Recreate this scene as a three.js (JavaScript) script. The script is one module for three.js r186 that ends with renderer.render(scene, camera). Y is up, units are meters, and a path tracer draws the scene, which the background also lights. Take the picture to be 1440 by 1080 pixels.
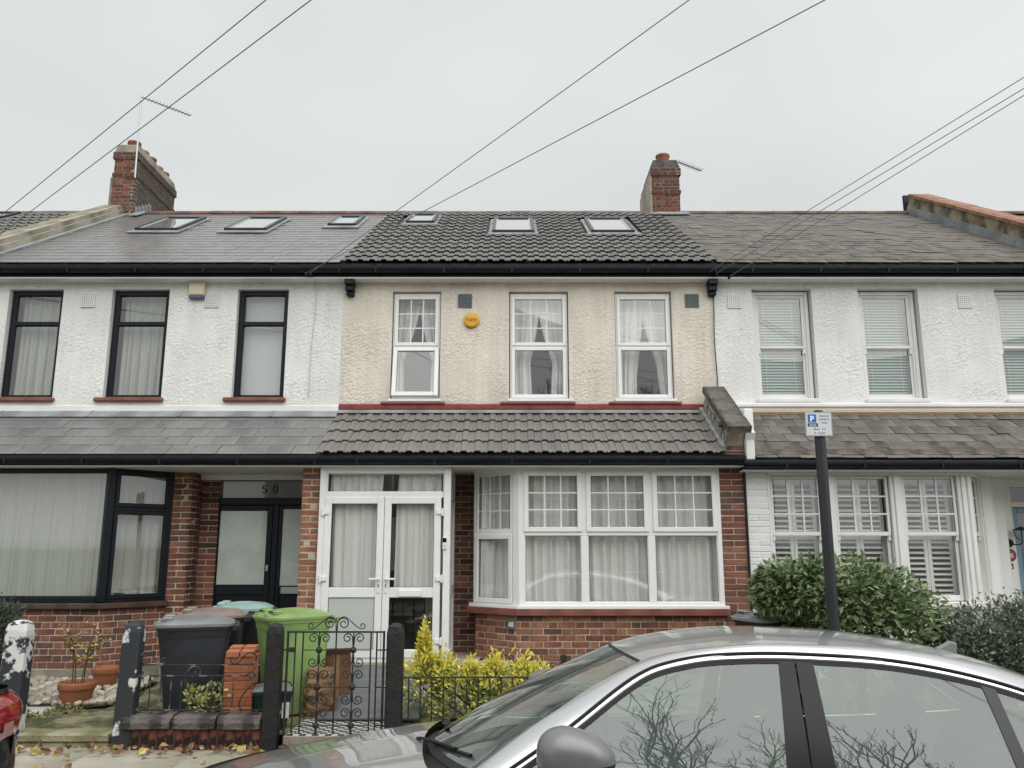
import * as THREE from 'three';
import { SimplexNoise } from 'three/addons/math/SimplexNoise.js';
import { FontLoader } from 'three/addons/loaders/FontLoader.js';
import { TextGeometry } from 'three/addons/geometries/TextGeometry.js';

// ------------------------------------------------------------------ camera, sky, sun, exposure
const scene = new THREE.Scene();
const D2R = Math.PI / 180;
const camera = new THREE.PerspectiveCamera(49.926, 4 / 3, 0.1, 2000);
camera.position.set(0, 1.9, 0);
camera.rotation.set(11.215 * D2R, 0, 0);
scene.add(camera);
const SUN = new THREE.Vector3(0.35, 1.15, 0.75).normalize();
function skyTexture() {
  const W = 512, H = 256, d = new Float32Array(W * H * 4);
  const sn = new SimplexNoise({ random: rng(5) });
  for (let j = 0; j < H; j++) for (let i = 0; i < W; i++) {
    const el = ((j + 0.5) / H - 0.5) * Math.PI, az = ((i + 0.5) / W - 0.5) * 2 * Math.PI;
    const x = Math.cos(el) * Math.cos(az), z = Math.cos(el) * Math.sin(az), y = Math.sin(el);
    const cosA = x * SUN.x + y * SUN.y + z * SUN.z;
    const a = Math.acos(Math.min(1, Math.max(-1, cosA)));
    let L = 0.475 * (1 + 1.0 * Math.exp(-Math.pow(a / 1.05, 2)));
    const s = Math.max(y, 0);
    const n = sn.noise3d(x * 1.6, s * 4, z * 1.6) * 0.6 + sn.noise3d(x * 4 + 3, s * 9, z * 4) * 0.3;
    L *= 1 + 0.085 * n;
    L *= 1 + 0.10 * Math.exp(-s * 7);
    const k = y < 0 ? 0.35 : 1, o = (j * W + i) * 4;
    d[o] = L * 0.965 * k; d[o + 1] = L * 0.998 * k; d[o + 2] = L * 1.0 * k; d[o + 3] = 1;
  }
  const t = new THREE.DataTexture(d, W, H, THREE.RGBAFormat, THREE.FloatType);
  t.mapping = THREE.EquirectangularReflectionMapping;
  t.magFilter = t.minFilter = THREE.LinearFilter; t.wrapS = THREE.RepeatWrapping; t.needsUpdate = true;
  return t;
}
function rng(s) { return () => { s |= 0; s = s + 0x6D2B79F5 | 0; let t = Math.imul(s ^ s >>> 15, 1 | s); t = t + Math.imul(t ^ t >>> 7, 61 | t) ^ t; return ((t ^ t >>> 14) >>> 0) / 4294967296; }; }
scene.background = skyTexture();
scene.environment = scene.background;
const sun = new THREE.DirectionalLight(new THREE.Color(1, 0.97, 0.93), 1.5);
sun.position.copy(SUN).multiplyScalar(40); sun.target.position.set(0, 3, -10);
sun.position.add(sun.target.position);
sun.castShadow = true; sun.shadow.radius = 160;
sun.shadow.mapSize.set(2048, 2048);
Object.assign(sun.shadow.camera, { left: -18, right: 18, top: 18, bottom: -18, near: 1, far: 90 });
scene.add(sun); scene.add(sun.target);
const renderer = new THREE.WebGLRenderer({ antialias: true });
renderer.toneMapping = THREE.LinearToneMapping;
renderer.toneMappingExposure = 1.46;
renderer.shadowMap.enabled = true;

const FONT = await new FontLoader().loadAsync('fonts/droid/droid_sans_regular.typeface.json');

// ------------------------------------------------------------------ helpers
const R = rng(77);
const rr = (a, b, f = R) => a + (b - a) * f();
const SX = new SimplexNoise({ random: rng(11) });
const lerp = (a, b, t) => a + (b - a) * t;
const clamp = (x, a = 0, b = 1) => Math.min(b, Math.max(a, x));
const used = new Map();
function numbered(n) { const k = used.get(n) || 0; used.set(n, k + 1); return k ? `${n}_${String(k).padStart(3, '0')}` : n; }
function tag(o, label, category, group, kind) {
  if (label) o.userData.label = label;
  if (category) o.userData.category = category;
  if (group) o.userData.group = group;
  if (kind) o.userData.kind = kind;
  return o;
}
const ORG = new Map();
function thing(name, label, category, pos = [0, 0, 0], group, world = false) {
  const o = new THREE.Group(); o.name = numbered(name); o.position.set(...pos); scene.add(o);
  if (world) ORG.set(o, pos);
  return tag(o, label, category, group);
}
function copyOf(src, label, pos, turn = 0) {
  const c = src.clone(); c.name = numbered(src.name.replace(/_\d{3}$/, '')); c.userData = { ...src.userData, label };
  c.position.set(...pos); c.rotation.y = turn; scene.add(c); return c;
}
function orgOf(o) { while (o && o !== scene) { if (ORG.has(o)) return ORG.get(o); o = o.parent; } return null; }
let CUR = null;
function withM(m, fn) { const k = CUR; CUR = k ? k.clone().multiply(m) : m; fn(); CUR = k; }
function fix(g) {                                   // plain, unindexed geometry with uv in metres
  const keep = g.userData.keep;
  let q = g.index ? g.toNonIndexed() : g;
  for (const k of Object.keys(q.attributes)) if (!['position', 'normal', 'uv'].includes(k)) q.deleteAttribute(k);
  if (!q.attributes.normal) q.computeVertexNormals();
  if (!keep || !q.attributes.uv) triUV(q);
  q.userData = { keep: true }; return q;
}
function triUV(g) {
  const p = g.attributes.position, n = p.count, uv = new Float32Array(n * 2);
  const a = new THREE.Vector3(), b = new THREE.Vector3(), c = new THREE.Vector3();
  for (let i = 0; i < n; i += 3) {
    a.fromBufferAttribute(p, i); b.fromBufferAttribute(p, i + 1); c.fromBufferAttribute(p, i + 2);
    const nn = b.clone().sub(a).cross(c.clone().sub(a)); const ax = Math.abs(nn.x), ay = Math.abs(nn.y), az = Math.abs(nn.z);
    [a, b, c].forEach((v, k) => {
      const [u, w] = ay >= ax && ay >= az ? [v.x, v.z] : ax >= az ? [v.z, v.y] : [v.x, v.y];
      uv[(i + k) * 2] = u; uv[(i + k) * 2 + 1] = w;
    });
  }
  g.setAttribute('uv', new THREE.BufferAttribute(uv, 2));
}
function mg(list) {
  const L = list.filter(Boolean).map(fix); let n = 0; L.forEach(g => n += g.attributes.position.count);
  const P = new Float32Array(n * 3), N = new Float32Array(n * 3), U = new Float32Array(n * 2); let o = 0;
  for (const g of L) { P.set(g.attributes.position.array, o * 3); N.set(g.attributes.normal.array, o * 3); U.set(g.attributes.uv.array, o * 2); o += g.attributes.position.count; }
  const g = new THREE.BufferGeometry();
  g.setAttribute('position', new THREE.BufferAttribute(P, 3)); g.setAttribute('normal', new THREE.BufferAttribute(N, 3)); g.setAttribute('uv', new THREE.BufferAttribute(U, 2));
  g.userData = { keep: true }; return g;
}
function P(parent, name, geo, mat, opt = {}) {
  let g = Array.isArray(geo) ? mg(geo) : (geo.index || !geo.userData.keep ? (geo.userData.idx ? geo : fix(geo)) : geo);
  if (CUR) g.applyMatrix4(CUR);
  const o = orgOf(parent); if (o) g.translate(-o[0], -o[1], -o[2]);
  const m = new THREE.Mesh(g, mat); m.castShadow = m.receiveShadow = true;
  m.name = parent === scene ? numbered(name) : name;
  if (opt.label) m.userData.label = opt.label;
  if (opt.kind) m.userData.kind = opt.kind;
  parent.add(m); return m;
}
function B(x0, x1, y0, y1, z0, z1, c = 0.004) {     // chamfered box between limits
  const h = [Math.abs(x1 - x0) / 2, Math.abs(y1 - y0) / 2, Math.abs(z1 - z0) / 2], m = [(x0 + x1) / 2, (y0 + y1) / 2, (z0 + z1) / 2];
  c = Math.min(c, h[0] * 0.45, h[1] * 0.45, h[2] * 0.45);
  const out = [];
  const tri = (a, b, d) => {
    const u = [b[0] - a[0], b[1] - a[1], b[2] - a[2]], v = [d[0] - a[0], d[1] - a[1], d[2] - a[2]];
    const n = [u[1] * v[2] - u[2] * v[1], u[2] * v[0] - u[0] * v[2], u[0] * v[1] - u[1] * v[0]];
    const s = n[0] * (a[0] + b[0] + d[0]) + n[1] * (a[1] + b[1] + d[1]) + n[2] * (a[2] + b[2] + d[2]);
    for (const p of s > 0 ? [a, b, d] : [a, d, b]) out.push(p[0] + m[0], p[1] + m[1], p[2] + m[2]);
  };
  const V = (a, sa, b, vb, e, ve) => { const p = [0, 0, 0]; p[a] = sa; p[b] = vb; p[e] = ve; return p; };
  for (let a = 0; a < 3; a++) {
    const b = (a + 1) % 3, e = (a + 2) % 3;
    for (const s of [-1, 1]) {
      const q = [[-1, -1], [1, -1], [1, 1], [-1, 1]].map(([i, j]) => V(a, s * h[a], b, i * (h[b] - c), e, j * (h[e] - c)));
      tri(q[0], q[1], q[2]); tri(q[0], q[2], q[3]);
    }
    if (c > 0) for (const sb of [-1, 1]) for (const se of [-1, 1]) {
      const q = [V(a, -(h[a] - c), b, sb * h[b], e, se * (h[e] - c)), V(a, h[a] - c, b, sb * h[b], e, se * (h[e] - c)), V(a, h[a] - c, b, sb * (h[b] - c), e, se * h[e]), V(a, -(h[a] - c), b, sb * (h[b] - c), e, se * h[e])];
      tri(q[0], q[1], q[2]); tri(q[0], q[2], q[3]);
    }
  }
  if (c > 0) for (const i of [-1, 1]) for (const j of [-1, 1]) for (const k of [-1, 1])
    tri([i * h[0], j * (h[1] - c), k * (h[2] - c)], [i * (h[0] - c), j * h[1], k * (h[2] - c)], [i * (h[0] - c), j * (h[1] - c), k * h[2]]);
  const g = new THREE.BufferGeometry(); g.setAttribute('position', new THREE.Float32BufferAttribute(out, 3)); g.computeVertexNormals();
  return g;
}
function xf(g, { t = [0, 0, 0], r = [0, 0, 0], s = [1, 1, 1] }) {
  g.applyMatrix4(new THREE.Matrix4().compose(new THREE.Vector3(...t), new THREE.Quaternion().setFromEuler(new THREE.Euler(...r)), new THREE.Vector3(...s))); return g;
}
function grid(nu, nv, fn, closeU = false) {         // smooth sheet fn(u,v) -> [x,y,z]
  const pos = [], uv = [], idx = []; let L = 0;
  for (let j = 0; j <= nv; j++) for (let i = 0; i <= nu; i++) { const p = fn(i / nu, j / nv); pos.push(p[0], p[1], p[2]); uv.push(p[3] ?? i / nu, p[4] ?? j / nv); }
  for (let j = 0; j < nv; j++) for (let i = 0; i < nu; i++) { const a = j * (nu + 1) + i, b = a + 1, c = a + nu + 1, d = c + 1; idx.push(a, b, d, a, d, c); }
  const g = new THREE.BufferGeometry(); g.setAttribute('position', new THREE.Float32BufferAttribute(pos, 3)); g.setAttribute('uv', new THREE.Float32BufferAttribute(uv, 2)); g.setIndex(idx); g.computeVertexNormals();
  if (closeU) { const n = g.attributes.normal; for (let j = 0; j <= nv; j++) { const a = j * (nu + 1), b = a + nu; const x = n.getX(a) + n.getX(b), y = n.getY(a) + n.getY(b), z = n.getZ(a) + n.getZ(b), l = Math.hypot(x, y, z) || 1; n.setXYZ(a, x / l, y / l, z / l); n.setXYZ(b, x / l, y / l, z / l); } }
  const q = g.toNonIndexed(); q.userData = { keep: false }; return q;
}
const V3 = (a) => new THREE.Vector3(...a);
function tube(pts, r, seg = 12, rad = 6, closed = false) { return new THREE.TubeGeometry(new THREE.CatmullRomCurve3(pts.map(V3), closed), seg, r, rad, closed); }
function bar(a, b, r, rad = 8) {                    // straight round bar
  const A = V3(a), Bv = V3(b), d = Bv.clone().sub(A), g = new THREE.CylinderGeometry(r, r, d.length(), rad);
  g.applyQuaternion(new THREE.Quaternion().setFromUnitVectors(new THREE.Vector3(0, 1, 0), d.normalize()));
  const m = A.add(Bv).multiplyScalar(0.5); g.translate(m.x, m.y, m.z); return g;
}
function sbar(a, b, w) { const g = bar(a, b, w / 2 * 1.414, 4); return g; }
function crv(pts) {                                 // smooth y(x) through points
  return (x) => {
    const n = pts.length; if (x <= pts[0][0]) return pts[0][1]; if (x >= pts[n - 1][0]) return pts[n - 1][1];
    let i = 0; while (x > pts[i + 1][0]) i++;
    const sl = (a, b) => (pts[b][1] - pts[a][1]) / (pts[b][0] - pts[a][0]);
    const m0 = i > 0 ? (pts[i + 1][1] - pts[i - 1][1]) / (pts[i + 1][0] - pts[i - 1][0]) : sl(0, 1);
    const m1 = i < n - 2 ? (pts[i + 2][1] - pts[i][1]) / (pts[i + 2][0] - pts[i][0]) : sl(n - 2, n - 1);
    const h = pts[i + 1][0] - pts[i][0], t = (x - pts[i][0]) / h, t2 = t * t, t3 = t2 * t;
    return (2 * t3 - 3 * t2 + 1) * pts[i][1] + (t3 - 2 * t2 + t) * h * m0 + (-2 * t3 + 3 * t2) * pts[i + 1][1] + (t3 - t2) * h * m1;
  };
}

// ------------------------------------------------------------------ textures and materials
function tileNoise(N, cells, seed) {                // tileable value noise
  const f = rng(seed), g = new Float32Array(cells * cells).map(() => f());
  const o = new Float32Array(N * N);
  for (let j = 0; j < N; j++) for (let i = 0; i < N; i++) {
    const x = i / N * cells, y = j / N * cells, xi = Math.floor(x), yi = Math.floor(y); let fx = x - xi, fy = y - yi;
    fx = fx * fx * (3 - 2 * fx); fy = fy * fy * (3 - 2 * fy);
    const G = (a, b) => g[((b + cells) % cells) * cells + ((a + cells) % cells)];
    o[j * N + i] = lerp(lerp(G(xi, yi), G(xi + 1, yi), fx), lerp(G(xi, yi + 1), G(xi + 1, yi + 1), fx), fy);
  }
  return o;
}
function streaks(N, cx, cy, seed) {                 // rain streaks: fine across, long down
  const f = rng(seed), g = new Float32Array(cx * cy).map(() => f()), o = new Float32Array(N * N);
  for (let j = 0; j < N; j++) for (let i = 0; i < N; i++) { const x = i / N * cx, y = j / N * cy, xi = Math.floor(x), yi = Math.floor(y), fx = x - xi, fy = y - yi, G = (a, b) => g[(b % cy) * cx + (a % cx)]; o[j * N + i] = lerp(lerp(G(xi, yi), G(xi + 1, yi), fx), lerp(G(xi, yi + 1), G(xi + 1, yi + 1), fx), fy * fy * (3 - 2 * fy)); }
  return o;
}
function fbm(N, cells, oct, seed, gain = 0.55) {
  const o = new Float32Array(N * N); let a = 1, s = 0;
  for (let k = 0; k < oct; k++) { const n = tileNoise(N, cells << k, seed + k * 13); for (let i = 0; i < o.length; i++) o[i] += a * n[i]; s += a; a *= gain; }
  for (let i = 0; i < o.length; i++) o[i] /= s; return o;
}
const NF = {
  soft: fbm(512, 4, 6, 21, 0.6), grain: fbm(512, 48, 4, 51, 0.8), stain: fbm(512, 3, 5, 91, 0.5), fine: fbm(256, 24, 3, 7, 0.9),
};
{ const a = fbm(512, 4, 6, 131, 0.62), b = streaks(512, 70, 5, 33), c = streaks(512, 23, 3, 39); NF.wall = a.map((v, i) => 0.55 * v + 0.2 * b[i] + 0.25 * c[i]); }
const texCache = new Map();
function greyTex(kind, lo, hi, scale, contrast = 1, tint = [1, 1, 1], mid = 0.5) {
  const key = [kind, lo, hi, scale, contrast, tint, mid].join(); if (texCache.has(key)) return texCache.get(key);
  const f = NF[kind], N = Math.sqrt(f.length), d = new Uint8Array(N * N * 4);
  for (let i = 0; i < N * N; i++) {
    const v = clamp((f[i] - mid) * 2.2 * contrast + 0.5), k = lerp(lo, hi, v);
    for (let c = 0; c < 3; c++) d[i * 4 + c] = 255 * clamp(lerp(k * tint[c], k, v)); d[i * 4 + 3] = 255;
  }
  const t = new THREE.DataTexture(d, N, N, THREE.RGBAFormat); t.wrapS = t.wrapT = THREE.RepeatWrapping; t.magFilter = THREE.LinearFilter; t.minFilter = THREE.LinearMipmapLinearFilter; t.generateMipmaps = true;
  t.repeat.set(1 / scale, 1 / scale); t.needsUpdate = true; texCache.set(key, t); return t;
}
function mat(c, rough, o = {}) {
  const p = { color: new THREE.Color().setRGB(...c), roughness: rough, metalness: o.metal || 0, side: THREE.DoubleSide };
  if (o.map) p.map = greyTex(...o.map);
  if (o.bump) { p.bumpMap = greyTex(o.bump[0], 0, 1, o.bump[1], o.bump[3] || 1); p.bumpScale = o.bump[2]; }
  if (o.rmap) p.roughnessMap = greyTex(...o.rmap);
  const phys = o.coat !== undefined || o.trans !== undefined || o.ior;
  if (o.coat !== undefined) { p.clearcoat = o.coat; p.clearcoatRoughness = o.coatR ?? 0.05; }
  if (o.trans !== undefined) { p.transmission = o.trans; p.thickness = 0; }
  if (o.ior) p.ior = o.ior;
  return phys ? new THREE.MeshPhysicalMaterial(p) : new THREE.MeshStandardMaterial(p);
}
const M = {
  cream: mat([0.745, 0.69, 0.61], 0.9, { map: ['wall', 0.78, 1, 2.9, 1.1, [1, 0.985, 0.96]], bump: ['grain', 0.7, 0.003] }),
  white: mat([0.77, 0.775, 0.755], 0.85, { map: ['wall', 0.85, 1, 2.6, 1.1, [1, 0.995, 0.98]], bump: ['grain', 0.7, 0.003] }),
  whitePaint: mat([0.78, 0.785, 0.77], 0.6, { map: ['stain', 0.88, 1, 1.7], bump: ['soft', 0.5, 0.002] }),
  upvc: mat([0.80, 0.805, 0.80], 0.28, { map: ['soft', 0.95, 1, 0.9] }),
  timber: mat([0.76, 0.76, 0.735], 0.45, { map: ['soft', 0.9, 1, 0.8] }),
  navy: mat([0.007, 0.010, 0.015], 0.38, { map: ['soft', 0.7, 1, 0.6], ior: 1.33 }),
  navyOld: mat([0.006, 0.009, 0.014], 0.42, { ior: 1.33, map: ['stain', 0.6, 1, 0.5], bump: ['soft', 0.3, 0.002] }),
  redPaint: mat([0.27, 0.045, 0.035], 0.55, { map: ['stain', 0.55, 1, 0.5], bump: ['soft', 0.3, 0.002] }),
  sillRed: mat([0.24, 0.085, 0.06], 0.55, { map: ['stain', 0.6, 1, 0.4], bump: ['soft', 0.3, 0.002] }),
  sillBrown: mat([0.075, 0.04, 0.034], 0.5, { map: ['stain', 0.5, 1, 0.4] }),
  lead: mat([0.27, 0.285, 0.295], 0.55, { map: ['stain', 0.6, 1, 0.8], bump: ['soft', 0.4, 0.004] }),
  concrete: mat([0.36, 0.33, 0.275], 0.9, { map: ['stain', 0.5, 1, 0.9, 1.2, [1, 1, 0.85]], bump: ['soft', 0.25, 0.006] }),
  darkStone: mat([0.13, 0.115, 0.10], 0.9, { map: ['stain', 0.4, 1, 0.35, 1.3], bump: ['soft', 0.2, 0.006] }),
  mortar: mat([0.60, 0.52, 0.41], 0.95, { map: ['soft', 0.7, 1, 0.5], bump: ['grain', 0.25, 0.003] }),
  mortarDark: mat([0.34, 0.30, 0.25], 0.95, { map: ['soft', 0.6, 1, 0.5], bump: ['grain', 0.25, 0.003] }),
  room: mat([0.34, 0.32, 0.29], 0.9), roomCream: mat([0.62, 0.54, 0.38], 0.9), floorDark: mat([0.12, 0.09, 0.06], 0.6),
  glass: mat([0.95, 0.97, 0.96], 0.0, { trans: 1, ior: 2.1 }),
  glassDark: mat([0.55, 0.6, 0.58], 0.0, { trans: 1, ior: 1.75 }),
  frosted: mat([0.50, 0.56, 0.51], 0.25, { map: ['soft', 0.85, 1, 0.6], coat: 1, coatR: 0.02 }),
  panelGrey: mat([0.50, 0.53, 0.50], 0.35, { coat: 0.8, coatR: 0.05 }),
  net: mat([0.79, 0.79, 0.765], 0.95, { trans: 0.06, map: ['fine', 0.92, 1, 0.25] }),
  sheer: mat([0.44, 0.45, 0.40], 0.95, { trans: 0.05, map: ['fine', 0.9, 1, 0.25] }),
  blindGrey: mat([0.50, 0.51, 0.50], 0.8), blindSlat: mat([0.44, 0.53, 0.485], 0.5),
  chrome: mat([0.82, 0.83, 0.84], 0.14, { metal: 1 }), steel: mat([0.45, 0.46, 0.47], 0.35, { metal: 1 }), alu: mat([0.5, 0.51, 0.52], 0.45, { metal: 0.8 }),
  iron: mat([0.012, 0.013, 0.014], 0.42, { bump: ['fine', 0.1, 0.0015] }),
  ironWorn: mat([0.20, 0.20, 0.19], 0.6, { map: ['soft', 0.10, 1, 0.3, 3.5, [1, 1, 1], 0.58], bump: ['fine', 0.1, 0.002] }),
  rubber: mat([0.012, 0.012, 0.013], 0.75), blackGloss: mat([0.010, 0.010, 0.012], 0.16, { ior: 1.36 }),
};

// ------------------------------------------------------------------ ground, road, pavement
function sheet(x0, x1, z0, z1, y, nx, nz, f) { return grid(nx, nz, (u, v) => { const x = lerp(x0, x1, u), z = lerp(z0, z1, v); return [x, y + (f ? f(x, z) : 0), z]; }); }
const structure = (name, geo, m) => tag(P(scene, name, geo, m), null, null, null, 'structure');
structure('ground', sheet(-900, 900, 900, -900, -0.06, 1, 1), mat([0.12, 0.13, 0.10], 0.95));
structure('road', sheet(-80, 80, 2.2, -5.6, 0, 160, 12, (x, z) => 0.01 * SX.noise(x * 0.3, z * 0.3) - 0.03 * Math.pow(Math.abs(z + 1.7) / 3.9, 2)), mat([0.075, 0.075, 0.076], 0.85, { map: ['soft', 0.7, 1, 1.3], bump: ['grain', 0.3, 0.004] }));
{
  const kerbM = mat([0.30, 0.29, 0.27], 0.85, { map: ['stain', 0.6, 1, 0.8], bump: ['grain', 0.3, 0.002] });
  for (const [za, zb, far] of [[-5.6, -5.73, 0], [2.33, 2.2, 1]]) {
    const g = []; for (let x = far ? -20 : -9; x < (far ? 20 : 9); x += 0.92) g.push(B(x + 0.004, x + 0.914, -0.15, 0.118 + rr(-0.003, 0.003), za, zb, 0.012));
    const k = structure('kerb', mg([B(-60, 60, -0.2, 0.02, za - 0.005, zb + 0.005, 0)]), M.mortarDark);
    g.forEach(q => P(k, 'kerb_stone', q, kerbM));
  }
  const pv = structure('pavement', sheet(-60, 60, -5.73, -8.02, 0.095, 1, 1), mat([0.19, 0.18, 0.14], 0.95, { map: ['soft', 0.6, 1, 0.7] }));
  const slabs = [0, 1, 2, 3].map(i => mat([[0.40, 0.375, 0.31], [0.37, 0.35, 0.285], [0.42, 0.395, 0.335], [0.35, 0.335, 0.26]][i], 0.9, { map: ['stain', 0.66, 1, 1.1 + i * 0.2, 1.1, [1, 1, 0.88]], bump: ['grain', 0.35, 0.003] }));
  for (let r = 0; r < 3; r++) for (let i = 0; i < 22; i++) {
    const w = 0.762, x = -7.8 + (i + (r % 2) * 0.5) * (0.9 + 0.008), z = -5.74 - r * (w + 0.006);
    const s = P(pv, 'paving_slab', B(-0.45, 0.45, -0.03, 0, -w / 2, w / 2, 0.005), slabs[Math.floor(R() * 4)]);
    s.position.set(x, 0.12 + rr(-0.003, 0.003), z - w / 2); s.rotation.set(rr(-0.004, 0.004), 0, rr(-0.003, 0.003));
  }
  structure('opposite_pavement', B(-60, 60, -0.2, 0.1, 2.34, 7.6, 0), M.concrete);
}
const gardenY = (z) => 0.232 + clamp((-z - 8.0) / 2.4) * 0.09;
const mossy = mat([0.235, 0.225, 0.135], 0.95, { map: ['soft', 0.30, 1, 0.7, 1.7, [0.95, 1, 0.72]], bump: ['soft', 0.22, 0.012] });
structure('front_garden', sheet(-12, 12, -8.02, -11.4, 0, 120, 24, (x, z) => gardenY(z) - 0.012 + 0.008 * SX.noise(x * 1.3, z * 1.3)), mossy);
{
  const e = structure('garden_step', B(-5.6, -3.66, -0.05, 0.115, -8.05, -8.02, 0), M.mortarDark);
  const sm = mat([0.34, 0.315, 0.21], 0.92, { map: ['stain', 0.5, 1, 0.5, 1.2, [1, 1, 0.75]], bump: ['soft', 0.2, 0.008] });
  for (const [a, b] of [[-5.6, -4.62], [-4.61, -3.66]]) P(e, 'edging_slab', B(a, b, 0.165, 0.236, -8.22, -7.97, 0.012), sm);
  let x = -5.6; while (x < -3.75) { const w = rr(0.2, 0.42); P(e, 'edging_stone', B(x, Math.min(x + w, -3.66), 0.06, 0.163, -8.2, -7.995 + rr(-0.006, 0.004), 0.012), sm); x += w + 0.008; }
}

// ------------------------------------------------------------------ pieces (bricks, tiles, slates)
class Pieces {
  constructor(root, name, limit = 300) { Object.assign(this, { root, name, limit, list: [] }); }
  add(parent, geo, m, mx) { const p = new THREE.Vector3().setFromMatrixPosition(mx); this.list.push({ parent, geo, m, mx, d: p.distanceTo(camera.position) }); }
  flush() {
    this.list.sort((a, b) => a.d - b.d); const o = ORG.get(this.root);
    this.list.slice(0, this.limit).forEach(q => {
      const me = new THREE.Mesh(q.geo, q.m); me.name = this.name; q.mx.decompose(me.position, me.quaternion, me.scale);
      me.position.x -= o[0]; me.position.y -= o[1]; me.position.z -= o[2]; me.castShadow = me.receiveShadow = true; q.parent.add(me);
    });
    const rest = this.list.slice(this.limit); if (!rest.length) return;
    const ref = rest[0].m.clone(); ref.color.setRGB(1, 1, 1); ref.vertexColors = true; ref.map = null;
    let n = 0; rest.forEach(q => n += q.geo.attributes.position.count);
    const Pp = new Float32Array(n * 3), Nn = new Float32Array(n * 3), U = new Float32Array(n * 2), C = new Float32Array(n * 3); let k = 0;
    for (const q of rest) {
      const g = q.geo.clone().applyMatrix4(q.mx); g.translate(-o[0], -o[1], -o[2]); const c = q.m.color; const m = g.attributes.position.count;
      Pp.set(g.attributes.position.array, k * 3); Nn.set(g.attributes.normal.array, k * 3); U.set(g.attributes.uv.array, k * 2);
      for (let i = 0; i < m; i++) { C[(k + i) * 3] = c.r * 0.86; C[(k + i) * 3 + 1] = c.g * 0.86; C[(k + i) * 3 + 2] = c.b * 0.86; } k += m;
    }
    const g = new THREE.BufferGeometry(); g.setAttribute('position', new THREE.BufferAttribute(Pp, 3)); g.setAttribute('normal', new THREE.BufferAttribute(Nn, 3)); g.setAttribute('uv', new THREE.BufferAttribute(U, 2)); g.setAttribute('color', new THREE.BufferAttribute(C, 3));
    const me = new THREE.Mesh(g, ref); me.name = this.name; me.userData.kind = 'stuff'; me.castShadow = me.receiveShadow = true; this.root.add(me);
  }
}
const jit = (g, a) => { const p = g.attributes.position; for (let i = 0; i < p.count; i++) { const h = (k) => SX.noise(p.getX(i) * 37 + k * 9.1, p.getY(i) * 41 + p.getZ(i) * 53 + k) * a; p.setXYZ(i, p.getX(i) + h(1), p.getY(i) + h(2), p.getZ(i) + h(3)); } g.computeVertexNormals(); return g; };
const BRICKS = { S: [], H: [] };
for (let v = 0; v < 5; v++) for (const [k, L] of [['S', 0.215], ['H', 0.1025]]) {
  const g = fix(xf(jit(xf(B(-L / 2, L / 2, -0.0325, 0.0325, -0.05, 0, 0.005), { t: [v, v * 2, 0] }), 0.0022), { t: [-v, -v * 2, 0] }));
  const u = g.attributes.uv; for (let i = 0; i < u.count; i++) u.setXY(i, u.getX(i) + v * 0.37, u.getY(i) + v * 0.61); BRICKS[k].push(g);
}
const bmat = (c) => mat(c, 0.9, { map: ['soft', 0.55, 1, 0.35, 1.2], bump: ['grain', 0.2, 0.003] });
const brickRed = [[0.28, 0.108, 0.073], [0.31, 0.128, 0.086], [0.25, 0.096, 0.067], [0.335, 0.152, 0.10], [0.165, 0.096, 0.076], [0.285, 0.118, 0.076], [0.20, 0.083, 0.063]].map(bmat);
const brickOrange = [[0.42, 0.19, 0.115], [0.39, 0.165, 0.10], [0.45, 0.215, 0.135], [0.36, 0.15, 0.093], [0.20, 0.13, 0.09], [0.41, 0.175, 0.105]].map(bmat);
const brickDark = [[0.155, 0.06, 0.044], [0.12, 0.052, 0.042], [0.20, 0.076, 0.05], [0.09, 0.048, 0.042], [0.235, 0.088, 0.052], [0.14, 0.058, 0.045]].map(bmat);  // dark brick tones: soot on the chimneys, plain darker bricks in the recesses
const brickGrey = [[0.085, 0.068, 0.058], [0.105, 0.08, 0.066], [0.07, 0.06, 0.053], [0.13, 0.085, 0.066]].map(bmat);
function segM(s) {
  const th = Math.atan2(-(s.b[1] - s.a[1]), s.b[0] - s.a[0]);
  return new THREE.Matrix4().compose(new THREE.Vector3(s.a[0], 0, s.a[1]), new THREE.Quaternion().setFromAxisAngle(new THREE.Vector3(0, 1, 0), th), new THREE.Vector3(1, 1, 1));
}
const segLen = (s) => Math.hypot(s.b[0] - s.a[0], s.b[1] - s.a[1]);
function mortarGeo(s) { return B(0.003, segLen(s) - 0.003, s.y0, s.y1, -(s.t || 0.1), -0.007, 0).applyMatrix4(segM(s)); }
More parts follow.
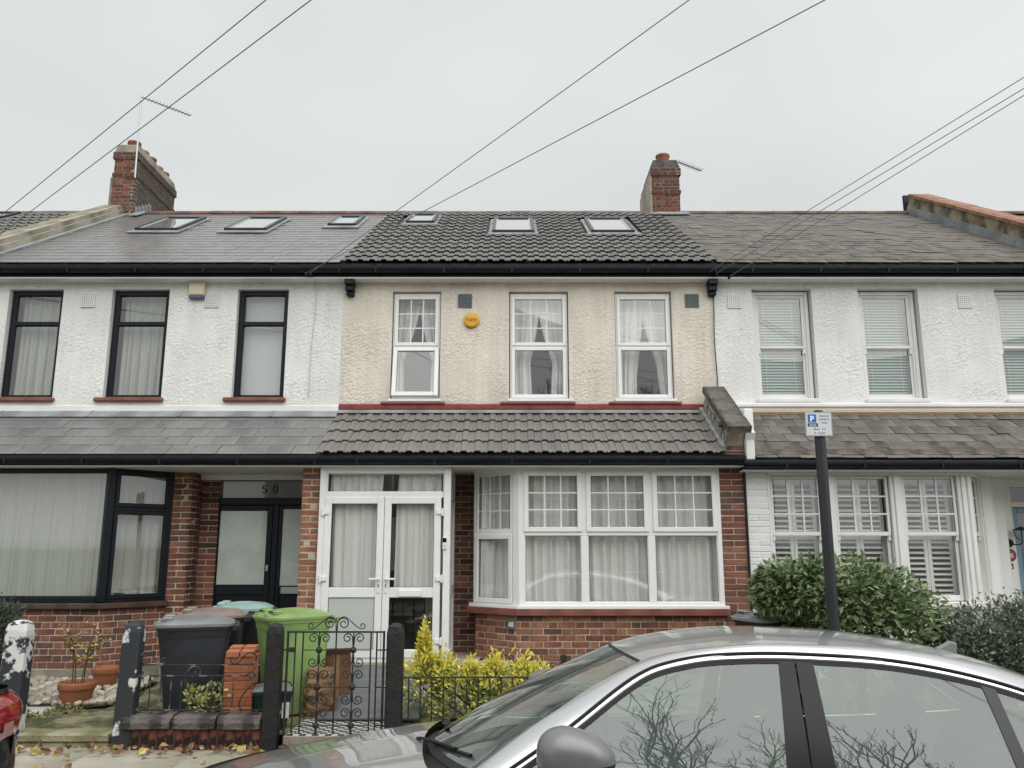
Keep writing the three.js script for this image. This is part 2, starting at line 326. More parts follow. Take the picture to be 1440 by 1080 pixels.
function lay(pc, parent, s, mats, f = R) {           // bricks of one straight stretch of wall: a -> b, facing its right-hand side's left
  const len = segLen(s), m = segM(s), pitch = 0.0755, mats2 = s.mats || mats;
  const n = Math.round((s.y1 - s.y0) / pitch), ph = (s.y1 - s.y0) / n;
  for (let r = 0; r < n; r++) {
    const y = s.y0 + (r + 0.5) * ph; let x, seq;
    if (s.small) { const even = r % 2 === 0; seq = len < 0.3 ? (even ? [len] : [len / 2, len / 2]) : (even ? [0.215, len - 0.225] : [(len - 0.235), 0.215]); x = 0; if (len < 0.3) seq = seq; }
    else { x = r % 2 === 0 ? 0 : -0.1675; seq = null; }
    let k = 0; if (!seq && r % 2) k = 0;
    while (x < len - 0.02) {
      let L = seq ? seq[k] : (k % 2 === 0 ? 0.215 : 0.1025); if (L === undefined) break;
      if (seq && len < 0.3 && seq.length === 2) L -= 0.005;
      let a = Math.max(x, 0.001), b = Math.min(x + L, len - 0.001);
      if (b - a > 0.03) {
        const kind = (b - a) > 0.15 ? 'S' : 'H', base = kind === 'S' ? 0.215 : 0.1025;
        const q = new THREE.Matrix4().compose(new THREE.Vector3((a + b) / 2, y + rr(-0.0015, 0.0015, f), rr(-0.0025, 0.002, f)), new THREE.Quaternion().setFromEuler(new THREE.Euler(0, f() < 0.5 ? 0 : 0, rr(-0.006, 0.006, f))), new THREE.Vector3((b - a) / base, 1, 1));
        pc.add(parent, BRICKS[kind][Math.floor(f() * 5)], mats2[Math.floor(f() * mats2.length)], m.clone().multiply(q));
      }
      x += L + 0.010; k++;
    }
  }
}
function brickwork(house, pc, name, segs, mats, mortar = M.mortar, extra = []) {
  const w = P(house, name, [...segs.map(mortarGeo), ...extra], mortar); segs.forEach(s => lay(pc, w, s, mats)); return w;
}
// roofs
const RA = { y0: 5.80, z0: -10.98, y1: 8.295, z1: -15.2 }, LA = { y0: 3.025, z0: -10.13, y1: 3.72, z1: -11.29 };
const angOf = (r) => Math.atan2(r.y1 - r.y0, r.z0 - r.z1), lenOf = (r) => Math.hypot(r.y1 - r.y0, r.z0 - r.z1);
const onRoof = (r, x, d, h = 0) => { const a = angOf(r); return [x, r.y0 + d * Math.sin(a) + h * Math.cos(a), r.z0 - d * Math.cos(a) + h * Math.sin(a)]; };
function romanTile() {
  const W = 0.33, L = 0.40, prof = []; for (let k = 0; k < 2; k++) { const o = k * W / 2; prof.push([o, 0], [o + 0.032, 0], [o + 0.039, 0.007], [o + 0.047, 0.007], [o + 0.054, 0], [o + 0.074, 0], [o + 0.088, 0.016], [o + 0.102, 0.021], [o + 0.140, 0.021], [o + 0.154, 0.015]); } prof.push([W, 0]);
  const pos = []; const q = (a, b, c, d) => pos.push(...a, ...b, ...c, ...a, ...c, ...d);
  for (let i = 0; i < prof.length - 1; i++) {
    const [xa, ya] = prof[i], [xb, yb] = prof[i + 1], X0 = xa - W / 2, X1 = xb - W / 2;
    q([X0, ya, 0.0], [X1, yb, 0.0], [X1, yb, -L], [X0, ya, -L]); q([X0, ya - 0.011, 0.0], [X1, yb - 0.011, 0.0], [X1, yb, 0.0], [X0, ya, 0.0]);
    q([X0, ya - 0.011, 0], [X0, ya - 0.011, -0.12], [X1, yb - 0.011, -0.12], [X1, yb - 0.011, 0]);
  }
  const g = new THREE.BufferGeometry(); g.setAttribute('position', new THREE.Float32BufferAttribute(pos, 3)); return fix(g);
}
const TILE = romanTile();
const slateG = (w, len, th) => [0, 1, 2].map(v => { const g = fix(jit(B(-w / 2 + 0.0025, w / 2 - 0.0025, 0, th, -len, 0, 0.002), 0.0016 * (th / 0.006))); const u = g.attributes.uv; for (let i = 0; i < u.count; i++) u.setXY(i, u.getX(i) + v * 0.41, u.getY(i) + v * 0.3); return g; });
function tileField(pc, parent, r, x0, x1, o) {
  const a = angOf(r), L = lenOf(r), rows = o.rows, g = L / rows, cols = Math.round((x1 - x0) / o.w), w = (x1 - x0) / cols;
  const f = rng(o.seed);
  for (let k = 0; k < rows; k++) {
    const d = k * g, sh = o.stagger && k % 2 ? 0.5 : 0;
    for (let c = 0; c < cols + (sh ? 1 : 0); c++) {
      let xa = x0 + (c - sh) * w, xb = xa + w; xa = Math.max(xa, x0); xb = Math.min(xb, x1); if (xb - xa < 0.03) continue;
      const x = (xa + xb) / 2;
      if (o.holes && o.holes.some(h => x > h[0] - 0.01 && x < h[1] + 0.01 && d > h[2] - 0.22 && d < h[3])) continue;
      const tilt = o.tilt, p = onRoof(r, x + rr(-0.003, 0.003, f), d - 0.02 + rr(-0.004, 0.004, f) * (o.rag || 1), o.lift + rr(-0.002, 0.002, f) * (o.rag || 1));
      const m = new THREE.Matrix4().compose(V3(p), new THREE.Quaternion().setFromEuler(new THREE.Euler(a - tilt + rr(-0.006, 0.006, f) * (o.rag || 1), 0, rr(-0.004, 0.004, f) * (o.rag || 1))), new THREE.Vector3((xb - xa) / o.w, 1, 1));
      pc.add(parent, o.geo[Math.floor(f() * o.geo.length)], o.mats[Math.floor(f() * o.mats.length)], m);
    }
  }
}
const smat = (c, r, lich) => mat(c, r, { map: ['stain', lich, 1, 0.9, 1.2], bump: ['soft', 0.3, 0.003] });
const tileGrey = [[0.145, 0.14, 0.13], [0.16, 0.154, 0.141], [0.128, 0.125, 0.119], [0.15, 0.142, 0.126]].map(c => smat(c, 0.48, 0.6));
const tileLow = [[0.185, 0.172, 0.157], [0.17, 0.158, 0.146], [0.20, 0.186, 0.168]].map(c => smat(c, 0.62, 0.75));
const slateWet = [[0.178, 0.173, 0.171], [0.186, 0.181, 0.177], [0.170, 0.166, 0.165], [0.181, 0.175, 0.171]].map(c => smat(c, 0.27, 0.75));
const slateOld = [[0.138, 0.124, 0.108], [0.148, 0.132, 0.114], [0.13, 0.117, 0.104], [0.158, 0.143, 0.119], [0.142, 0.122, 0.11], [0.126, 0.115, 0.103]].map(c => smat(c, 0.75, 0.5));
const ridgeRed = mat([0.20, 0.105, 0.075], 0.85, { map: ['stain', 0.5, 1, 0.6] }), ridgeGrey = mat([0.17, 0.16, 0.14], 0.85, { map: ['stain', 0.6, 1, 0.6] });
function ridge(roof, x0, x1, m, r = RA) {
  const n = Math.round((x1 - x0) / 0.45), w = (x1 - x0) / n;
  for (let i = 0; i < n; i++) { const g = new THREE.CylinderGeometry(0.085, 0.085, w - 0.008, 10, 1, false, Math.PI * 0.5, Math.PI); P(roof, 'ridge_tile', xf(g, { r: [Math.PI / 2, 0, Math.PI / 2], t: [x0 + (i + 0.5) * w, r.y1 - 0.015 + rr(-0.004, 0.004), r.z1] }), m); }
}
function slopePrism(r, x0, x1, d0, d1, h0, h1) {   // box lying along a roof slope between heights h0..h1 above it
  const A = (x, d, h) => onRoof(r, x, d, h);
  const c = [[x0, d0, h0], [x1, d0, h0], [x1, d1, h0], [x0, d1, h0], [x0, d0, h1], [x1, d0, h1], [x1, d1, h1], [x0, d1, h1]].map(q => A(...q));
  const f = [[0, 1, 5, 4], [1, 2, 6, 5], [2, 3, 7, 6], [3, 0, 4, 7], [4, 5, 6, 7], [3, 2, 1, 0]], pos = [];
  for (const [a, b, e, d] of f) pos.push(...c[a], ...c[b], ...c[e], ...c[a], ...c[e], ...c[d]);
  const g = new THREE.BufferGeometry(); g.setAttribute('position', new THREE.Float32BufferAttribute(pos, 3)); g.computeVertexNormals(); return g;
}
// roughcast sheet with window openings: the lumps are real relief
function roughcast(x0, x1, y0, y1, holes, z, amp, seed, step = 0.0125) {
  const lines = (a, b, edges) => { const s = [...new Set([a, b, ...edges.filter(e => e > a && e < b)])].sort((p, q) => p - q), o = []; for (let i = 0; i < s.length - 1; i++) { const n = Math.max(1, Math.round((s[i + 1] - s[i]) / step)); for (let k = 0; k < n; k++) o.push(lerp(s[i], s[i + 1], k / n)); } o.push(b); return o; };
  const xs = lines(x0, x1, holes.flatMap(h => [h[0], h[1]])), ys = lines(y0, y1, holes.flatMap(h => [h[2], h[3]]));
  const pos = [], idx = [], nx = xs.length, ny = ys.length;
  for (const y of ys) for (const x of xs) {
    let e = Math.min(1, (y1 - y) / 0.06, (y - y0) / 0.03);
    for (const h of holes) { const dx = Math.max(h[0] - x, x - h[1]), dy = Math.max(h[2] - y, y - h[3]); e = Math.min(e, Math.max(Math.max(dx, dy), 0) / 0.02); }
    const wx = x + 0.012 * SX.noise(x * 11 + seed, y * 11), wy = y + 0.012 * SX.noise(x * 11, y * 11 + seed + 7);
    const a = Math.abs(SX.noise(wx * 13 + seed, wy * 15)), b = Math.abs(SX.noise(wx * 24 + seed * 3, wy * 27 + 4));
    const d = amp * (0.72 + 0.5 * SX.noise(x * 0.9 + seed, y * 1.4)) * (0.75 * Math.pow(a, 0.6) + 0.45 * Math.pow(b, 0.7) - 0.3) * clamp(e, 0.12, 1) + 0.004 * SX.noise(x * 1.3, y * 1.3 + seed);
    pos.push(x, y, z + d);
  }
  const inH = (x, y) => holes.some(h => x > h[0] && x < h[1] && y > h[2] && y < h[3]);
  for (let j = 0; j < ny - 1; j++) for (let i = 0; i < nx - 1; i++) { if (inH((xs[i] + xs[i + 1]) / 2, (ys[j] + ys[j + 1]) / 2)) continue; const a = j * nx + i, b = a + 1, c = a + nx, d = c + 1; idx.push(a, b, d, a, d, c); }
  const g = new THREE.BufferGeometry(); g.setAttribute('position', new THREE.Float32BufferAttribute(pos, 3)); g.setIndex(idx); g.computeVertexNormals(); return g;
}
const quad = (a, b, c, d) => { const g = new THREE.BufferGeometry(); g.setAttribute('position', new THREE.Float32BufferAttribute([...a, ...b, ...c, ...a, ...c, ...d], 3)); g.computeVertexNormals(); return g; };
function reveals(h, z0, z1) { const [a, b, c, d] = h; return [quad([a, c, z1], [a, c, z0], [a, d, z0], [a, d, z1]), quad([b, c, z0], [b, c, z1], [b, d, z1], [b, d, z0]), quad([a, d, z0], [b, d, z0], [b, d, z1], [a, d, z1]), quad([a, c, z1], [b, c, z1], [b, c, z0], [a, c, z0])]; }
function roomBox(x0, x1, y0, y1, z0, z1) {           // five inner faces, open to the front
  return [quad([x0, y0, z1], [x1, y0, z1], [x1, y1, z1], [x0, y1, z1]), quad([x0, y0, z0], [x0, y0, z1], [x0, y1, z1], [x0, y1, z0]), quad([x1, y0, z1], [x1, y0, z0], [x1, y1, z0], [x1, y1, z1]), quad([x0, y1, z0], [x1, y1, z0], [x1, y1, z1], [x0, y1, z1]), quad([x0, y0, z0], [x1, y0, z0], [x1, y0, z1], [x0, y0, z1])];
}
// windows
const rim = (x0, x1, y0, y1, zf, zb, w, c = 0.006, wb = w, wt = w) => [B(x0, x0 + w, y0, y1, zb, zf, c), B(x1 - w, x1, y0, y1, zb, zf, c), B(x0 + w, x1 - w, y1 - wt, y1, zb, zf - 0.0015, c), B(x0 + w, x1 - w, y0, y0 + wb, zb, zf - 0.0015, c)];
const pane = (win, x0, x1, y0, y1, z, m = M.glass, name = 'pane') => P(win, name, quad([x0, y0, z], [x1, y0, z], [x1, y1, z], [x0, y1, z]), m);
function casement(win, x0, x1, y0, y1, zf, o = {}) {
  const w = o.w || 0.055, wb = o.wb || w, m = o.m || M.upvc, zg = zf - (o.dg || 0.028), nx = o.nx || 1, ny = o.ny || 1, bw = o.bw || 0.018;
  if (!o.noFrame) {
    P(win, o.name || 'sash', rim(x0, x1, y0, y1, zf, zf - 0.055, w, o.c || 0.007, wb), m);
    P(win, 'seal', rim(x0 + w - 0.002, x1 - w + 0.002, y0 + wb - 0.002, y1 - w + 0.002, zg + 0.004, zg - 0.004, 0.006, 0.001), M.rubber);
  }
  const gx0 = x0 + w, gx1 = x1 - w, gy0 = y0 + wb, gy1 = y1 - w, cw = (gx1 - gx0) / nx, ch = (gy1 - gy0) / ny;
  for (let i = 0; i < nx; i++) for (let j = 0; j < ny; j++) pane(win, gx0 + i * cw, gx0 + (i + 1) * cw, gy0 + j * ch, gy0 + (j + 1) * ch, zg, o.glass || M.glass);
  for (let i = 1; i < nx; i++) P(win, 'glazing_bar', B(gx0 + i * cw - bw / 2, gx0 + i * cw + bw / 2, gy0, gy1, zg - 0.008, zg + (o.bo || 0.006), 0.002), m);
  for (let j = 1; j < ny; j++) P(win, 'glazing_bar', B(gx0, gx1, gy0 + j * ch - bw / 2, gy0 + j * ch + bw / 2, zg - 0.008, zg + (o.bo || 0.006) - 0.001, 0.002), m);
}
// curtains: each one a thing of its own
function drape(label, x0, x1, y0, y1, z, o = {}) {
  const n = o.n || Math.max(4, Math.round((x1 - x0) / 0.11)), amp = (o.amp ?? 0.026) * 1.5, f = rng(o.seed || 3), ph = f() * 6, k2 = f() * 3 + 2;
  const g = grid(Math.max(24, n * 8), o.tie ? 24 : 6, (u, v) => {
    let a = x0, b = x1; const y = lerp(y1, y0, v);
    if (o.tie) { const s = o.tie(v); if (o.side < 0) b = lerp(x0, x1, s); else a = lerp(x1, x0, s); }
    const x = lerp(a, b, u), w = 2 * Math.PI * n * u + ph + 0.9 * Math.sin(k2 * u * 5 + v * 0.8);
    return [x + 0.010 * Math.sin(w * 0.5 + v * 2), y, z + amp * (Math.sin(w) * 0.75 + 0.45 * Math.sin(w * 0.47 + 1.2 + v)) * (0.55 + 0.45 * v)];
  });
  const t = P(scene, o.name || 'net_curtain', g, o.m || M.net);
  return tag(t, label, 'curtain', o.group);
}
const SHELLS = [];
function shell(name, label, x0, x1, wallM) {
  const h = thing(name, label, 'house', [(x0 + x1) / 2, 0.3, -11.3], 'terraced houses in the row', true);
  P(h, 'rear_wall', [B(x0, x1, 0, 5.6, -19.55, -19.4, 0), B(x0, x0 + 0.05, 0, 5.7, -19.4, -11.4, 0), B(x1 - 0.05, x1, 0, 5.7, -19.4, -11.4, 0)], wallM);
  return h;
}
function roofDeck(h, x0, x1, mRoof) {
  return P(h, 'roof', [slopePrism(RA, x0, x1, 0, lenOf(RA), -0.08, -0.012), slopePrism(LA, x0, x1, 0.02, lenOf(LA), -0.05, -0.01),
    quad([x0, RA.y1 - 0.03, RA.z1], [x1, RA.y1 - 0.03, RA.z1], [x1, 5.6, -19.6], [x0, 5.6, -19.6])], mRoof);
}
function gutters(h, x0, x1, yl = 0) {
  const half = (y, z, r) => { const g = new THREE.CylinderGeometry(r, r, x1 - x0, 12, 1, true, Math.PI, Math.PI); return xf(g, { r: [0, 0, Math.PI / 2], t: [(x0 + x1) / 2, y, z] }); };
  const ends = (y, z, r) => { const g = new THREE.CylinderGeometry(r, r, x1 - x0, 14); return xf(g, { r: [0, 0, Math.PI / 2], t: [(x0 + x1) / 2, y, z] }); };
  const f = P(h, 'fascia', B(x0, x1, 5.635, 5.80, -11.14, -11.10, 0.003), M.navyOld); P(h, 'fascia', B(x0, x1, 2.90 + yl, 3.02 + yl, -10.22, -10.185, 0.003), M.navyOld);
  for (const [y, z] of [[5.745, -11.035], [2.975 + yl, -10.125]]) {
    const gu = P(h, 'gutter', [B(x0, x1, y - 0.012, y + 0.022, z + 0.052, z + 0.06, 0.002), ends(y - 0.012, z, 0.054)], M.navyOld);
    for (let x = x0 + 0.5; x < x1; x += 0.95) P(gu, 'gutter_bracket', B(x - 0.014, x + 0.014, y - 0.07, y + 0.026, z - 0.06, z + 0.064, 0.004), M.navyOld);
  }
  P(h, 'soffit', [B(x0, x1, 5.615, 5.634, -11.30, -11.095, 0), B(x0, x1, 2.88 + yl, 2.898 + yl, -11.36, -10.182, 0)], M.timber);
  return f;
}
function airBrick(h, x, y, z, m, w = 0.2, back = M.rubber) {
  const g = [], n = 6; for (let i = 0; i <= n; i++) { const t = -w / 2 + 0.012 + i * (w - 0.024) / n; g.push(B(x + t - 0.008, x + t + 0.008, y - w / 2, y + w / 2, z - 0.02, z + 0.012, 0.002), B(x - w / 2, x + w / 2, y + t - 0.008, y + t + 0.008, z - 0.02, z + 0.0105, 0.002)); }
  const a = P(h, 'air_brick', g, m); P(a, 'air_brick_back', B(x - w / 2 + 0.003, x + w / 2 - 0.003, y - w / 2 + 0.003, y + w / 2 - 0.003, z - 0.03, z - 0.012, 0), back);
}
function roofWindow(h, x0, x1, d0, d1) {
  const S = (a, b, e, f, g0, g1) => slopePrism(RA, a, b, e, f, g0, g1);
  const w = P(h, 'roof_window', [S(x0, x0 + 0.05, d0, d1, 0, 0.085), S(x1 - 0.05, x1, d0, d1, 0, 0.085), S(x0 + 0.05, x1 - 0.05, d0, d0 + 0.06, 0, 0.08), S(x0 + 0.05, x1 - 0.05, d1 - 0.10, d1, 0, 0.09)], mat([0.045, 0.046, 0.048], 0.35, { metal: 0.3 }));
  P(w, 'inner_frame', [S(x0 + 0.05, x0 + 0.08, d0 + 0.06, d1 - 0.10, 0.02, 0.076), S(x1 - 0.08, x1 - 0.05, d0 + 0.06, d1 - 0.10, 0.02, 0.076), S(x0 + 0.08, x1 - 0.08, d0 + 0.06, d0 + 0.09, 0.02, 0.075)], M.alu);
  P(w, 'pane', S(x0 + 0.08, x1 - 0.08, d0 + 0.09, d1 - 0.10, 0.055, 0.068), mat([0.27, 0.285, 0.285], 0.06, { coat: 1, coatR: 0.01, ior: 1.9 }));
  P(w, 'flashing', [S(x0 - 0.07, x1 + 0.07, d0 - 0.2, d0, 0.03, 0.045), S(x0 - 0.06, x0, d0, d1 + 0.05, 0.02, 0.04), S(x1, x1 + 0.06, d0, d1 + 0.05, 0.02, 0.04)], M.lead);
}
function aerial(label, a, b, mast, pitch = 0.085, el = 0.2) {
  const t = thing('television_aerial', label, 'aerial', mast[0]); const o = mast[0]; const L = (p) => p.map((v, i) => v - o[i]);
  P(t, 'mast', bar(L(mast[0]), L(mast[1]), 0.018), M.alu); P(t, 'boom', bar(L(a), L(b), 0.019), M.alu);
  const A = V3(L(a)), Bv = V3(L(b)), d = Bv.clone().sub(A), len = d.length(); d.normalize(); const s = new THREE.Vector3(0, 1, 0).cross(d).normalize();
  for (let q = 0.06; q < len; q += pitch) { const c = A.clone().addScaledVector(d, q); P(t, 'element', bar(c.clone().addScaledVector(s, -el / 2).toArray(), c.clone().addScaledVector(s, el / 2).toArray(), 0.006, 5), M.alu); }
  return t;
}
function chimney(h, pc, x0, x1, zf, zb, y0, bands, top, cap, pots, matsF, matsS, side, capM, potM) {
  const segs = []; let lo = y0; const all = [...bands, [top, top]];
  for (const [a] of all) { segs.push({ a: [x0, zf], b: [x1, zf], y0: lo, y1: a, mats: matsF }); if (side > 0) segs.push({ a: [x1, zf], b: [x1, zb], y0: lo, y1: a, mats: matsS }); const nb = bands.find(q => q[0] === a); lo = nb ? nb[1] : a; }
  for (const [a, b, pr] of bands) { segs.push({ a: [x0 - pr, zf + pr], b: [x1 + pr, zf + pr], y0: a, y1: b, mats: brickDark.slice(0, 2) }); segs.push({ a: [x1 + pr, zf + pr], b: [x1 + pr, zb - pr], y0: a, y1: b, mats: matsS }); }
  const core = [B(x0 + 0.02, x1 - 0.02, y0, top, zb, zf - 0.02, 0)];
  for (const [a, b, pr] of bands) core.push(B(x0 - pr, x1 + pr - 0.012, a + 0.004, b - 0.004, zb - pr + 0.01, zf + pr - 0.012, 0));
  const c = brickwork(h, pc, 'chimney', segs.filter(s => s.y1 - s.y0 > 0.05), matsF, M.mortarDark, core);
  const cg = grid(16, 6, (u, v) => { const q = v * 0.5, s = (t) => t; const px = [x0 - 0.01, x1 + 0.01, zf + 0.01, zb - 0.01]; const k = 1 - 0.16 * v; const a = u * 4, e = Math.floor(Math.min(a, 3.999)), f = a - e; const cx = (px[0] + px[1]) / 2, cz = (px[2] + px[3]) / 2; const cs = [[px[0], px[2]], [px[1], px[2]], [px[1], px[3]], [px[0], px[3]], [px[0], px[2]]]; const x = lerp(cs[e][0], cs[e + 1][0], f), z = lerp(cs[e][1], cs[e + 1][1], f); return [cx + (x - cx) * k + 0.012 * SX.noise(u * 9, v * 4), lerp(top, cap, v), cz + (z - cz) * (1 - 0.05 * v)]; });
  P(c, 'chimney_cap', [cg, B(x0 + 0.04, x1 - 0.04, cap - 0.05, cap - 0.005, zb + 0.06, zf - 0.06, 0.01)], capM);
  for (const [x, z, r, hgt, m] of pots) P(c, 'chimney_pot', xf(new THREE.LatheGeometry([[r * 0.98, -0.1], [r, 0], [r, hgt - 0.05], [r * 1.12, hgt - 0.04], [r * 1.12, hgt], [r * 0.8, hgt], [r * 0.8, -0.05]].map(p => new THREE.Vector2(...p)), 18), { t: [x, cap, z] }), m || potM);
  return c;
}
const potRed = mat([0.27, 0.09, 0.055], 0.8, { map: ['stain', 0.6, 1, 0.4] }), potBuff = mat([0.33, 0.22, 0.15], 0.85, { map: ['stain', 0.5, 1, 0.4] });

// ================================================================== middle house: cream roughcast, white porch and bay
const XL = -2.40, XR = 2.86, X50 = -7.66, X46 = 8.08;
{
  const h = shell('terraced_house', 'cream roughcast middle house with white porch, white bay window and three small skylights', XL, XR, M.cream);
  const bp = new Pieces(h, 'brick'), tp = new Pieces(h, 'roof_tile');
  const W = [[-1.70, -1.01, 3.90, 5.49], [-0.04, 0.80, 3.90, 5.49], [1.46, 2.27, 3.90, 5.49]];
  P(h, 'upper_wall', [roughcast(XL, XR, 3.85, 5.68, W, -11.3, 0.022, 3), ...W.flatMap(w => reveals(w, -11.298, -11.44)), B(XL, XR, 5.60, 5.70, -11.36, -11.315, 0)], M.cream);
  P(h, 'interior_wall', [...roomBox(XL + 0.06, XR - 0.06, 3.72, 5.7, -11.45, -15), ...roomBox(-0.46, XR - 0.06, 0.55, 2.87, -11.3, -15.2)], M.room);
  P(h, 'interior_floor', [B(-0.4, XR - 0.06, 0.5, 0.549, -15.2, -10.5, 0)], M.floorDark);
  // roof
  const roof = roofDeck(h, XL, XR, M.darkStone);
  const RW = [[-1.91, -1.40, 3.52, 4.49], [-0.33, 0.37, 2.45, 3.95], [1.33, 2.06, 2.45, 3.95]];
  RW.forEach(r => roofWindow(h, ...r));
  tileField(tp, roof, RA, XL, XR, { rows: 14, w: 0.33, geo: [TILE], mats: tileGrey, tilt: 0.075, lift: 0.045, holes: RW, seed: 5, rag: 0.8 });
  tileField(tp, roof, LA, XL + 0.0, XR - 0.22, { rows: 4, w: 0.33, geo: [TILE], mats: tileLow, tilt: 0.075, lift: 0.045, seed: 6, rag: 0.8 });
  ridge(roof, XL, XR - 0.1, ridgeGrey);
  gutters(h, XL, XR);
  const fl = P(h, 'lead_flashing', grid(80, 4, (u, v) => [lerp(XL, XR - 0.2, u), lerp(3.70, 3.775, v) + 0.006 * SX.noise(u * 40, v), -11.285 + 0.03 * (1 - v) + 0.008 * SX.noise(u * 60, v * 3)]), M.lead);
  P(fl, 'lead_apron', slopePrism(LA, XL, XR - 0.2, lenOf(LA) - 0.12, lenOf(LA) - 0.01, 0.055, 0.062), M.lead);
  P(h, 'sill_band', [B(XL, XR - 0.14, 3.772, 3.852, -11.36, -11.262, 0.01)], M.redPaint);
  for (const w of W) P(h, 'sill_tile', B(w[0] - 0.12, w[1] + 0.08, 3.845, 3.882, -11.4, -11.235, 0.01), M.sillRed);
  // three windows
  const GW = 'net curtains behind the upper windows of the cream house';
  W.forEach((w, i) => {
    const a = w[0] + 0.012, b = w[1] - 0.012, zf = -11.36;
    const win = P(h, 'window', [...rim(a, b, 3.925, 5.478, zf, zf - 0.07, 0.045, 0.006), B(a + 0.045, b - 0.045, 4.668, 4.722, zf - 0.07, zf - 0.002, 0.006)], M.upvc);
    P(win, 'sill', B(a - 0.035, b + 0.035, 3.885, 3.926, zf - 0.07, -11.255, 0.008), M.upvc);
    P(win, 'trickle_vent', B((a + b) / 2 - 0.14, (a + b) / 2 + 0.14, 5.437, 5.457, zf, zf + 0.012, 0.004), M.upvc);
    casement(win, a + 0.02, b - 0.02, 4.70, 5.435, zf + 0.018, { nx: 3, ny: 3, w: 0.052, bw: 0.017 });
    if (i === 0) {
      const hy = 4.69, m = new THREE.Matrix4().makeTranslation(0, hy, zf + 0.018).multiply(new THREE.Matrix4().makeRotationX(-0.15)).multiply(new THREE.Matrix4().makeTranslation(0, -hy, -(zf + 0.018)));
      withM(m, () => { casement(win, a + 0.01, b - 0.01, 3.955, 4.685, zf + 0.02, { w: 0.062, name: 'open_sash' }); P(win, 'window_handle', B((a + b) / 2 - 0.008, (a + b) / 2 + 0.03, 4.0, 4.03, zf - 0.07, zf - 0.05, 0.004), M.upvc); });
    } else casement(win, a + 0.02, b - 0.02, 3.95, 4.685, zf + 0.018, { w: 0.052 });
  });
  const cz = -11.58;
  const tie = (s0, k) => (v) => v < 0.62 ? lerp(1, s0, Math.pow(v / 0.62, 1.5)) : lerp(s0, k, (v - 0.62) / 0.38);
  drape('left net curtain tied aside in the half-open first upper window', -1.66, -1.33, 3.95, 5.46, cz, { side: -1, tie: tie(0.30, 0.36), seed: 1, group: GW });
  drape('right net curtain tied aside in the half-open first upper window', -1.36, -1.05, 3.95, 5.46, cz, { side: 1, tie: tie(0.32, 0.38), seed: 2, group: GW });
  drape('left net curtain parted in the middle upper window of cream house', 0.0, 0.40, 3.93, 5.46, cz, { side: -1, tie: tie(0.66, 0.74), seed: 3, group: GW });
  drape('right net curtain parted in the middle upper window of cream house', 0.36, 0.77, 3.93, 5.46, cz, { side: 1, tie: tie(0.45, 0.50), seed: 4, group: GW });
  drape('left net curtain in the third upper window beside the party line', 1.50, 1.93, 3.93, 5.46, cz, { side: -1, tie: (v) => lerp(1, 0.68, Math.min(1, v * 1.3)), seed: 5, group: GW });
  drape('right net curtain tied back in the third upper window of cream house', 1.84, 2.24, 3.93, 5.46, cz, { side: 1, tie: tie(0.42, 0.24), seed: 6, group: GW });
  const ab = mat([0.095, 0.115, 0.125], 0.5);
  airBrick(h, -0.668, 5.345, -11.288, ab, 0.2); airBrick(h, 2.56, 5.345, -11.288, ab, 0.2);
  for (const [x, s] of [[XL + 0.04, 1], [XR - 0.085, 1]]) {
    const br = P(h, 'eaves_bracket', [B(x, x + 0.13, 5.54, 5.66, -11.32, -11.10, 0.008), B(x + 0.006, x + 0.124, 5.46, 5.54, -11.32, -11.15, 0.01), B(x + 0.012, x + 0.118, 5.40, 5.46, -11.32, -11.20, 0.012)], M.navyOld);
  }
  // brick ground floor
  const front = -10.4;
  const segs = [
    { a: [-2.63, front], b: [-2.39, front], y0: 0.33, y1: 2.89, small: 1, mats: brickOrange, t: 0.2 },
    { a: [-2.63, -11.3], b: [-2.63, front], y0: 0.33, y1: 2.89, mats: brickOrange, t: 0.2 },
    { a: [2.605, front], b: [2.905, front], y0: 0.33, y1: 2.89, small: 1, mats: brickRed, t: 0.3 },
    { a: [0.05, front], b: [2.605, front], y0: 0.40, y1: 1.09, t: 0.1 },
    { a: [-0.47, -10.87], b: [0.05, front], y0: 0.40, y1: 1.09, t: 0.1 },
    { a: [-0.47, -11.3], b: [-0.47, -10.87], y0: 0.40, y1: 2.88, t: 0.1, mats: brickDark.concat(brickRed) },
    { a: [-0.80, -11.3], b: [-0.47, -11.3], y0: 0.40, y1: 2.88, t: 0.1, small: 1, mats: brickDark.concat(brickRed) },  // recess walls have darker bricks mixed in
  ];
  brickwork(h, bp, 'brick_wall', segs, brickRed.concat(brickOrange.slice(0, 3)), M.mortar, [B(XL, XR, 0.5, 0.549, -11.3, -10.45, 0)]);
  P(h, 'plinth', [B(-0.44, 2.9, 0.2, 0.40, -10.42, -10.385, 0.01), B(-2.64, -2.38, 0.2, 0.335, -10.6, -10.38, 0.01)], M.concrete);
  // bay sill and bay window
  const path = [[-0.60, -11.28], [-0.535, -10.86], [0.05, -10.315], [2.63, -10.315]];
  const sillGeo = (y0, y1, out, m) => { const s = new THREE.Shape(); const q = [[-0.50 - out, -11.2], [-0.50 - out, -10.87 + out * 0.4], [0.085 - out * 0.4, -10.4 + out], [2.64, -10.4 + out], [2.64, -10.6], [0.3, -10.6], [-0.3, -11.2]]; q.forEach((p, i) => i ? s.lineTo(p[0], -p[1]) : s.moveTo(p[0], -p[1])); const g = new THREE.ExtrudeGeometry(s, { depth: y1 - y0, bevelEnabled: true, bevelSize: 0.006, bevelThickness: 0.006, bevelSegments: 1, curveSegments: 1 }); g.rotateX(-Math.PI / 2); g.translate(0, y0, 0); g.computeVertexNormals(); return g; };
  P(h, 'bay_sill', [sillGeo(1.095, 1.165, 0.075)], M.sillRed);
  const bz = -10.4;
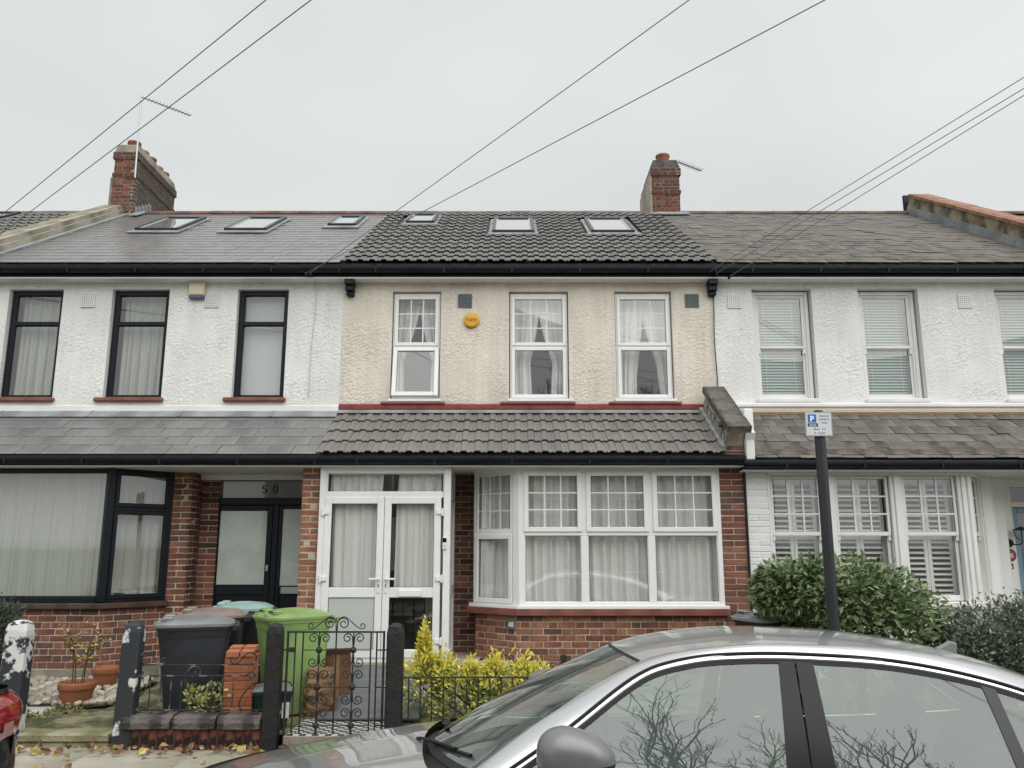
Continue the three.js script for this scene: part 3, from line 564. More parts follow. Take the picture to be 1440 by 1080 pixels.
  const bay = P(h, 'bay_window', [...rim(0.10, 2.605, 1.185, 2.885, bz, bz - 0.08, 0.06), B(0.16, 2.545, 2.045, 2.105, bz - 0.08, bz - 0.002, 0.006), B(0.855, 0.945, 1.245, 2.046, bz - 0.08, bz - 0.003, 0.006), B(1.685, 1.775, 1.245, 2.046, bz - 0.08, bz - 0.003, 0.006), B(0.865, 0.935, 2.104, 2.83, bz - 0.08, bz - 0.003, 0.006), B(1.695, 1.765, 2.104, 2.83, bz - 0.08, bz - 0.003, 0.006)], M.upvc);
  P(bay, 'sill', [sillGeo(1.165, 1.20, 0.045)], M.upvc);
  for (const [a, b] of [[0.145, 0.875], [0.925, 1.705], [1.755, 2.56]]) { casement(bay, a, b, 2.09, 2.845, bz + 0.02, { nx: 3, ny: 3, w: 0.062, bw: 0.017 }); }
  for (const [a, b] of [[0.15, 0.866], [0.934, 1.696], [1.764, 2.555]]) { casement(bay, a - 0.012, b + 0.012, 1.222, 2.066, bz - 0.03, { w: 0.030, dg: 0.012 }); }
  for (const x of [0.51, 2.16]) P(bay, 'trickle_vent', B(x - 0.16, x + 0.16, 2.852, 2.872, bz, bz + 0.014, 0.004), M.upvc);
  const cs = { a: [-0.50, -10.885], b: [0.085, -10.4] }, cl = segLen(cs);
  withM(segM(cs), () => {
    const cw = P(h, 'bay_window', [...rim(0, cl, 1.185, 2.885, 0, -0.08, 0.055), B(0.055, cl - 0.055, 2.05, 2.10, -0.08, -0.002, 0.006)], M.upvc);
    casement(cw, 0.03, cl - 0.10, 2.085, 2.85, 0.0, { nx: 3, ny: 3, w: 0.05, bw: 0.016 });
    casement(cw, 0.03, cl - 0.10, 1.22, 2.065, 0.018, { w: 0.062 });
    P(cw, 'corner_post', B(cl - 0.095, cl + 0.02, 1.2, 2.886, -0.07, 0.012, 0.01), M.upvc);
  });
  const GB = 'net curtains in the bay of the cream house';
  drape('net curtain behind the narrow angled side light of the white bay', -0.40, 0.06, 1.2, 2.86, -10.80, { n: 5, seed: 21, group: GB });
  drape('net curtain in the first front light of the white bay', 0.12, 0.92, 1.2, 2.86, -10.56, { n: 8, seed: 22, amp: 0.03, group: GB });
  drape('net curtain in the middle front light of the white bay', 0.92, 1.75, 1.2, 2.86, -10.57, { n: 8, seed: 23, amp: 0.035, group: GB });
  drape('net curtain in the last front light of the white bay beside brick pier', 1.74, 2.58, 1.2, 2.86, -10.56, { n: 7, seed: 24, amp: 0.035, group: GB });
  // porch
  const pz = -10.3, px0 = -2.375, px1 = -0.77, t0 = 0.55, t1 = 2.885;
  const pm = P(h, 'porch', [...rim(px0, px1, t0, t1, pz, pz - 0.075, 0.075, 0.006, 0.06), B(px0 + 0.075, px1 - 0.075, 2.505, 2.575, pz - 0.075, pz - 0.002, 0.006), B(px1 - 0.075, px1 + 0.012, t0, t1 - 0.01, pz - 0.09, pz + 0.012, 0.008), B(px0 - 0.01, px0 + 0.05, t0, t1 - 0.01, pz - 0.05, pz + 0.008, 0.006)], M.upvc);
  pane(pm, px0 + 0.085, px1 - 0.09, 2.585, 2.805, pz - 0.03); P(pm, 'seal', rim(px0 + 0.073, px1 - 0.076, 2.573, 2.812, pz - 0.026, pz - 0.036, 0.012, 0.001), M.upvc);
  const leaf = (a, b, right) => {
    const zf = pz + 0.014, w = 0.085;
    const d = P(h, 'porch_door', [...rim(a, b, t0 + 0.055, 2.515, zf, zf - 0.06, w, 0.008, 0.1), B(a + w, b - w, 1.305, 1.425, zf - 0.06, zf - 0.002, 0.007)], M.upvc);
    P(d, 'seal', [...rim(a + w - 0.002, b - w + 0.002, 1.423, 2.432, zf - 0.016, zf - 0.026, 0.008, 0.001), ...rim(a + w - 0.002, b - w + 0.002, t0 + 0.153, 1.307, zf - 0.016, zf - 0.026, 0.008, 0.001)], M.rubber);
    pane(d, a + w, b - w, 1.425, 2.43, zf - 0.022);
    if (right) pane(d, a + w, b - w, t0 + 0.155, 1.305, zf - 0.022, M.glassDark); else P(d, 'lower_panel', B(a + w, b - w, t0 + 0.155, 1.305, zf - 0.04, zf - 0.02, 0), M.panelGrey);
    const hx = right ? a + 0.042 : b - 0.042, s = right ? 1 : -1;
    const hd = P(d, 'handle', [B(hx - 0.016, hx + 0.016, 1.36, 1.60, zf, zf + 0.012, 0.005), B(hx - 0.012, hx + s * 0.115, 1.515, 1.538, zf + 0.035, zf + 0.055, 0.006), B(hx - 0.012, hx + 0.012, 1.513, 1.54, zf + 0.01, zf + 0.05, 0.005)], M.upvc);
    P(d, 'keyhole', B(hx - 0.006, hx + 0.006, 1.425, 1.465, zf + 0.011, zf + 0.0135, 0.002), M.rubber);
    const ex = right ? b - 0.01 : a + 0.01;
    for (const y of [0.80, 1.53, 2.33]) P(d, 'hinge', [B(ex - 0.045, ex + 0.045, y - 0.03, y + 0.03, zf, zf + 0.02, 0.006), B(ex - 0.014 + (right ? 0.03 : -0.03), ex + 0.014 + (right ? 0.03 : -0.03), y - 0.05, y + 0.045, zf, zf + 0.028, 0.01)], M.upvc);
    if (right) P(d, 'letterbox', B((a + b) / 2 - 0.15, (a + b) / 2 + 0.13, 1.318, 1.395, zf, zf + 0.022, 0.01), M.upvc);
  };
  leaf(px0 + 0.065, -1.578, false); leaf(-1.572, px1 - 0.105, true);
  P(h, 'porch_side', (() => { const g = []; const m = new THREE.Matrix4().makeTranslation(px1 + 0.0, 0, pz - 0.08).multiply(new THREE.Matrix4().makeRotationY(Math.PI / 2)); const L = 0.9; for (const q of [...rim(0, L, t0, t1, 0, -0.06, 0.06), B(0.06, L - 0.06, 2.505, 2.575, -0.06, -0.002), B(0.06, L - 0.06, 1.305, 1.425, -0.06, -0.002)]) g.push(q.applyMatrix4(m)); return g; })(), M.upvc);
  { const x = px1 - 0.03, za = pz - 0.14, zb = pz - 0.92; for (const [a, b] of [[0.62, 1.305], [1.425, 2.505], [2.575, 2.83]]) P(pm, 'side_pane', quad([x, a, za], [x, a, zb], [x, b, zb], [x, b, za]), M.glass); }
  P(h, 'porch_inner_wall', [B(XL, -0.47, 0.5, 2.88, -11.36, -11.305, 0), B(px0 - 0.02, px0 + 0.0, 0.5, 2.88, -11.3, pz - 0.08, 0)], M.room);
  P(h, 'porch_step', [B(px0 - 0.03, px1 + 0.08, 0.2, 0.50, -11.3, -10.24, 0.012), B(px0 - 0.01, px1 + 0.05, 0.50, 0.55, -10.42, -10.22, 0.01)], M.concrete);
  const inner = P(h, 'inner_door', [B(-2.0, -1.15, 0.55, 2.55, -11.3, -11.26, 0.01)], mat([0.05, 0.055, 0.05], 0.5));
  P(inner, 'door_light', B(-1.72, -1.42, 1.6, 2.3, -11.26, -11.245, 0.004), M.frosted);
  const GP = 'net curtains inside the white porch';
  drape('long net curtain behind the left porch door', -2.24, -1.60, 1.34, 2.50, -10.42, { n: 6, seed: 31, amp: 0.026, group: GP });
  drape('long net curtain behind the right porch door with dark gap beside it', -1.45, -0.94, 1.34, 2.50, -10.42, { n: 6, seed: 32, amp: 0.026, group: GP });
  drape('short net curtain on the left of the porch fanlight', -2.28, -1.62, 2.56, 2.86, -10.43, { n: 8, seed: 33, amp: 0.018, group: GP });
  drape('short net curtain on the right of the porch fanlight', -1.43, -0.88, 2.56, 2.86, -10.43, { n: 7, seed: 34, amp: 0.018, group: GP });
  bp.flush(); tp.flush();
  const bell = thing('doorbell', 'small white video doorbell with black top on the porch post', 'doorbell', [-0.825, 1.95, pz + 0.012]);
  P(bell, 'case', B(-0.026, 0.026, -0.07, 0.07, 0, 0.024, 0.008), M.upvc); P(bell, 'camera_cover', B(-0.024, 0.024, 0.012, 0.066, 0.02, 0.027, 0.005), M.blackGloss); P(bell, 'button', xf(new THREE.CylinderGeometry(0.013, 0.013, 0.006, 18), { r: [Math.PI / 2, 0, 0], t: [0, -0.03, 0.025] }), M.panelGrey);
}
// signs and writing
function textTex(w, h, draw) { const c = document.createElement('canvas'); c.width = w; c.height = h; const g = c.getContext('2d'); draw(g, w, h); const t = new THREE.CanvasTexture(c); t.colorSpace = THREE.SRGBColorSpace; t.anisotropy = 8; return t; }
function face(w, h, z) { const g = new THREE.PlaneGeometry(w, h); g.translate(0, 0, z); const q = g.toNonIndexed(); q.userData = { keep: true }; return q; }
const printed = (t, r = 0.5) => new THREE.MeshStandardMaterial({ map: t, roughness: r });
{
  const y = thing('alarm_box', 'round yellow burglar alarm box on the cream upper wall', 'alarm box', [-0.572, 5.052, -11.29]);
  const prof = [[0, 0.06], [0.085, 0.06], [0.1, 0.052], [0.108, 0.035], [0.108, 0.0], [0, 0]].map(p => new THREE.Vector2(...p));
  P(y, 'cover', xf(new THREE.LatheGeometry(prof, 40), { r: [Math.PI / 2, 0, 0] }), mat([0.72, 0.36, 0.018], 0.4));
  P(y, 'base', xf(new THREE.CylinderGeometry(0.1, 0.1, 0.03, 32), { r: [Math.PI / 2, 0, 0], t: [0, -0.012, 0.008] }), mat([0.12, 0.1, 0.08], 0.6));
  const tx = textTex(256, 128, (g, w, h) => { g.fillStyle = '#dda31f'; g.fillRect(0, 0, w, h); g.fillStyle = '#0c0c0a'; g.font = 'bold 124px sans-serif'; g.textAlign = 'center'; g.textBaseline = 'middle'; g.fillText('Yale', w / 2, h / 2); });
  P(y, 'lettering', face(0.156, 0.078, 0.0625), printed(tx, 0.4));
  const n = thing('number_plaque', 'small grey square plaque numbered 48 on the bay brickwork', 'house number', [-0.005, 0.985, -10.435]);
  n.rotation.y = -0.72;
  const nt = textTex(128, 128, (g) => { g.fillStyle = '#565c5e'; g.fillRect(0, 0, 128, 128); g.fillStyle = '#f2f2ee'; g.font = 'bold 92px sans-serif'; g.textAlign = 'center'; g.textBaseline = 'middle'; g.fillText('48', 64, 68); });
  P(n, 'plate', B(-0.06, 0.06, -0.065, 0.065, -0.02, 0.012, 0.004), mat([0.17, 0.185, 0.19], 0.6)); P(n, 'number', face(0.11, 0.118, 0.0135), printed(nt));
}

// ================================================================== left house: white roughcast, black frames, slate roof
{
  const h = shell('terraced_house', 'white roughcast house with black window frames and shiny grey slate roof', X50, XL, M.white);
  const bp = new Pieces(h, 'brick'), tp = new Pieces(h, 'slate');
  const W = [[-7.17, -6.40, 3.93, 5.52], [-5.70, -4.885, 3.93, 5.52], [-3.91, -3.185, 3.93, 5.52]];
  P(h, 'upper_wall', [roughcast(X50, XL, 3.83, 5.68, W, -11.3, 0.019, 9), ...W.flatMap(w => reveals(w, -11.298, -11.46)), B(X50, XL, 5.60, 5.70, -11.36, -11.315, 0)], M.white);
  P(h, 'interior_wall', [...roomBox(X50 + 0.06, XL - 0.06, 3.72, 5.7, -11.47, -15), ...roomBox(X50 + 0.06, -4.45, 0.55, 2.87, -11.3, -15.2)], M.room);
  P(h, 'interior_floor', B(X50 + 0.1, -4.5, 0.5, 0.549, -15.2, -10.95, 0), M.floorDark);
  const roof = roofDeck(h, X50, XL, M.darkStone);
  const RW = [[-6.42, -5.68, 2.67, 4.06], [-4.90, -4.18, 2.67, 4.06], [-3.25, -2.75, 3.2, 4.21]];
  RW.forEach(r => roofWindow(h, ...r));
  const g1 = slateG(0.305, 0.5, 0.008);
  tileField(tp, roof, RA, X50 + 0.2, XL, { rows: 20, w: 0.305, geo: g1, mats: slateWet, tilt: 0.018, lift: 0.012, holes: RW, stagger: 1, seed: 15, rag: 0.35 });
  tileField(tp, roof, LA, X50, XL - 0.01, { rows: 5, w: 0.305, geo: g1, mats: slateWet, tilt: 0.018, lift: 0.012, stagger: 1, seed: 16, rag: 0.35 });
  ridge(roof, X50 + 0.5, XL, ridgeRed);
  gutters(h, X50, XL);
  const fl = P(h, 'lead_flashing', slopePrism(LA, X50, XL, lenOf(LA) - 0.20, lenOf(LA) + 0.01, 0.03, 0.038), M.lead);
  for (let x = X50 + 0.6; x < XL; x += 1.25) P(fl, 'flashing_lap', slopePrism(LA, x, x + 0.03, lenOf(LA) - 0.2, lenOf(LA), 0.036, 0.046), M.lead);
  P(h, 'plaster_band', [B(X50, XL, 3.70, 3.835, -11.36, -11.275, 0.008)], M.whitePaint);
  W.forEach((w, i) => {
    const [a, b] = w, zf = -11.37;
    const win = P(h, 'window', [...rim(a + 0.01, b - 0.01, 3.945, 5.51, zf, zf - 0.07, 0.062, 0.006, 0.05), B(a + 0.07, b - 0.07, 5.005, 5.06, zf - 0.07, zf - 0.002, 0.006)], M.navy);
    casement(win, a + 0.05, b - 0.05, 3.97, 5.03, zf - 0.012, { w: 0.03, m: M.navy }); casement(win, a + 0.05, b - 0.05, 5.035, 5.475, zf - 0.012, { w: 0.03, m: M.navy });
    P(win, 'sill', B(a - 0.10, b + 0.04, 3.885, 3.944, -11.44, -11.232, 0.014), M.sillRed);
  });
  const GU = 'curtains in the upper windows of the white house with black frames';
  drape('sheer curtain in the far left upper window with black frame', -7.10, -6.47, 3.96, 5.49, -11.56, { n: 9, seed: 41, m: M.sheer, group: GU });
  drape('sheer curtain in the second black-framed upper window', -5.63, -4.95, 3.96, 5.49, -11.56, { n: 10, seed: 42, m: M.sheer, group: GU });
  drape('plain grey roller blind in the black-framed upper window nearest the cream house', -3.85, -3.25, 3.96, 5.49, -11.54, { n: 1, amp: 0.002, seed: 43, m: M.blindGrey, name: 'roller_blind' }).userData.category = 'blind';
  airBrick(h, -6.035, 5.355, -11.288, M.whitePaint, 0.21); airBrick(h, -4.272, 5.35, -11.288, M.whitePaint, 0.21);
  // brick ground floor
  const front = -10.4, pcol = brickRed;
  const segs = [
    { a: [-6.95, front], b: [-5.02, front], y0: 0.47, y1: 1.165, t: 0.1 }, { a: [-5.02, front], b: [-4.45, -10.95], y0: 0.47, y1: 1.165, t: 0.1 }, { a: [-7.6, -11.0], b: [-6.95, front], y0: 0.47, y1: 1.165, t: 0.1 },
    { a: [-4.47, -10.95], b: [-4.22, -10.95], y0: 0.40, y1: 2.88, small: 1, t: 0.2 }, { a: [-4.22, -10.95], b: [-4.22, -11.3], y0: 0.4, y1: 2.88, t: 0.15, mats: brickDark }, { a: [-4.22, -11.29], b: [-3.98, -11.29], y0: 0.4, y1: 2.86, t: 0.1, small: 1, mats: brickDark.concat(brickRed) },  // darker bricks on the return and back of the recess
  ];
  brickwork(h, bp, 'brick_wall', segs, pcol, M.mortar);
  P(h, 'plinth', [B(-6.95, -5.02, 0.15, 0.47, -10.5, -10.385, 0.01), B(0, 0.8, 0.15, 0.47, -0.1, 0.015, 0.01).applyMatrix4(segM(segs[1]))], M.concrete);
  const sg = (y0, y1, out) => { const s = new THREE.Shape(); [[-7.7, -11.0 + out], [-6.95 - out * 0.4, front + out], [-5.02 + out * 0.4, front + out], [-4.42, -10.98 + out], [-4.5, -11.1], [-5.2, -10.6], [-7.0, -10.6], [-7.7, -11.2]].forEach((p, i) => i ? s.lineTo(p[0], -p[1]) : s.moveTo(p[0], -p[1])); const g = new THREE.ExtrudeGeometry(s, { depth: y1 - y0, bevelEnabled: true, bevelSize: 0.01, bevelThickness: 0.01, bevelSegments: 1 }); g.rotateX(-Math.PI / 2); g.translate(0, y0, 0); g.computeVertexNormals(); return g; };
  P(h, 'bay_sill', [sg(1.175, 1.225, 0.075)], M.sillBrown);
  const bz = front;
  const bay = P(h, 'bay_window', [...rim(-6.95, -5.02, 1.24, 2.89, bz, bz - 0.08, 0.07, 0.006)], M.navy);
  casement(bay, -6.90, -5.07, 1.28, 2.855, bz - 0.01, { w: 0.035, m: M.navy });
  const c1 = { a: [-5.02, front], b: [-4.46, -10.95] }, cl = segLen(c1);
  withM(segM(c1), () => {
    const cw = P(h, 'bay_window', [...rim(0.0, cl, 1.24, 2.89, 0, -0.08, 0.075, 0.006), B(0.075, cl - 0.075, 2.345, 2.425, -0.08, -0.002, 0.006), B(-0.05, 0.05, 1.24, 2.89, -0.07, 0.02, 0.01)], M.navy);
    casement(cw, 0.055, cl - 0.05, 2.40, 2.85, 0.014, { w: 0.05, m: M.navy }); casement(cw, 0.055, cl - 0.05, 1.275, 2.36, 0.014, { w: 0.05, m: M.navy });
    P(cw, 'window_handle', B(0.16, 0.30, 1.325, 1.345, -0.06, -0.04, 0.005), M.navy);
  });
  const c0 = { a: [-7.55, -10.97], b: [-6.95, front] };
  withM(segM(c0), () => { const cw = P(h, 'bay_window', rim(0, segLen(c0), 1.24, 2.89, 0, -0.08, 0.075), M.navy); casement(cw, 0.05, segLen(c0) - 0.05, 1.28, 2.85, 0.012, { w: 0.05, m: M.navy }); });
  drape('wide sheer curtain behind the large black-framed bay pane', -6.95, -5.10, 1.25, 2.86, -10.58, { n: 15, seed: 44, amp: 0.02, m: M.sheer, group: 'sheer curtains in the black-framed bay' });
  const sc = drape('sheer curtain behind the angled black-framed side light of the bay', 0, 0.72, 1.25, 2.86, 0, { n: 7, seed: 45, amp: 0.015, m: M.sheer, group: 'sheer curtains in the black-framed bay' });
  sc.rotation.y = Math.atan2(0.55, 0.56); sc.position.set(-5.12, 0, -10.56);
  // recessed doorway
  const dz = -11.33, d0 = -4.13, d1 = -2.66;
  const fr = P(h, 'door_frame', [...rim(d0, d1, 0.5, 2.885, dz, dz - 0.09, 0.085, 0.006, 0.03), B(d0 + 0.085, d1 - 0.085, 2.47, 2.565, dz - 0.09, dz - 0.002, 0.006), B(-3.245, -3.165, 0.5, 2.47, dz - 0.09, dz - 0.001, 0.006)], M.navy);
  P(fr, 'fanlight', B(d0 + 0.08, d1 - 0.08, 2.56, 2.81, dz - 0.06, dz - 0.04, 0), mat([0.17, 0.19, 0.16], 0.08, { coat: 1, coatR: 0.01 }));
  const door = P(h, 'front_door', [...rim(d0 + 0.09, -3.25, 0.53, 2.465, dz - 0.01, dz - 0.06, 0.075, 0.006, 0.2), B(d0 + 0.16, -3.32, 1.28, 1.415, dz - 0.06, dz - 0.012, 0.006), B(d0 + 0.16, -3.32, 0.72, 1.28, dz - 0.05, dz - 0.03, 0)], M.navy);
  P(door, 'door_glass', B(d0 + 0.16, -3.32, 1.41, 2.395, dz - 0.045, dz - 0.03, 0), M.frosted);
  P(door, 'door_edge_trim', B(d0 + 0.083, d0 + 0.089, 0.55, 2.45, dz - 0.01, dz + 0.006, 0.001), M.alu);
  P(door, 'lock', [B(-3.305, -3.27, 1.59, 1.67, dz - 0.012, dz + 0.004, 0.004), xf(new THREE.CylinderGeometry(0.017, 0.017, 0.03, 16), { r: [Math.PI / 2, 0, 0], t: [-3.285, 1.64, dz + 0.008] })], M.steel);
  const sl = P(h, 'side_light', [...rim(-3.165, d1 - 0.085, 0.53, 2.465, dz - 0.012, dz - 0.06, 0.05, 0.006), B(-3.12, d1 - 0.13, 1.28, 1.40, dz - 0.06, dz - 0.014, 0.005)], M.navy);
  P(sl, 'door_glass', B(-3.12, d1 - 0.13, 1.395, 2.42, dz - 0.045, dz - 0.032, 0), M.frosted); P(sl, 'letter_plate', B(-3.09, -2.86, 1.295, 1.385, dz - 0.014, dz - 0.002, 0.006), M.steel); P(sl, 'lower_panel', B(-3.12, d1 - 0.13, 0.57, 1.29, dz - 0.05, dz - 0.035, 0), M.navy);
  P(h, 'door_step', B(-4.4, -2.64, 0.2, 0.5, -11.42, -10.75, 0.012), M.concrete);
  P(h, 'porch_ceiling_trim', B(-4.3, -2.64, 2.80, 2.879, -11.31, -11.23, 0.01), M.timber);
  // digits 50 on the fanlight
  for (const [ch, x] of [['5', -3.43], ['0', -3.28]]) { const g = new TextGeometry(ch, { font: FONT, size: 0.105, depth: 0.012, curveSegments: 8, bevelEnabled: false }); g.translate(x, 2.63, dz - 0.041); P(fr, 'house_number', g, M.rubber); }
  // chimney on the party wall with the house to its left, and the parapet
  const matsF = brickRed.slice(5, 7).concat(brickDark), p = [-15.25, -15.62, -15.98, -16.32, -16.62];
  chimney(h, bp, -7.78, -7.33, -15.0, -16.8, 7.85, [[9.00, 9.075, 0.02], [9.36, 9.51, 0.03]], 9.51, 9.69, p.map((z, i) => [-7.55, z, 0.115, [0.15, 0.14, 0.17, 0.13, 0.15][i], i % 2 ? potBuff : potRed]), matsF, brickGrey, 1, M.concrete, potRed);
  P(h, 'chimney_render', B(-7.84, -7.786, 7.9, 9.0, -16.8, -15.01, 0.02), M.concrete);
  P(h, 'chimney_flashing', [B(-7.36, -7.26, 8.05, 8.2, -15.1, -14.96, 0.01), slopePrism(RA, -7.32, -7.12, 4.4, 4.95, 0.05, 0.06), ...[0, 1, 2, 3, 4].map(i => B(-7.325, -7.315, 8.25 + i * 0.07, 8.42 + i * 0.07, -15.2 - i * 0.13, -15.05 - i * 0.13, 0))], M.lead);
  const par = P(h, 'parapet', [slopePrism(RA, -7.80, -7.50, 0.0, 4.72, -0.1, 0.13)], M.concrete);
  for (let i = 0; i < 6; i++) P(par, 'coping_stone', slopePrism(RA, -7.87, -7.54, i * 0.787, (i + 1) * 0.787 - 0.008, 0.132, 0.21), M.concrete);
  P(h, 'parapet_flashing', slopePrism(RA, -7.498, -7.40, 0.0, 4.72, 0.02, 0.05), M.lead);
  bp.flush(); tp.flush();
  aerial('tall television aerial strapped to the left brick chimney', [-7.36, 10.70, -15.0], [-6.67, 10.70, -15.71], [[-7.33, 8.95, -14.95], [-7.37, 10.76, -14.97]], 0.07, 0.16);
  const bx = thing('alarm_box', 'cream alarm box with blue base on the white upper wall', 'alarm box', [-4.48, 5.53, -11.29]);
  P(bx, 'cover', xf(B(-0.115, 0.115, -0.12, 0.15, 0, 0.075, 0.02), {}), mat([0.62, 0.55, 0.38], 0.5)); P(bx, 'base', B(-0.105, 0.105, -0.165, -0.122, 0, 0.065, 0.014), mat([0.06, 0.10, 0.17], 0.4));
}

// ================================================================== right house: white, sash windows, old slates
{
  const h = shell('terraced_house', 'white painted house with sash windows, plantation shutters and weathered slates', XR, X46, M.white);
  const bp = new Pieces(h, 'brick'), tp = new Pieces(h, 'slate');
  const W = [[3.42, 4.27, 3.88, 5.53], [4.93, 5.79, 3.88, 5.53], [6.88, 7.72, 3.88, 5.53]];
  P(h, 'upper_wall', [roughcast(XR, X46, 3.86, 5.68, W, -11.3, 0.019, 17), ...W.flatMap(w => reveals(w, -11.298, -11.5)), B(XR, X46, 5.60, 5.70, -11.36, -11.315, 0)], M.white);
  P(h, 'interior_wall', [...roomBox(XR + 0.06, X46 - 0.06, 3.72, 5.7, -11.5, -15), ...roomBox(XR + 0.06, 6.3, 0.55, 2.83, -11.3, -15.2)], M.roomCream);
  P(h, 'interior_floor', B(XR + 0.1, 6.2, 0.5, 0.549, -15.2, -10.95, 0), M.floorDark);
  const roof = roofDeck(h, XR, X46, M.darkStone);
  const g1 = slateG(0.265, 0.4, 0.010);
  tileField(tp, roof, RA, XR, X46 - 0.3, { rows: 26, w: 0.265, geo: g1, mats: slateOld, tilt: 0.026, lift: 0.014, stagger: 1, seed: 25, rag: 2.2 });
  tileField(tp, roof, { ...LA, y0: LA.y0 - 0.05 }, XR + 0.14, X46, { rows: 6, w: 0.265, geo: g1, mats: slateOld.map((m, i) => { const k = m.clone(); k.color.multiplyScalar(1.12); return k; }), tilt: 0.03, lift: 0.018, stagger: 1, seed: 26, rag: 2.4 });
  ridge(roof, XR + 0.45, X46 - 0.3, mat([0.17, 0.12, 0.09], 0.9, { map: ['stain', 0.5, 1, 0.6] }));
  gutters(h, XR, X46, -0.055);
  P(h, 'plaster_band', [B(XR + 0.15, X46, 3.66, 3.80, -11.36, -11.255, 0.01), B(XR + 0.15, X46, 3.80, 3.862, -11.36, -11.22, 0.014)], M.whitePaint);
  P(h, 'mortar_fillet', slopePrism(LA, XR + 0.15, X46, lenOf(LA) - 0.09, lenOf(LA) + 0.03, 0.0, 0.06), mat([0.42, 0.33, 0.22], 0.95, { bump: ['soft', 0.2, 0.006] }));
  W.forEach((w, i) => {
    const a = w[0] + 0.02, b = w[1] - 0.02, zf = -11.40;
    const win = P(h, 'window', [...rim(a, b, 3.925, 5.515, zf, zf - 0.1, 0.05, 0.006, 0.03), ...rim(a + 0.05, b - 0.05, 3.95, 5.466, zf - 0.022, zf - 0.1, 0.022, 0.003)], M.timber);
    casement(win, a + 0.06, b - 0.06, 4.68, 5.462, zf - 0.03, { w: 0.042, m: M.timber, wb: 0.045, dg: 0.02 });
    casement(win, a + 0.06, b - 0.06, 3.955, 4.705, zf - 0.062, { w: 0.045, m: M.timber, wb: 0.07, dg: 0.02 });
    for (const x of [a + 0.085, b - 0.085]) P(win, 'sash_horn', B(x - 0.02, x + 0.02, 4.60, 4.682, zf - 0.055, zf - 0.032, 0.01), M.timber);
    P(win, 'sill', B(a - 0.03, b + 0.03, 3.865, 3.926, zf - 0.1, -11.235, 0.012), M.timber);
    const label = ['pale green venetian blind in the upper sash window nearest the cream house', 'pale green venetian blind in the middle upper sash window', 'pale green venetian blind in the upper sash window cut by the right edge'][i];
    const bl = thing('venetian_blind', label, 'blind', [(a + b) / 2, 5.44, zf - 0.16], 'venetian blinds in the right-hand white house', true);
    P(bl, 'head_rail', B(a + 0.07, b - 0.07, 5.43, 5.47, zf - 0.18, zf - 0.14, 0.004), M.timber);
    const sg = fix(xf(B(a + 0.075 - (a + b) / 2, b - 0.075 - (a + b) / 2, -0.0015, 0.0015, -0.025, 0.025, 0), { r: [0.85, 0, 0] }));
    for (let y = 5.41, k = 0; y > 3.98; y -= 0.042, k++) { const s = new THREE.Mesh(sg, M.blindSlat); s.name = 'slat'; s.position.set(0, y - 5.44, 0.0); s.rotation.z = rr(-0.002, 0.002); bl.add(s); }
    for (const x of [a + 0.2, b - 0.2]) P(bl, 'ladder_cord', B(x - 0.002, x + 0.002, 3.98, 5.43, zf - 0.137, zf - 0.134, 0), M.timber);
  });
  for (const x of [3.166, 6.45]) airBrick(h, x, 5.335, -11.288, M.whitePaint, 0.2);
  // party wall stub between the two lower roofs
  const pw = [{ a: [2.64, -10.2], b: [2.875, -10.2], y0: 3.0, y1: 3.40, small: 1, t: 0.2, mats: brickRed }];
  brickwork(h, bp, 'party_wall', pw, brickRed, M.mortar, [slopePrism(LA, 2.65, 2.87, 0.12, lenOf(LA), -0.02, 0.31)]);
  const cp = P(h, 'party_wall_coping', [slopePrism(LA, 2.61, 2.90, -0.06, lenOf(LA), 0.315, 0.40), B(2.60, 2.905, 3.385, 3.47, -10.32, -10.10, 0.02)], M.darkStone);
  P(h, 'party_wall_render', [B(2.885, 3.0, 2.96, 3.60, -10.3, -10.14, 0.012), slopePrism(LA, 2.88, 3.0, 0.1, lenOf(LA), -0.02, 0.25), B(2.88, 3.02, 3.55, 3.80, -11.3, -10.9, 0.02)], M.whitePaint);
  P(h, 'step_flashing', [slopePrism(LA, 2.58, 2.645, 0.03, lenOf(LA) - 0.02, 0.05, 0.10), ...[0, 1, 2, 3, 4, 5].map(i => slopePrism(LA, 2.625, 2.64, 0.05 + i * 0.21, 0.22 + i * 0.21, 0.05, 0.20 + 0.03 * (i % 2)))], mat([0.40, 0.40, 0.38], 0.8, { map: ['stain', 0.4, 1, 0.2, 1.4], bump: ['soft', 0.1, 0.006] }));
  // white brick pier and bay
  const front = -10.4;
  const wb = [[0.70, 0.71, 0.69], [0.73, 0.735, 0.715], [0.67, 0.68, 0.665]].map(c => mat(c, 0.7, { bump: ['soft', 0.2, 0.002] }));
  brickwork(h, bp, 'painted_brick_wall', [{ a: [2.925, front], b: [3.205, front], y0: 0.33, y1: 2.83, small: 1, t: 0.3, mats: wb }, { a: [3.205, front], b: [5.68, front], y0: 0.33, y1: 1.16, t: 0.1, mats: wb }, { a: [5.68, front], b: [6.14, -10.9], y0: 0.33, y1: 1.16, t: 0.1, mats: wb }], wb, M.whitePaint);
  P(h, 'pipe', tube([[2.915, 2.86, -10.36], [2.917, 2.0, -10.37], [2.916, 1.2, -10.365], [2.918, 0.4, -10.37]], 0.012, 20, 6), M.rubber);
  const bz = front;
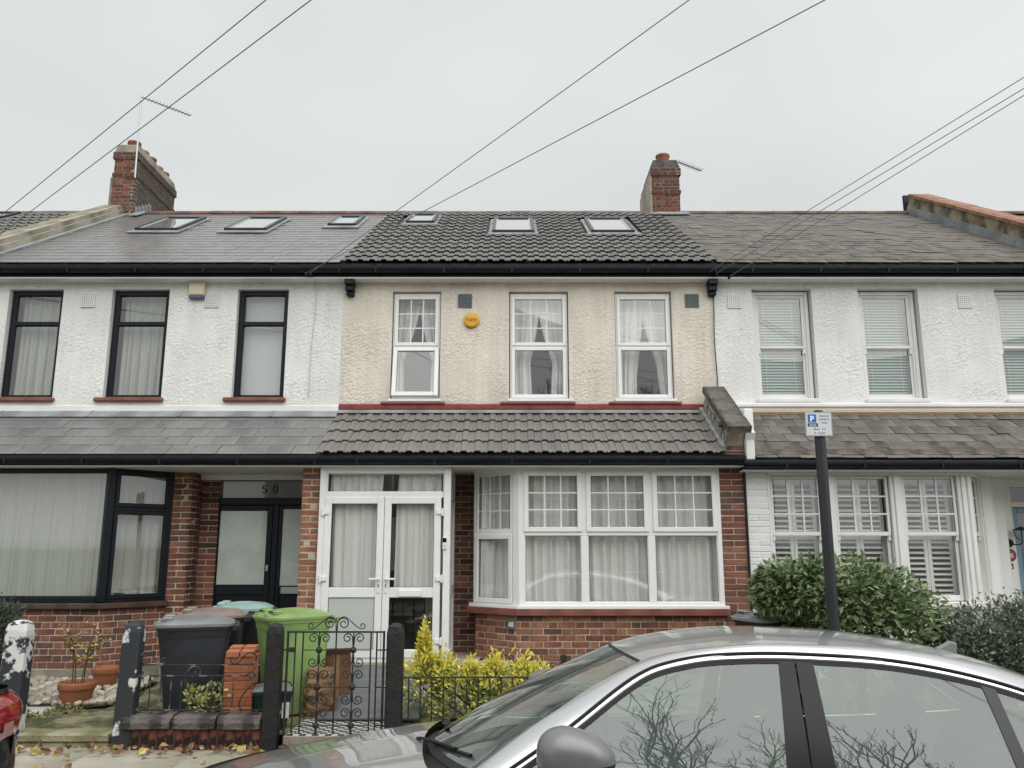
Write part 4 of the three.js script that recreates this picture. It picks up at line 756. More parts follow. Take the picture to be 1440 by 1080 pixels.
  const bay = P(h, 'bay_window', [B(3.205, 5.75, 2.79, 2.83, bz - 0.12, bz + 0.02, 0.008), B(3.205, 5.75, 1.16, 1.25, bz - 0.14, bz + 0.06, 0.012), B(3.205, 3.235, 1.25, 2.79, bz - 0.12, bz, 0.004), ...[[3.885, 4.045], [4.74, 4.895]].flatMap(([a, b]) => [B(a, b, 1.25, 2.79, bz - 0.12, bz, 0.006), B(a + 0.045, b - 0.045, 1.25, 2.79, bz, bz + 0.022, 0.006)]), B(5.585, 5.75, 1.25, 2.79, bz - 0.12, bz, 0.006), B(5.63, 5.68, 1.25, 2.79, bz, bz + 0.022, 0.006), B(5.70, 5.76, 1.25, 2.79, bz - 0.05, bz + 0.02, 0.01)], M.timber);
  const units = [[3.235, 3.885], [4.045, 4.74], [4.895, 5.585]];
  const slat = (w) => fix(xf(B(-w / 2, w / 2, -0.004, 0.004, -0.03, 0.03, 0.003), { r: [0.42, 0, 0] }));
  const shutters = (win, a, b, y0, y1, z) => {
    const mid = (a + b) / 2, fw = 0.045;
    for (const [p, q] of [[a, mid - 0.002], [mid + 0.002, b]]) {
      const sh = P(h, 'shutter', rim(p, q, y0, y1, z, z - 0.028, fw, 0.004, 0.06, 0.06), M.timber); const sw = q - p - 2 * fw, g = slat(sw);
      if (CUR) g.applyMatrix4(new THREE.Matrix4().extractRotation(CUR));
      for (let y = y0 + 0.10; y < y1 - 0.07; y += 0.066) { const s = new THREE.Mesh(g, M.timber); s.name = 'shutter_slat'; const c = V3([(p + q) / 2, y, z - 0.014]); if (CUR) c.applyMatrix4(CUR); const o = ORG.get(h); s.position.set(c.x - o[0], c.y - o[1], c.z - o[2]); sh.add(s); }
    }
  };
  const sashUnit = (win, a, b, y0, ym, y1, z) => {
    casement(win, a, b, ym - 0.012, y1, z, { nx: 3, ny: 3, w: 0.035, wb: 0.05, m: M.timber, bw: 0.02, bo: 0.016, dg: 0.022, c: 0.005 });
    casement(win, a, b, y0, ym + 0.035, z - 0.045, { w: 0.04, wb: 0.07, m: M.timber, dg: 0.022, c: 0.005 });
    for (const x of [a + 0.02, b - 0.02]) P(win, 'sash_horn', B(x - 0.018, x + 0.018, ym - 0.075, ym - 0.012, z - 0.04, z - 0.008, 0.012), M.timber);
    shutters(win, a + 0.01, b - 0.01, ym + 0.01, y1 - 0.02, z - 0.16); shutters(win, a + 0.01, b - 0.01, y0 + 0.02, ym - 0.0, z - 0.16);
  };
  units.forEach(([a, b]) => sashUnit(bay, a + 0.012, b - 0.012, 1.255, 2.055, 2.785, bz - 0.04));
  const c1 = { a: [5.755, front - 0.01], b: [6.17, -10.9] }, cl = segLen(c1);
  withM(segM(c1), () => {
    const cw = P(h, 'bay_window', [B(0, cl, 2.79, 2.83, -0.12, 0.01, 0.008), B(0, cl, 1.16, 1.25, -0.12, 0.05, 0.01), B(0, 0.07, 1.25, 2.79, -0.12, 0, 0.006), B(cl - 0.14, cl, 1.25, 2.79, -0.12, 0, 0.006), B(cl - 0.09, cl - 0.05, 1.25, 2.79, 0, 0.02, 0.006)], M.timber);
    sashUnit(cw, 0.075, cl - 0.145, 1.255, 2.055, 2.785, -0.04);
  });
  // recess and blue door
  const rz = -11.33;
  P(h, 'recess_wall', [B(6.17, 6.30, 0.3, 2.83, -11.4, -10.9, 0.01), B(6.30, 6.62, 0.3, 2.83, -11.4, -11.18, 0.012), B(6.30, 6.44, 0.3, 2.83, -11.18, -11.08, 0.012), B(6.62, 6.74, 0.3, 2.83, -11.4, -11.27, 0.01), B(7.75, 8.05, 0.3, 2.83, -11.4, -10.4, 0.01)], M.whitePaint);
  const df = P(h, 'door_frame', [...rim(6.74, 7.75, 0.5, 2.83, rz, rz - 0.08, 0.06, 0.006, 0.03, 0.12), B(6.80, 7.69, 2.44, 2.51, rz - 0.08, rz - 0.002, 0.006)], M.timber);
  P(df, 'fanlight', B(6.79, 7.70, 2.505, 2.72, rz - 0.05, rz - 0.04, 0), mat([0.045, 0.04, 0.034], 0.06, { coat: 1, coatR: 0.01 }));
  const bd = P(h, 'front_door', [...rim(6.805, 7.685, 0.53, 2.435, rz - 0.02, rz - 0.06, 0.07, 0.008, 0.2), B(6.87, 7.62, 0.7, 1.2, rz - 0.055, rz - 0.03, 0), B(6.87, 7.62, 1.2, 1.3, rz - 0.06, rz - 0.022, 0.006)], mat([0.16, 0.27, 0.36], 0.45));
  P(bd, 'door_glass', B(6.87, 7.62, 1.295, 2.37, rz - 0.05, rz - 0.036, 0), mat([0.12, 0.135, 0.14], 0.1, { coat: 1, coatR: 0.02 }));
  P(h, 'door_step', B(6.3, 8.05, 0.2, 0.5, -11.42, -10.7, 0.012), M.concrete);
  // chimney over the party line, parapet at the far end
  chimney(h, bp, 2.76, 3.29, -15.12, -16.35, 7.9, [[8.70, 8.775, 0.02], [9.08, 9.23, 0.03]], 9.23, 9.42, [[3.02, -15.35, 0.125, 0.19], [3.02, -15.75, 0.12, 0.16], [3.02, -16.1, 0.12, 0.16]], brickRed.slice(6, 7).concat(brickDark), brickDark, 1, M.darkStone, potRed);
  P(h, 'chimney_render', [B(2.70, 2.757, 8.0, 9.1, -16.35, -15.13, 0.03)], mat([0.42, 0.36, 0.28], 0.9, { map: ['stain', 0.6, 1, 0.8] }));
  P(h, 'chimney_flashing', [slopePrism(RA, 2.66, 3.42, 4.55, 4.87, 0.05, 0.065), B(2.72, 3.33, 8.16, 8.28, -15.12, -15.095, 0.004)], M.lead);
  const coping = mat([0.33, 0.165, 0.10], 0.8, { map: ['stain', 0.5, 1, 0.35] });
  const par = P(h, 'parapet', [slopePrism(RA, 7.76, 8.06, -0.1, lenOf(RA) + 0.06, -0.1, 0.33)], mat([0.33, 0.28, 0.19], 0.95, { map: ['stain', 0.3, 1, 0.5, 1.3], bump: ['soft', 0.2, 0.008] }));
  for (let i = 0; i < 14; i++) P(par, 'coping_tile', slopePrism(RA, 7.72, 8.11, -0.12 + i * 0.363, -0.12 + (i + 1) * 0.363 - 0.006, 0.335 + rr(0, 0.006), 0.39 + rr(-0.004, 0.004)), coping);
  for (let i = 0; i < 8; i++) P(par, 'flashing', slopePrism(RA, 7.735, 7.757, i * 0.62, (i + 1) * 0.62 - 0.01, 0.02, 0.155), M.lead);
  P(par, 'verge_edge', xf(B(7.715, 8.115, 8.2, 8.72, -15.29, -15.24, 0.006), {}), M.navyOld);
  bp.flush(); tp.flush();
  aerial('small television aerial behind the right-hand brick chimney', [3.30, 9.56, -15.46], [3.92, 9.56, -15.90], [[3.34, 8.3, -15.48], [3.34, 9.6, -15.48]], 0.075, 0.17);
  // lantern and number by the blue door
  const lan = thing('wall_lantern', 'black wall lantern beside the pale blue door', 'lantern', [6.66, 1.96, -11.27]);
  P(lan, 'wall_plate', xf(new THREE.CylinderGeometry(0.055, 0.06, 0.03, 20), { r: [Math.PI / 2, 0, 0], t: [0, 0, 0.012] }), M.iron); P(lan, 'arm', tube([[0, 0, 0.02], [0.03, -0.02, 0.09], [0.10, -0.01, 0.13], [0.11, 0.02, 0.13]], 0.009, 16, 8), M.iron);
  P(lan, 'cage', [0, 1, 2, 3].map(i => { const a = i * Math.PI / 2 + 0.6; return tube([[0.11 + 0.015 * Math.cos(a), 0.03, 0.13 + 0.015 * Math.sin(a)], [0.11 + 0.07 * Math.cos(a), 0.09, 0.13 + 0.07 * Math.sin(a)], [0.11 + 0.085 * Math.cos(a), 0.17, 0.13 + 0.085 * Math.sin(a)]], 0.006, 10, 6); }), M.iron);
  P(lan, 'lamp_shade', xf(new THREE.LatheGeometry([[0.10, 0], [0.095, 0.012], [0.05, 0.035], [0.012, 0.045], [0, 0.06]].map(p => new THREE.Vector2(...p)), 20), { t: [0.11, 0.165, 0.13] }), M.iron); P(lan, 'glass', xf(new THREE.CylinderGeometry(0.07, 0.016, 0.13, 16, 1, true), { t: [0.11, 0.1, 0.13] }), M.glass);
  const np = thing('number_plaque', 'round red and white house number plaque under the wall lantern', 'house number', [6.655, 1.80, -11.268]);
  const nt = textTex(256, 256, (g) => { g.fillStyle = '#7c241c'; g.fillRect(0, 0, 256, 256); g.fillStyle = '#e6dfd2'; g.font = 'bold 150px serif'; g.textAlign = 'center'; g.textBaseline = 'middle'; g.fillText('46', 128, 136); });
  P(np, 'plate', xf(new THREE.CylinderGeometry(0.085, 0.085, 0.014, 36), { r: [Math.PI / 2, 0, 0], t: [0, 0, 0.007] }), mat([0.20, 0.022, 0.016], 0.35)); P(np, 'number', (() => { const g = new THREE.CircleGeometry(0.074, 32).toNonIndexed(); g.translate(0, 0, 0.0155); g.userData = { keep: true }; return g; })(), printed(nt, 0.35));
  const bb = thing('bell_push', 'small black bell push below the round number plaque', 'doorbell', [6.655, 1.655, -11.268]); P(bb, 'case', B(-0.028, 0.028, -0.035, 0.035, 0, 0.02, 0.006), M.rubber); P(bb, 'button', xf(new THREE.CylinderGeometry(0.012, 0.012, 0.01, 16), { r: [Math.PI / 2, 0, 0], t: [0, -0.008, 0.022] }), M.steel);
}
// ================================================================== the next houses on either side: only roof corners show
{
  const l = shell('terraced_house', 'house at the far left of which only a corner of ribbed tile roof shows', X50 - 5.2, X50 - 0.005, M.white), tp = new Pieces(l, 'roof_tile');
  const roof = roofDeck(l, X50 - 5.2, X50 - 0.14, M.darkStone); P(l, 'front_wall', B(X50 - 5.2, X50 - 0.005, 0, 5.7, -11.45, -11.3, 0), M.white);
  const rw = [[-10.35, -9.55, 4.05, 4.75]]; roofWindow(l, -10.35, -9.5, 3.95, 4.72);
  tileField(tp, roof, RA, X50 - 3.7, X50 - 0.16, { rows: 14, w: 0.33, geo: [TILE], mats: tileGrey.map(m => { const k = m.clone(); k.color.multiplyScalar(1.1); return k; }), tilt: 0.075, lift: 0.045, holes: rw, seed: 35, rag: 0.8 });
  ridge(roof, X50 - 5.2, X50 - 0.15, ridgeGrey); gutters(l, X50 - 5.2, X50 - 0.005); tp.flush();
  const r = shell('terraced_house', 'house at the far right of which only a sliver of ridge shows past the parapet', X46 + 0.005, X46 + 5.2, M.cream);
  const rf = roofDeck(r, X46 + 0.14, X46 + 5.2, tileLow[0]); P(r, 'front_wall', B(X46 + 0.005, X46 + 5.2, 0, 5.7, -11.45, -11.3, 0), M.cream); ridge(rf, X46 + 0.14, X46 + 5.2, ridgeRed); gutters(r, X46 + 0.005, X46 + 5.2);
}

// ================================================================== front gardens
function loft(secs, seg = 32, caps = 3) {            // stacked rounded-rectangle sections [y, w, d, power, ox, oz]
  const sp = (c, n) => Math.sign(c) * Math.pow(Math.abs(c), 2 / n);
  const pt = (s, u) => { const a = u * Math.PI * 2 + Math.PI / 4; return [(s[4] || 0) + s[1] / 2 * sp(Math.cos(a), s[3]), s[0] + (s[6] ? s[6](u) : 0), (s[5] || 0) - s[2] / 2 * sp(Math.sin(a), s[3])]; };
  const n = secs.length - 1, gs = [grid(seg, n, (u, v) => pt(secs[Math.round(v * n)], u), true)];
  const cap = (s, up) => { const pos = []; for (let i = 0; i < seg; i++) { const a = pt(s, i / seg), b = pt(s, (i + 1) / seg), c = [s[4] || 0, s[0], s[5] || 0]; pos.push(...(up ? [...c, ...a, ...b] : [...c, ...b, ...a])); } const g = new THREE.BufferGeometry(); g.setAttribute('position', new THREE.Float32BufferAttribute(pos, 3)); g.computeVertexNormals(); return g; };
  if (caps & 1) gs.push(cap(secs[0], false)); if (caps & 2) gs.push(cap(secs[n], true)); return mg(gs);
}
const lathe = (p, n = 28) => new THREE.LatheGeometry(p.map(q => new THREE.Vector2(...q)), n);
// posts
{
  const peel = (hi, c, mid) => new THREE.MeshStandardMaterial({ color: new THREE.Color().setRGB(1, 1, 0.96), roughness: 0.65, map: greyTex('soft', 0.030, hi, 0.8, c, [0.9, 1, 1.2], mid), bumpMap: greyTex('soft', 0, 1, 0.8, c, [1, 1, 1], mid), bumpScale: 0.004 });
  const mA = peel(0.62, 9, 0.55), mB = mat([0.009, 0.009, 0.0095], 0.6, { map: ['stain', 0.5, 1, 0.3, 1.4], bump: ['soft', 0.2, 0.004] });
  const post = (label, x, z, y0, y1, w, m, turn, off) => {
    const t = thing('gate_post', label, 'post', [x, y0, z], 'square posts along the garden fronts'); t.rotation.y = turn; const H = y1 - y0;
    const g = loft([[0, w, w, 9], [H - 0.10, w * 0.98, w * 0.98, 9], [H - 0.085, w * 0.97, w * 0.97, 8], [H - 0.03, w * 0.86, w * 0.86, 5], [H - 0.008, w * 0.55, w * 0.55, 3.5], [H, w * 0.2, w * 0.2, 3]], 40);
    triUV(g); const u = g.attributes.uv; for (let i = 0; i < u.count; i++) u.setXY(i, u.getX(i) + off, u.getY(i) + off * 1.7); g.userData.keep = true; P(t, 'shaft', jit(g, 0.0015), m);
    return t;
  };
  post('old post with flaking black and white paint behind the red tail lamp', -4.60, -8.02, 0.15, 1.235, 0.20, mA, 0.1, 0.13);
  post('leaning black post with small white flaking patches beside the grey-lidded wheelie bin', -3.52, -7.95, 0.10, 1.225, 0.165, peel(0.62, 9, 0.575), 0.06, 0.47).rotation.z = -0.02;
  post('black gate post between the low scrolled railing and the iron gate', -2.185, -7.93, 0.10, 1.215, 0.145, mB, 0.05, 0.9);
  post('black gate post between the iron gate and the golden hedge', -1.075, -7.93, 0.10, 1.215, 0.15, mB, -0.03, 1.4);
  const s = thing('railing_post', 'short black post at the end of the railing beyond the golden hedge', 'post', [0.475, 0.15, -7.95]); P(s, 'shaft', B(-0.028, 0.028, 0, 0.78, -0.028, 0.028, 0.006), M.rubber);
}
// dwarf wall with worn coping
{
  const t = thing('dwarf_wall', 'low front wall of worn black and red bricks under heavy coping blocks', 'wall', [-2.9, 0.1, -7.98]);
  const wornM = [[0.9, 0.5], [0.75, 0.9], [1, 0.2]].map(([k, o], i) => new THREE.MeshStandardMaterial({ color: new THREE.Color().setRGB(0.22 * k, 0.075 * k, 0.055 * k), roughness: 0.85, map: greyTex('soft', 0.10, 1, 0.5 + i * 0.11, 3.2, [1, 1, 1]), bumpMap: greyTex('soft', 0, 1, 0.12), bumpScale: 0.008 }));
  const copM = [0.28, 0.35].map(s => mat([0.135, 0.115, 0.105], 0.8, { map: ['stain', 0.3, 1, s, 2], bump: ['soft', 0.15, 0.012] }));
  P(t, 'wall_core', B(-0.60, 0.64, 0, 0.205, -0.12, 0.086, 0), mat([0.085, 0.06, 0.05], 0.95));
  for (let i = 0; i < 16; i++) { const x = -0.60 + i * 0.0775, b = P(t, 'brick', jit(B(-0.034, 0.034, 0, 0.19, -0.04, 0.006, 0.006), 0.003), wornM[i % 3]); b.position.set(x + 0.035, 0.01, 0.09 + rr(-0.004, 0.004)); b.rotation.z = rr(-0.02, 0.02); }
  const cuts = [-0.615, -0.16, 0.24, 0.645]; for (let i = 0; i < 3; i++) {
    const w = cuts[i + 1] - cuts[i] - 0.012, g = loft([[0, w, 0.30, 12], [0.05, w, 0.305, 12], [0.085, w, 0.27, 12], [0.105, w * 0.99, 0.17, 10], [0.112, w * 0.985, 0.05, 8]], 28); triUV(g); g.userData.keep = true;
    const c = P(t, 'coping_block', jit(g, 0.006), copM[i % 2]); c.position.set((cuts[i] + cuts[i + 1]) / 2, 0.205 + rr(-0.004, 0.004), -0.005); c.rotation.y = rr(-0.02, 0.02);
  }
  const w2 = thing('dwarf_wall', 'low front wall under the plain black railing by the golden hedge', 'wall', [0.9, 0.1, -7.98]); P(w2, 'wall_core', B(-1.88, 3.0, 0, 0.12, -0.1, 0.09, 0.01), M.mortarDark);
  for (let i = 0; i < 21; i++) { const b = P(w2, 'brick', B(0, 0.222, 0, 0.07, -0.11, 0.10, 0.008), copM[i % 2]); b.position.set(-1.88 + i * 0.232, 0.122, rr(-0.004, 0.004)); }
}
// ironwork
function spiral(cx, cy, dx, dy, r0 = 0.046, turns = 1.35, gap = 0.010, lead = 0.03, n = 34) {
  const sx = cx + dx * (r0 + gap), sy = cy, pts = [[cx + dx * 0.004, cy - dy * (lead + r0 * 0.9), 0], [cx + dx * gap * 0.8, cy - dy * r0 * 0.5, 0]];
  for (let i = 0; i <= n; i++) { const t = i / n, a = t * turns * Math.PI * 2, r = r0 * (1 - 0.72 * t); pts.push([sx - dx * r * Math.cos(a), sy + dy * r * Math.sin(a), 0]); }
  return tube(pts, 0.0056, 56, 5);
}
{
  const t = thing('iron_gate', 'black wrought iron gate with scrolls and ball ornaments between two posts', 'gate', [-1.625, 0.17, -7.92]);
  const x = (v) => v + 1.625, H = 0.975;
  for (const q of [-2.065, -1.18]) P(t, 'stile', B(x(q) - 0.010, x(q) + 0.010, 0, H, -0.008, 0.008, 0.003), M.iron);
  for (const y of [0.03, H - 0.01]) P(t, 'rail', B(x(-2.065), x(-1.18), y - 0.008, y + 0.008, -0.007, 0.007, 0.002), M.iron);
  for (const q of [-1.925, -1.62, -1.30, -1.245]) P(t, 'upright', bar([x(q), 0.03, 0], [x(q), H - 0.01, 0], 0.0075), M.iron);
  P(t, 'upright', bar([x(-1.995), 0.03, 0], [x(-1.995), H - 0.01, 0], 0.0075), M.iron);
  for (const cx of [-1.775, -1.46]) {
    P(t, 'upright', bar([x(cx), 0.03, 0], [x(cx), H - 0.01, 0], 0.006), M.iron);
    for (const by of [0.15, 0.48, 0.805]) {
      P(t, 'ball', xf(new THREE.SphereGeometry(0.030, 18, 12), { t: [x(cx), by, 0] }), M.iron);
      for (const dx of [-1, 1]) for (const dy of [-1, 1]) P(t, 'scroll', spiral(x(cx), by + dy * 0.105, dx, dy), M.iron);
    }
  }
  for (const by of [0.15, 0.48, 0.805]) { P(t, 'tie_bar', bar([x(-1.925), by, 0], [x(-1.30), by, 0], 0.0045), M.iron); P(t, 'hinge', B(x(-1.245), x(-1.13), by - 0.006, by + 0.006, -0.006, 0.006, 0.002), M.iron); }
  P(t, 'latch', [B(x(-2.11), x(-1.99), 0.80, 0.815, -0.006, 0.006, 0.002), B(x(-2.05), x(-2.0), 0.785, 0.83, -0.012, 0.012, 0.004)], M.iron);
  for (const [cx, dx, cy, r] of [[-1.62, -1, H + 0.065, 0.055], [-1.62, 1, H + 0.065, 0.055]]) P(t, 'scroll', spiral(x(cx), cy, dx, 1, r, 1.5, 0.008, 0.02), M.iron);
  for (const s of [-1, 1]) { P(t, 'crest_scroll', tube([[0.02 * s, H + 0.11, 0], [0.07 * s, H + 0.125, 0], [0.13 * s, H + 0.085, 0], [0.20 * s, H + 0.03, 0], [0.245 * s, H + 0.02, 0], [0.262 * s, H + 0.045, 0], [0.24 * s, H + 0.065, 0], [0.22 * s, H + 0.05, 0], [0.232 * s, H + 0.038, 0]].map(p => [p[0] + x(-1.62), p[1], p[2]]), 0.0048, 60, 5), M.iron); }
}
{
  const t = thing('iron_railing', 'low worn iron railing with scrolls between the flaking post and the black gate post', 'railing', [-2.89, 0.3, -7.95]);
  const w = 0.615, y = (v) => v - 0.3, m = M.ironWorn;
  for (const v of [0.842, 0.745, 0.448, 0.345]) P(t, 'rail', B(v === 0.745 ? -w + 0.18 : -w, v === 0.745 ? w - 0.14 : w, y(v) - 0.006, y(v) + 0.006, -0.006, 0.006, 0.002), m);
  for (let i = 0; i < 4; i++) P(t, 'upright', bar([-w + 0.19 + i * 0.095, y(0.448), 0], [-w + 0.19 + i * 0.095, y(0.745), 0], 0.0055, 6), m);
  for (const q of [0.14, 0.235, 0.335]) P(t, 'upright', bar([q, y(0.448), 0], [q, y(0.745), 0], 0.0055, 6), m);
  for (const q of [-0.4, 0.32]) P(t, 'foot', bar([q, y(0.25), 0], [q, y(0.345), 0], 0.006, 6), m);
  const sp = (cx, cy, dx, dy, r, tr = 1.3) => P(t, 'scroll', spiral(cx, cy, dx, dy, r, tr, 0.006, 0.02), m);
  const cur = (p) => P(t, 'scroll', tube(p.map(q => [q[0], y(q[1]), 0]), 0.0066, 50, 5), m);
  cur([[-0.50, 0.848], [-0.535, 0.89], [-0.52, 0.935], [-0.47, 0.95], [-0.42, 0.92], [-0.375, 0.865], [-0.335, 0.85], [-0.30, 0.87], [-0.305, 0.90], [-0.33, 0.90], [-0.335, 0.88]]);
  cur([[0.50, 0.848], [0.535, 0.89], [0.52, 0.935], [0.47, 0.95], [0.42, 0.92], [0.375, 0.865], [0.335, 0.85], [0.30, 0.87], [0.305, 0.90], [0.33, 0.90], [0.335, 0.88]]);
  cur([[-0.50, 0.84], [-0.56, 0.80], [-0.555, 0.76], [-0.52, 0.745], [-0.495, 0.77], [-0.515, 0.79]]); cur([[-0.43, 0.745], [-0.45, 0.66], [-0.52, 0.56], [-0.60, 0.50]]); cur([[-0.44, 0.46], [-0.50, 0.475], [-0.53, 0.45], [-0.50, 0.43], [-0.485, 0.445]]);
  cur([[0.0, 0.50], [-0.06, 0.60], [-0.10, 0.69], [-0.095, 0.77], [-0.05, 0.825], [0.005, 0.82], [0.03, 0.775], [0.005, 0.745], [-0.025, 0.76], [-0.015, 0.785]]);
  cur([[0.44, 0.745], [0.50, 0.78], [0.53, 0.75], [0.50, 0.72], [0.475, 0.74]]); cur([[0.42, 0.45], [0.40, 0.50], [0.43, 0.58], [0.50, 0.66], [0.54, 0.70]]); cur([[0.42, 0.44], [0.40, 0.38], [0.44, 0.35], [0.50, 0.345]]);
}
{
  const t = thing('iron_railing', 'plain black iron railing with straight uprights in front of the golden hedge', 'railing', [-0.28, 0.29, -7.95]);
  P(t, 'rail', B(-0.74, 0.74, 0.435, 0.447, -0.014, 0.014, 0.002), M.iron); P(t, 'rail', B(-0.74, 0.74, 0.03, 0.042, -0.012, 0.012, 0.002), M.iron);
  for (let i = 0; i < 14; i++) P(t, 'upright', bar([-0.665 + i * 0.106, -0.02, 0], [-0.665 + i * 0.106, 0.44, 0], 0.0065), M.iron);
}
// wheelie bins
function wheelieBin(label, pos, turn, H, bodyC, lidC, o = {}) {
  const t = thing('wheelie_bin', label, 'bin', pos, 'wheelie bins in the front gardens'); t.rotation.y = turn;
  const w = o.w || 0.56, d = o.d || 0.70, bm = mat(bodyC, 0.42, { map: ['stain', 0.65, 1, 0.7], bump: ['fine', 0.05, 0.0006] }), lm = mat(lidC, 0.3, { map: ['stain', 0.7, 1, 0.6] });
  const hb = H * 0.90;
  P(t, 'body', loft([[0.03, w * 0.74, d * 0.66, 8, 0, -0.02], [0.06, w * 0.77, d * 0.69, 8, 0, -0.02], [hb * 0.5, w * 0.85, d * 0.80, 8, 0, -0.01], [hb - 0.10, w * 0.92, d * 0.90, 8], [hb - 0.095, w * 0.955, d * 0.925, 8], [hb - 0.03, w * 0.97, d * 0.94, 8], [hb - 0.028, w, d * 0.97, 8], [hb, w, d * 0.97, 8]], 48), bm);
  const lid = P(t, 'lid', [loft([[hb + 0.002, w * 1.03, d * 1.02, 7, 0, 0.005], [hb + 0.03, w * 1.05, d * 1.04, 7, 0, 0.005], [hb + 0.036, w * 1.02, d * 1.01, 7, 0, 0.005], [hb + 0.058, w * 0.86, d * 0.86, 6, 0, 0.0], [hb + 0.078, w * 0.70, d * 0.74, 5], [H * 0.99, w * 0.45, d * 0.5, 4], [H, w * 0.2, d * 0.25, 3]], 48)], lm);
  for (const s of [-1, 1]) P(lid, 'grip', [B(s * w * 0.25 - 0.085, s * w * 0.25 + 0.085, hb + 0.055, hb + 0.10, d * 0.28, d * 0.42, 0.014), B(s * w * 0.25 - 0.06, s * w * 0.25 + 0.06, hb + 0.03, hb + 0.06, d * 0.42, d * 0.50, 0.01)], lm);
  P(lid, 'grip_hollow', [-1, 1].map(s => B(s * w * 0.25 - 0.06, s * w * 0.25 + 0.06, hb + 0.07, hb + 0.09, d * 0.405, d * 0.423, 0.003)), M.rubber);
  P(t, 'handle', [xf(new THREE.CylinderGeometry(0.016, 0.016, w * 0.86, 14), { r: [0, 0, Math.PI / 2], t: [0, hb - 0.005, -d * 0.56] }), ...[-0.36, 0, 0.36].map(q => B(q * w - 0.022, q * w + 0.022, hb - 0.05, hb + 0.016, -d * 0.575, -d * 0.46, 0.008))], bm);
  for (const s of [-1, 1]) { const wh = P(t, 'wheel', xf(new THREE.CylinderGeometry(0.10, 0.10, 0.05, 26), { r: [0, 0, Math.PI / 2], t: [s * w * 0.43, 0.10, -d * 0.37] }), M.rubber); P(wh, 'hub', xf(new THREE.CylinderGeometry(0.045, 0.05, 0.06, 18), { r: [0, 0, Math.PI / 2], t: [s * w * 0.43, 0.10, -d * 0.37] }), bm); }
  P(t, 'axle', bar([-w * 0.43, 0.1, -d * 0.37], [w * 0.43, 0.1, -d * 0.37], 0.012), M.steel);
  return t;
}
wheelieBin('dark grey wheelie bin with a pale grey lid behind the low scrolled railing', [-3.22, 0.235, -8.72], -1.25, 0.99, [0.026, 0.031, 0.039], [0.26, 0.265, 0.275], { w: 0.6, d: 0.74 });
wheelieBin('wheelie bin with a brown lid squeezed behind the grey-lidded bin', [-3.27, 0.27, -9.36], -1.35, 0.985, [0.02, 0.022, 0.025], [0.30, 0.235, 0.205], { w: 0.52 });
wheelieBin('black wheelie bin with a turquoise lid by the black front door', [-3.12, 0.30, -9.93], -1.4, 0.985, [0.016, 0.018, 0.021], [0.33, 0.50, 0.46], { w: 0.52, d: 0.64 });
wheelieBin('bright green wheelie bin with green lid behind the iron gate', [-2.27, 0.24, -8.88], -0.95, 1.045, [0.265, 0.405, 0.135], [0.27, 0.405, 0.14], { w: 0.56, d: 0.70 });
wheelieBin('dark wheelie bin with grey lid at the foot of the right brick pier', [2.80, 0.24, -9.25], -1.2, 0.985, [0.012, 0.014, 0.017], [0.30, 0.305, 0.305], { w: 0.56, d: 0.66 });
// recycling caddy, orange brick pier, paper sacks, ramp
{
  const t = thing('recycling_caddy', 'small dark green caddy with grey lid tucked behind the black gate post', 'caddy', [-2.28, 0.235, -8.28]); t.rotation.y = 0.2;
  P(t, 'body', loft([[0, 0.28, 0.24, 7], [0.30, 0.36, 0.31, 7], [0.305, 0.39, 0.34, 7], [0.34, 0.39, 0.34, 7]], 40), mat([0.012, 0.045, 0.035], 0.45, { map: ['soft', 0.7, 1, 0.3] }));
  P(t, 'lid', loft([[0.342, 0.40, 0.35, 7], [0.36, 0.40, 0.35, 7], [0.375, 0.34, 0.29, 6], [0.385, 0.2, 0.16, 5]], 40), mat([0.17, 0.18, 0.17], 0.4)); P(t, 'handle', tube([[-0.19, 0.31, 0.02], [-0.16, 0.40, 0.05], [0, 0.425, 0.08], [0.16, 0.40, 0.05], [0.19, 0.31, 0.02]], 0.007, 24, 6), M.rubber);
  P(t, 'label_panel', B(0.10, 0.165, 0.10, 0.24, 0.118, 0.15, 0.004), M.upvc);
}
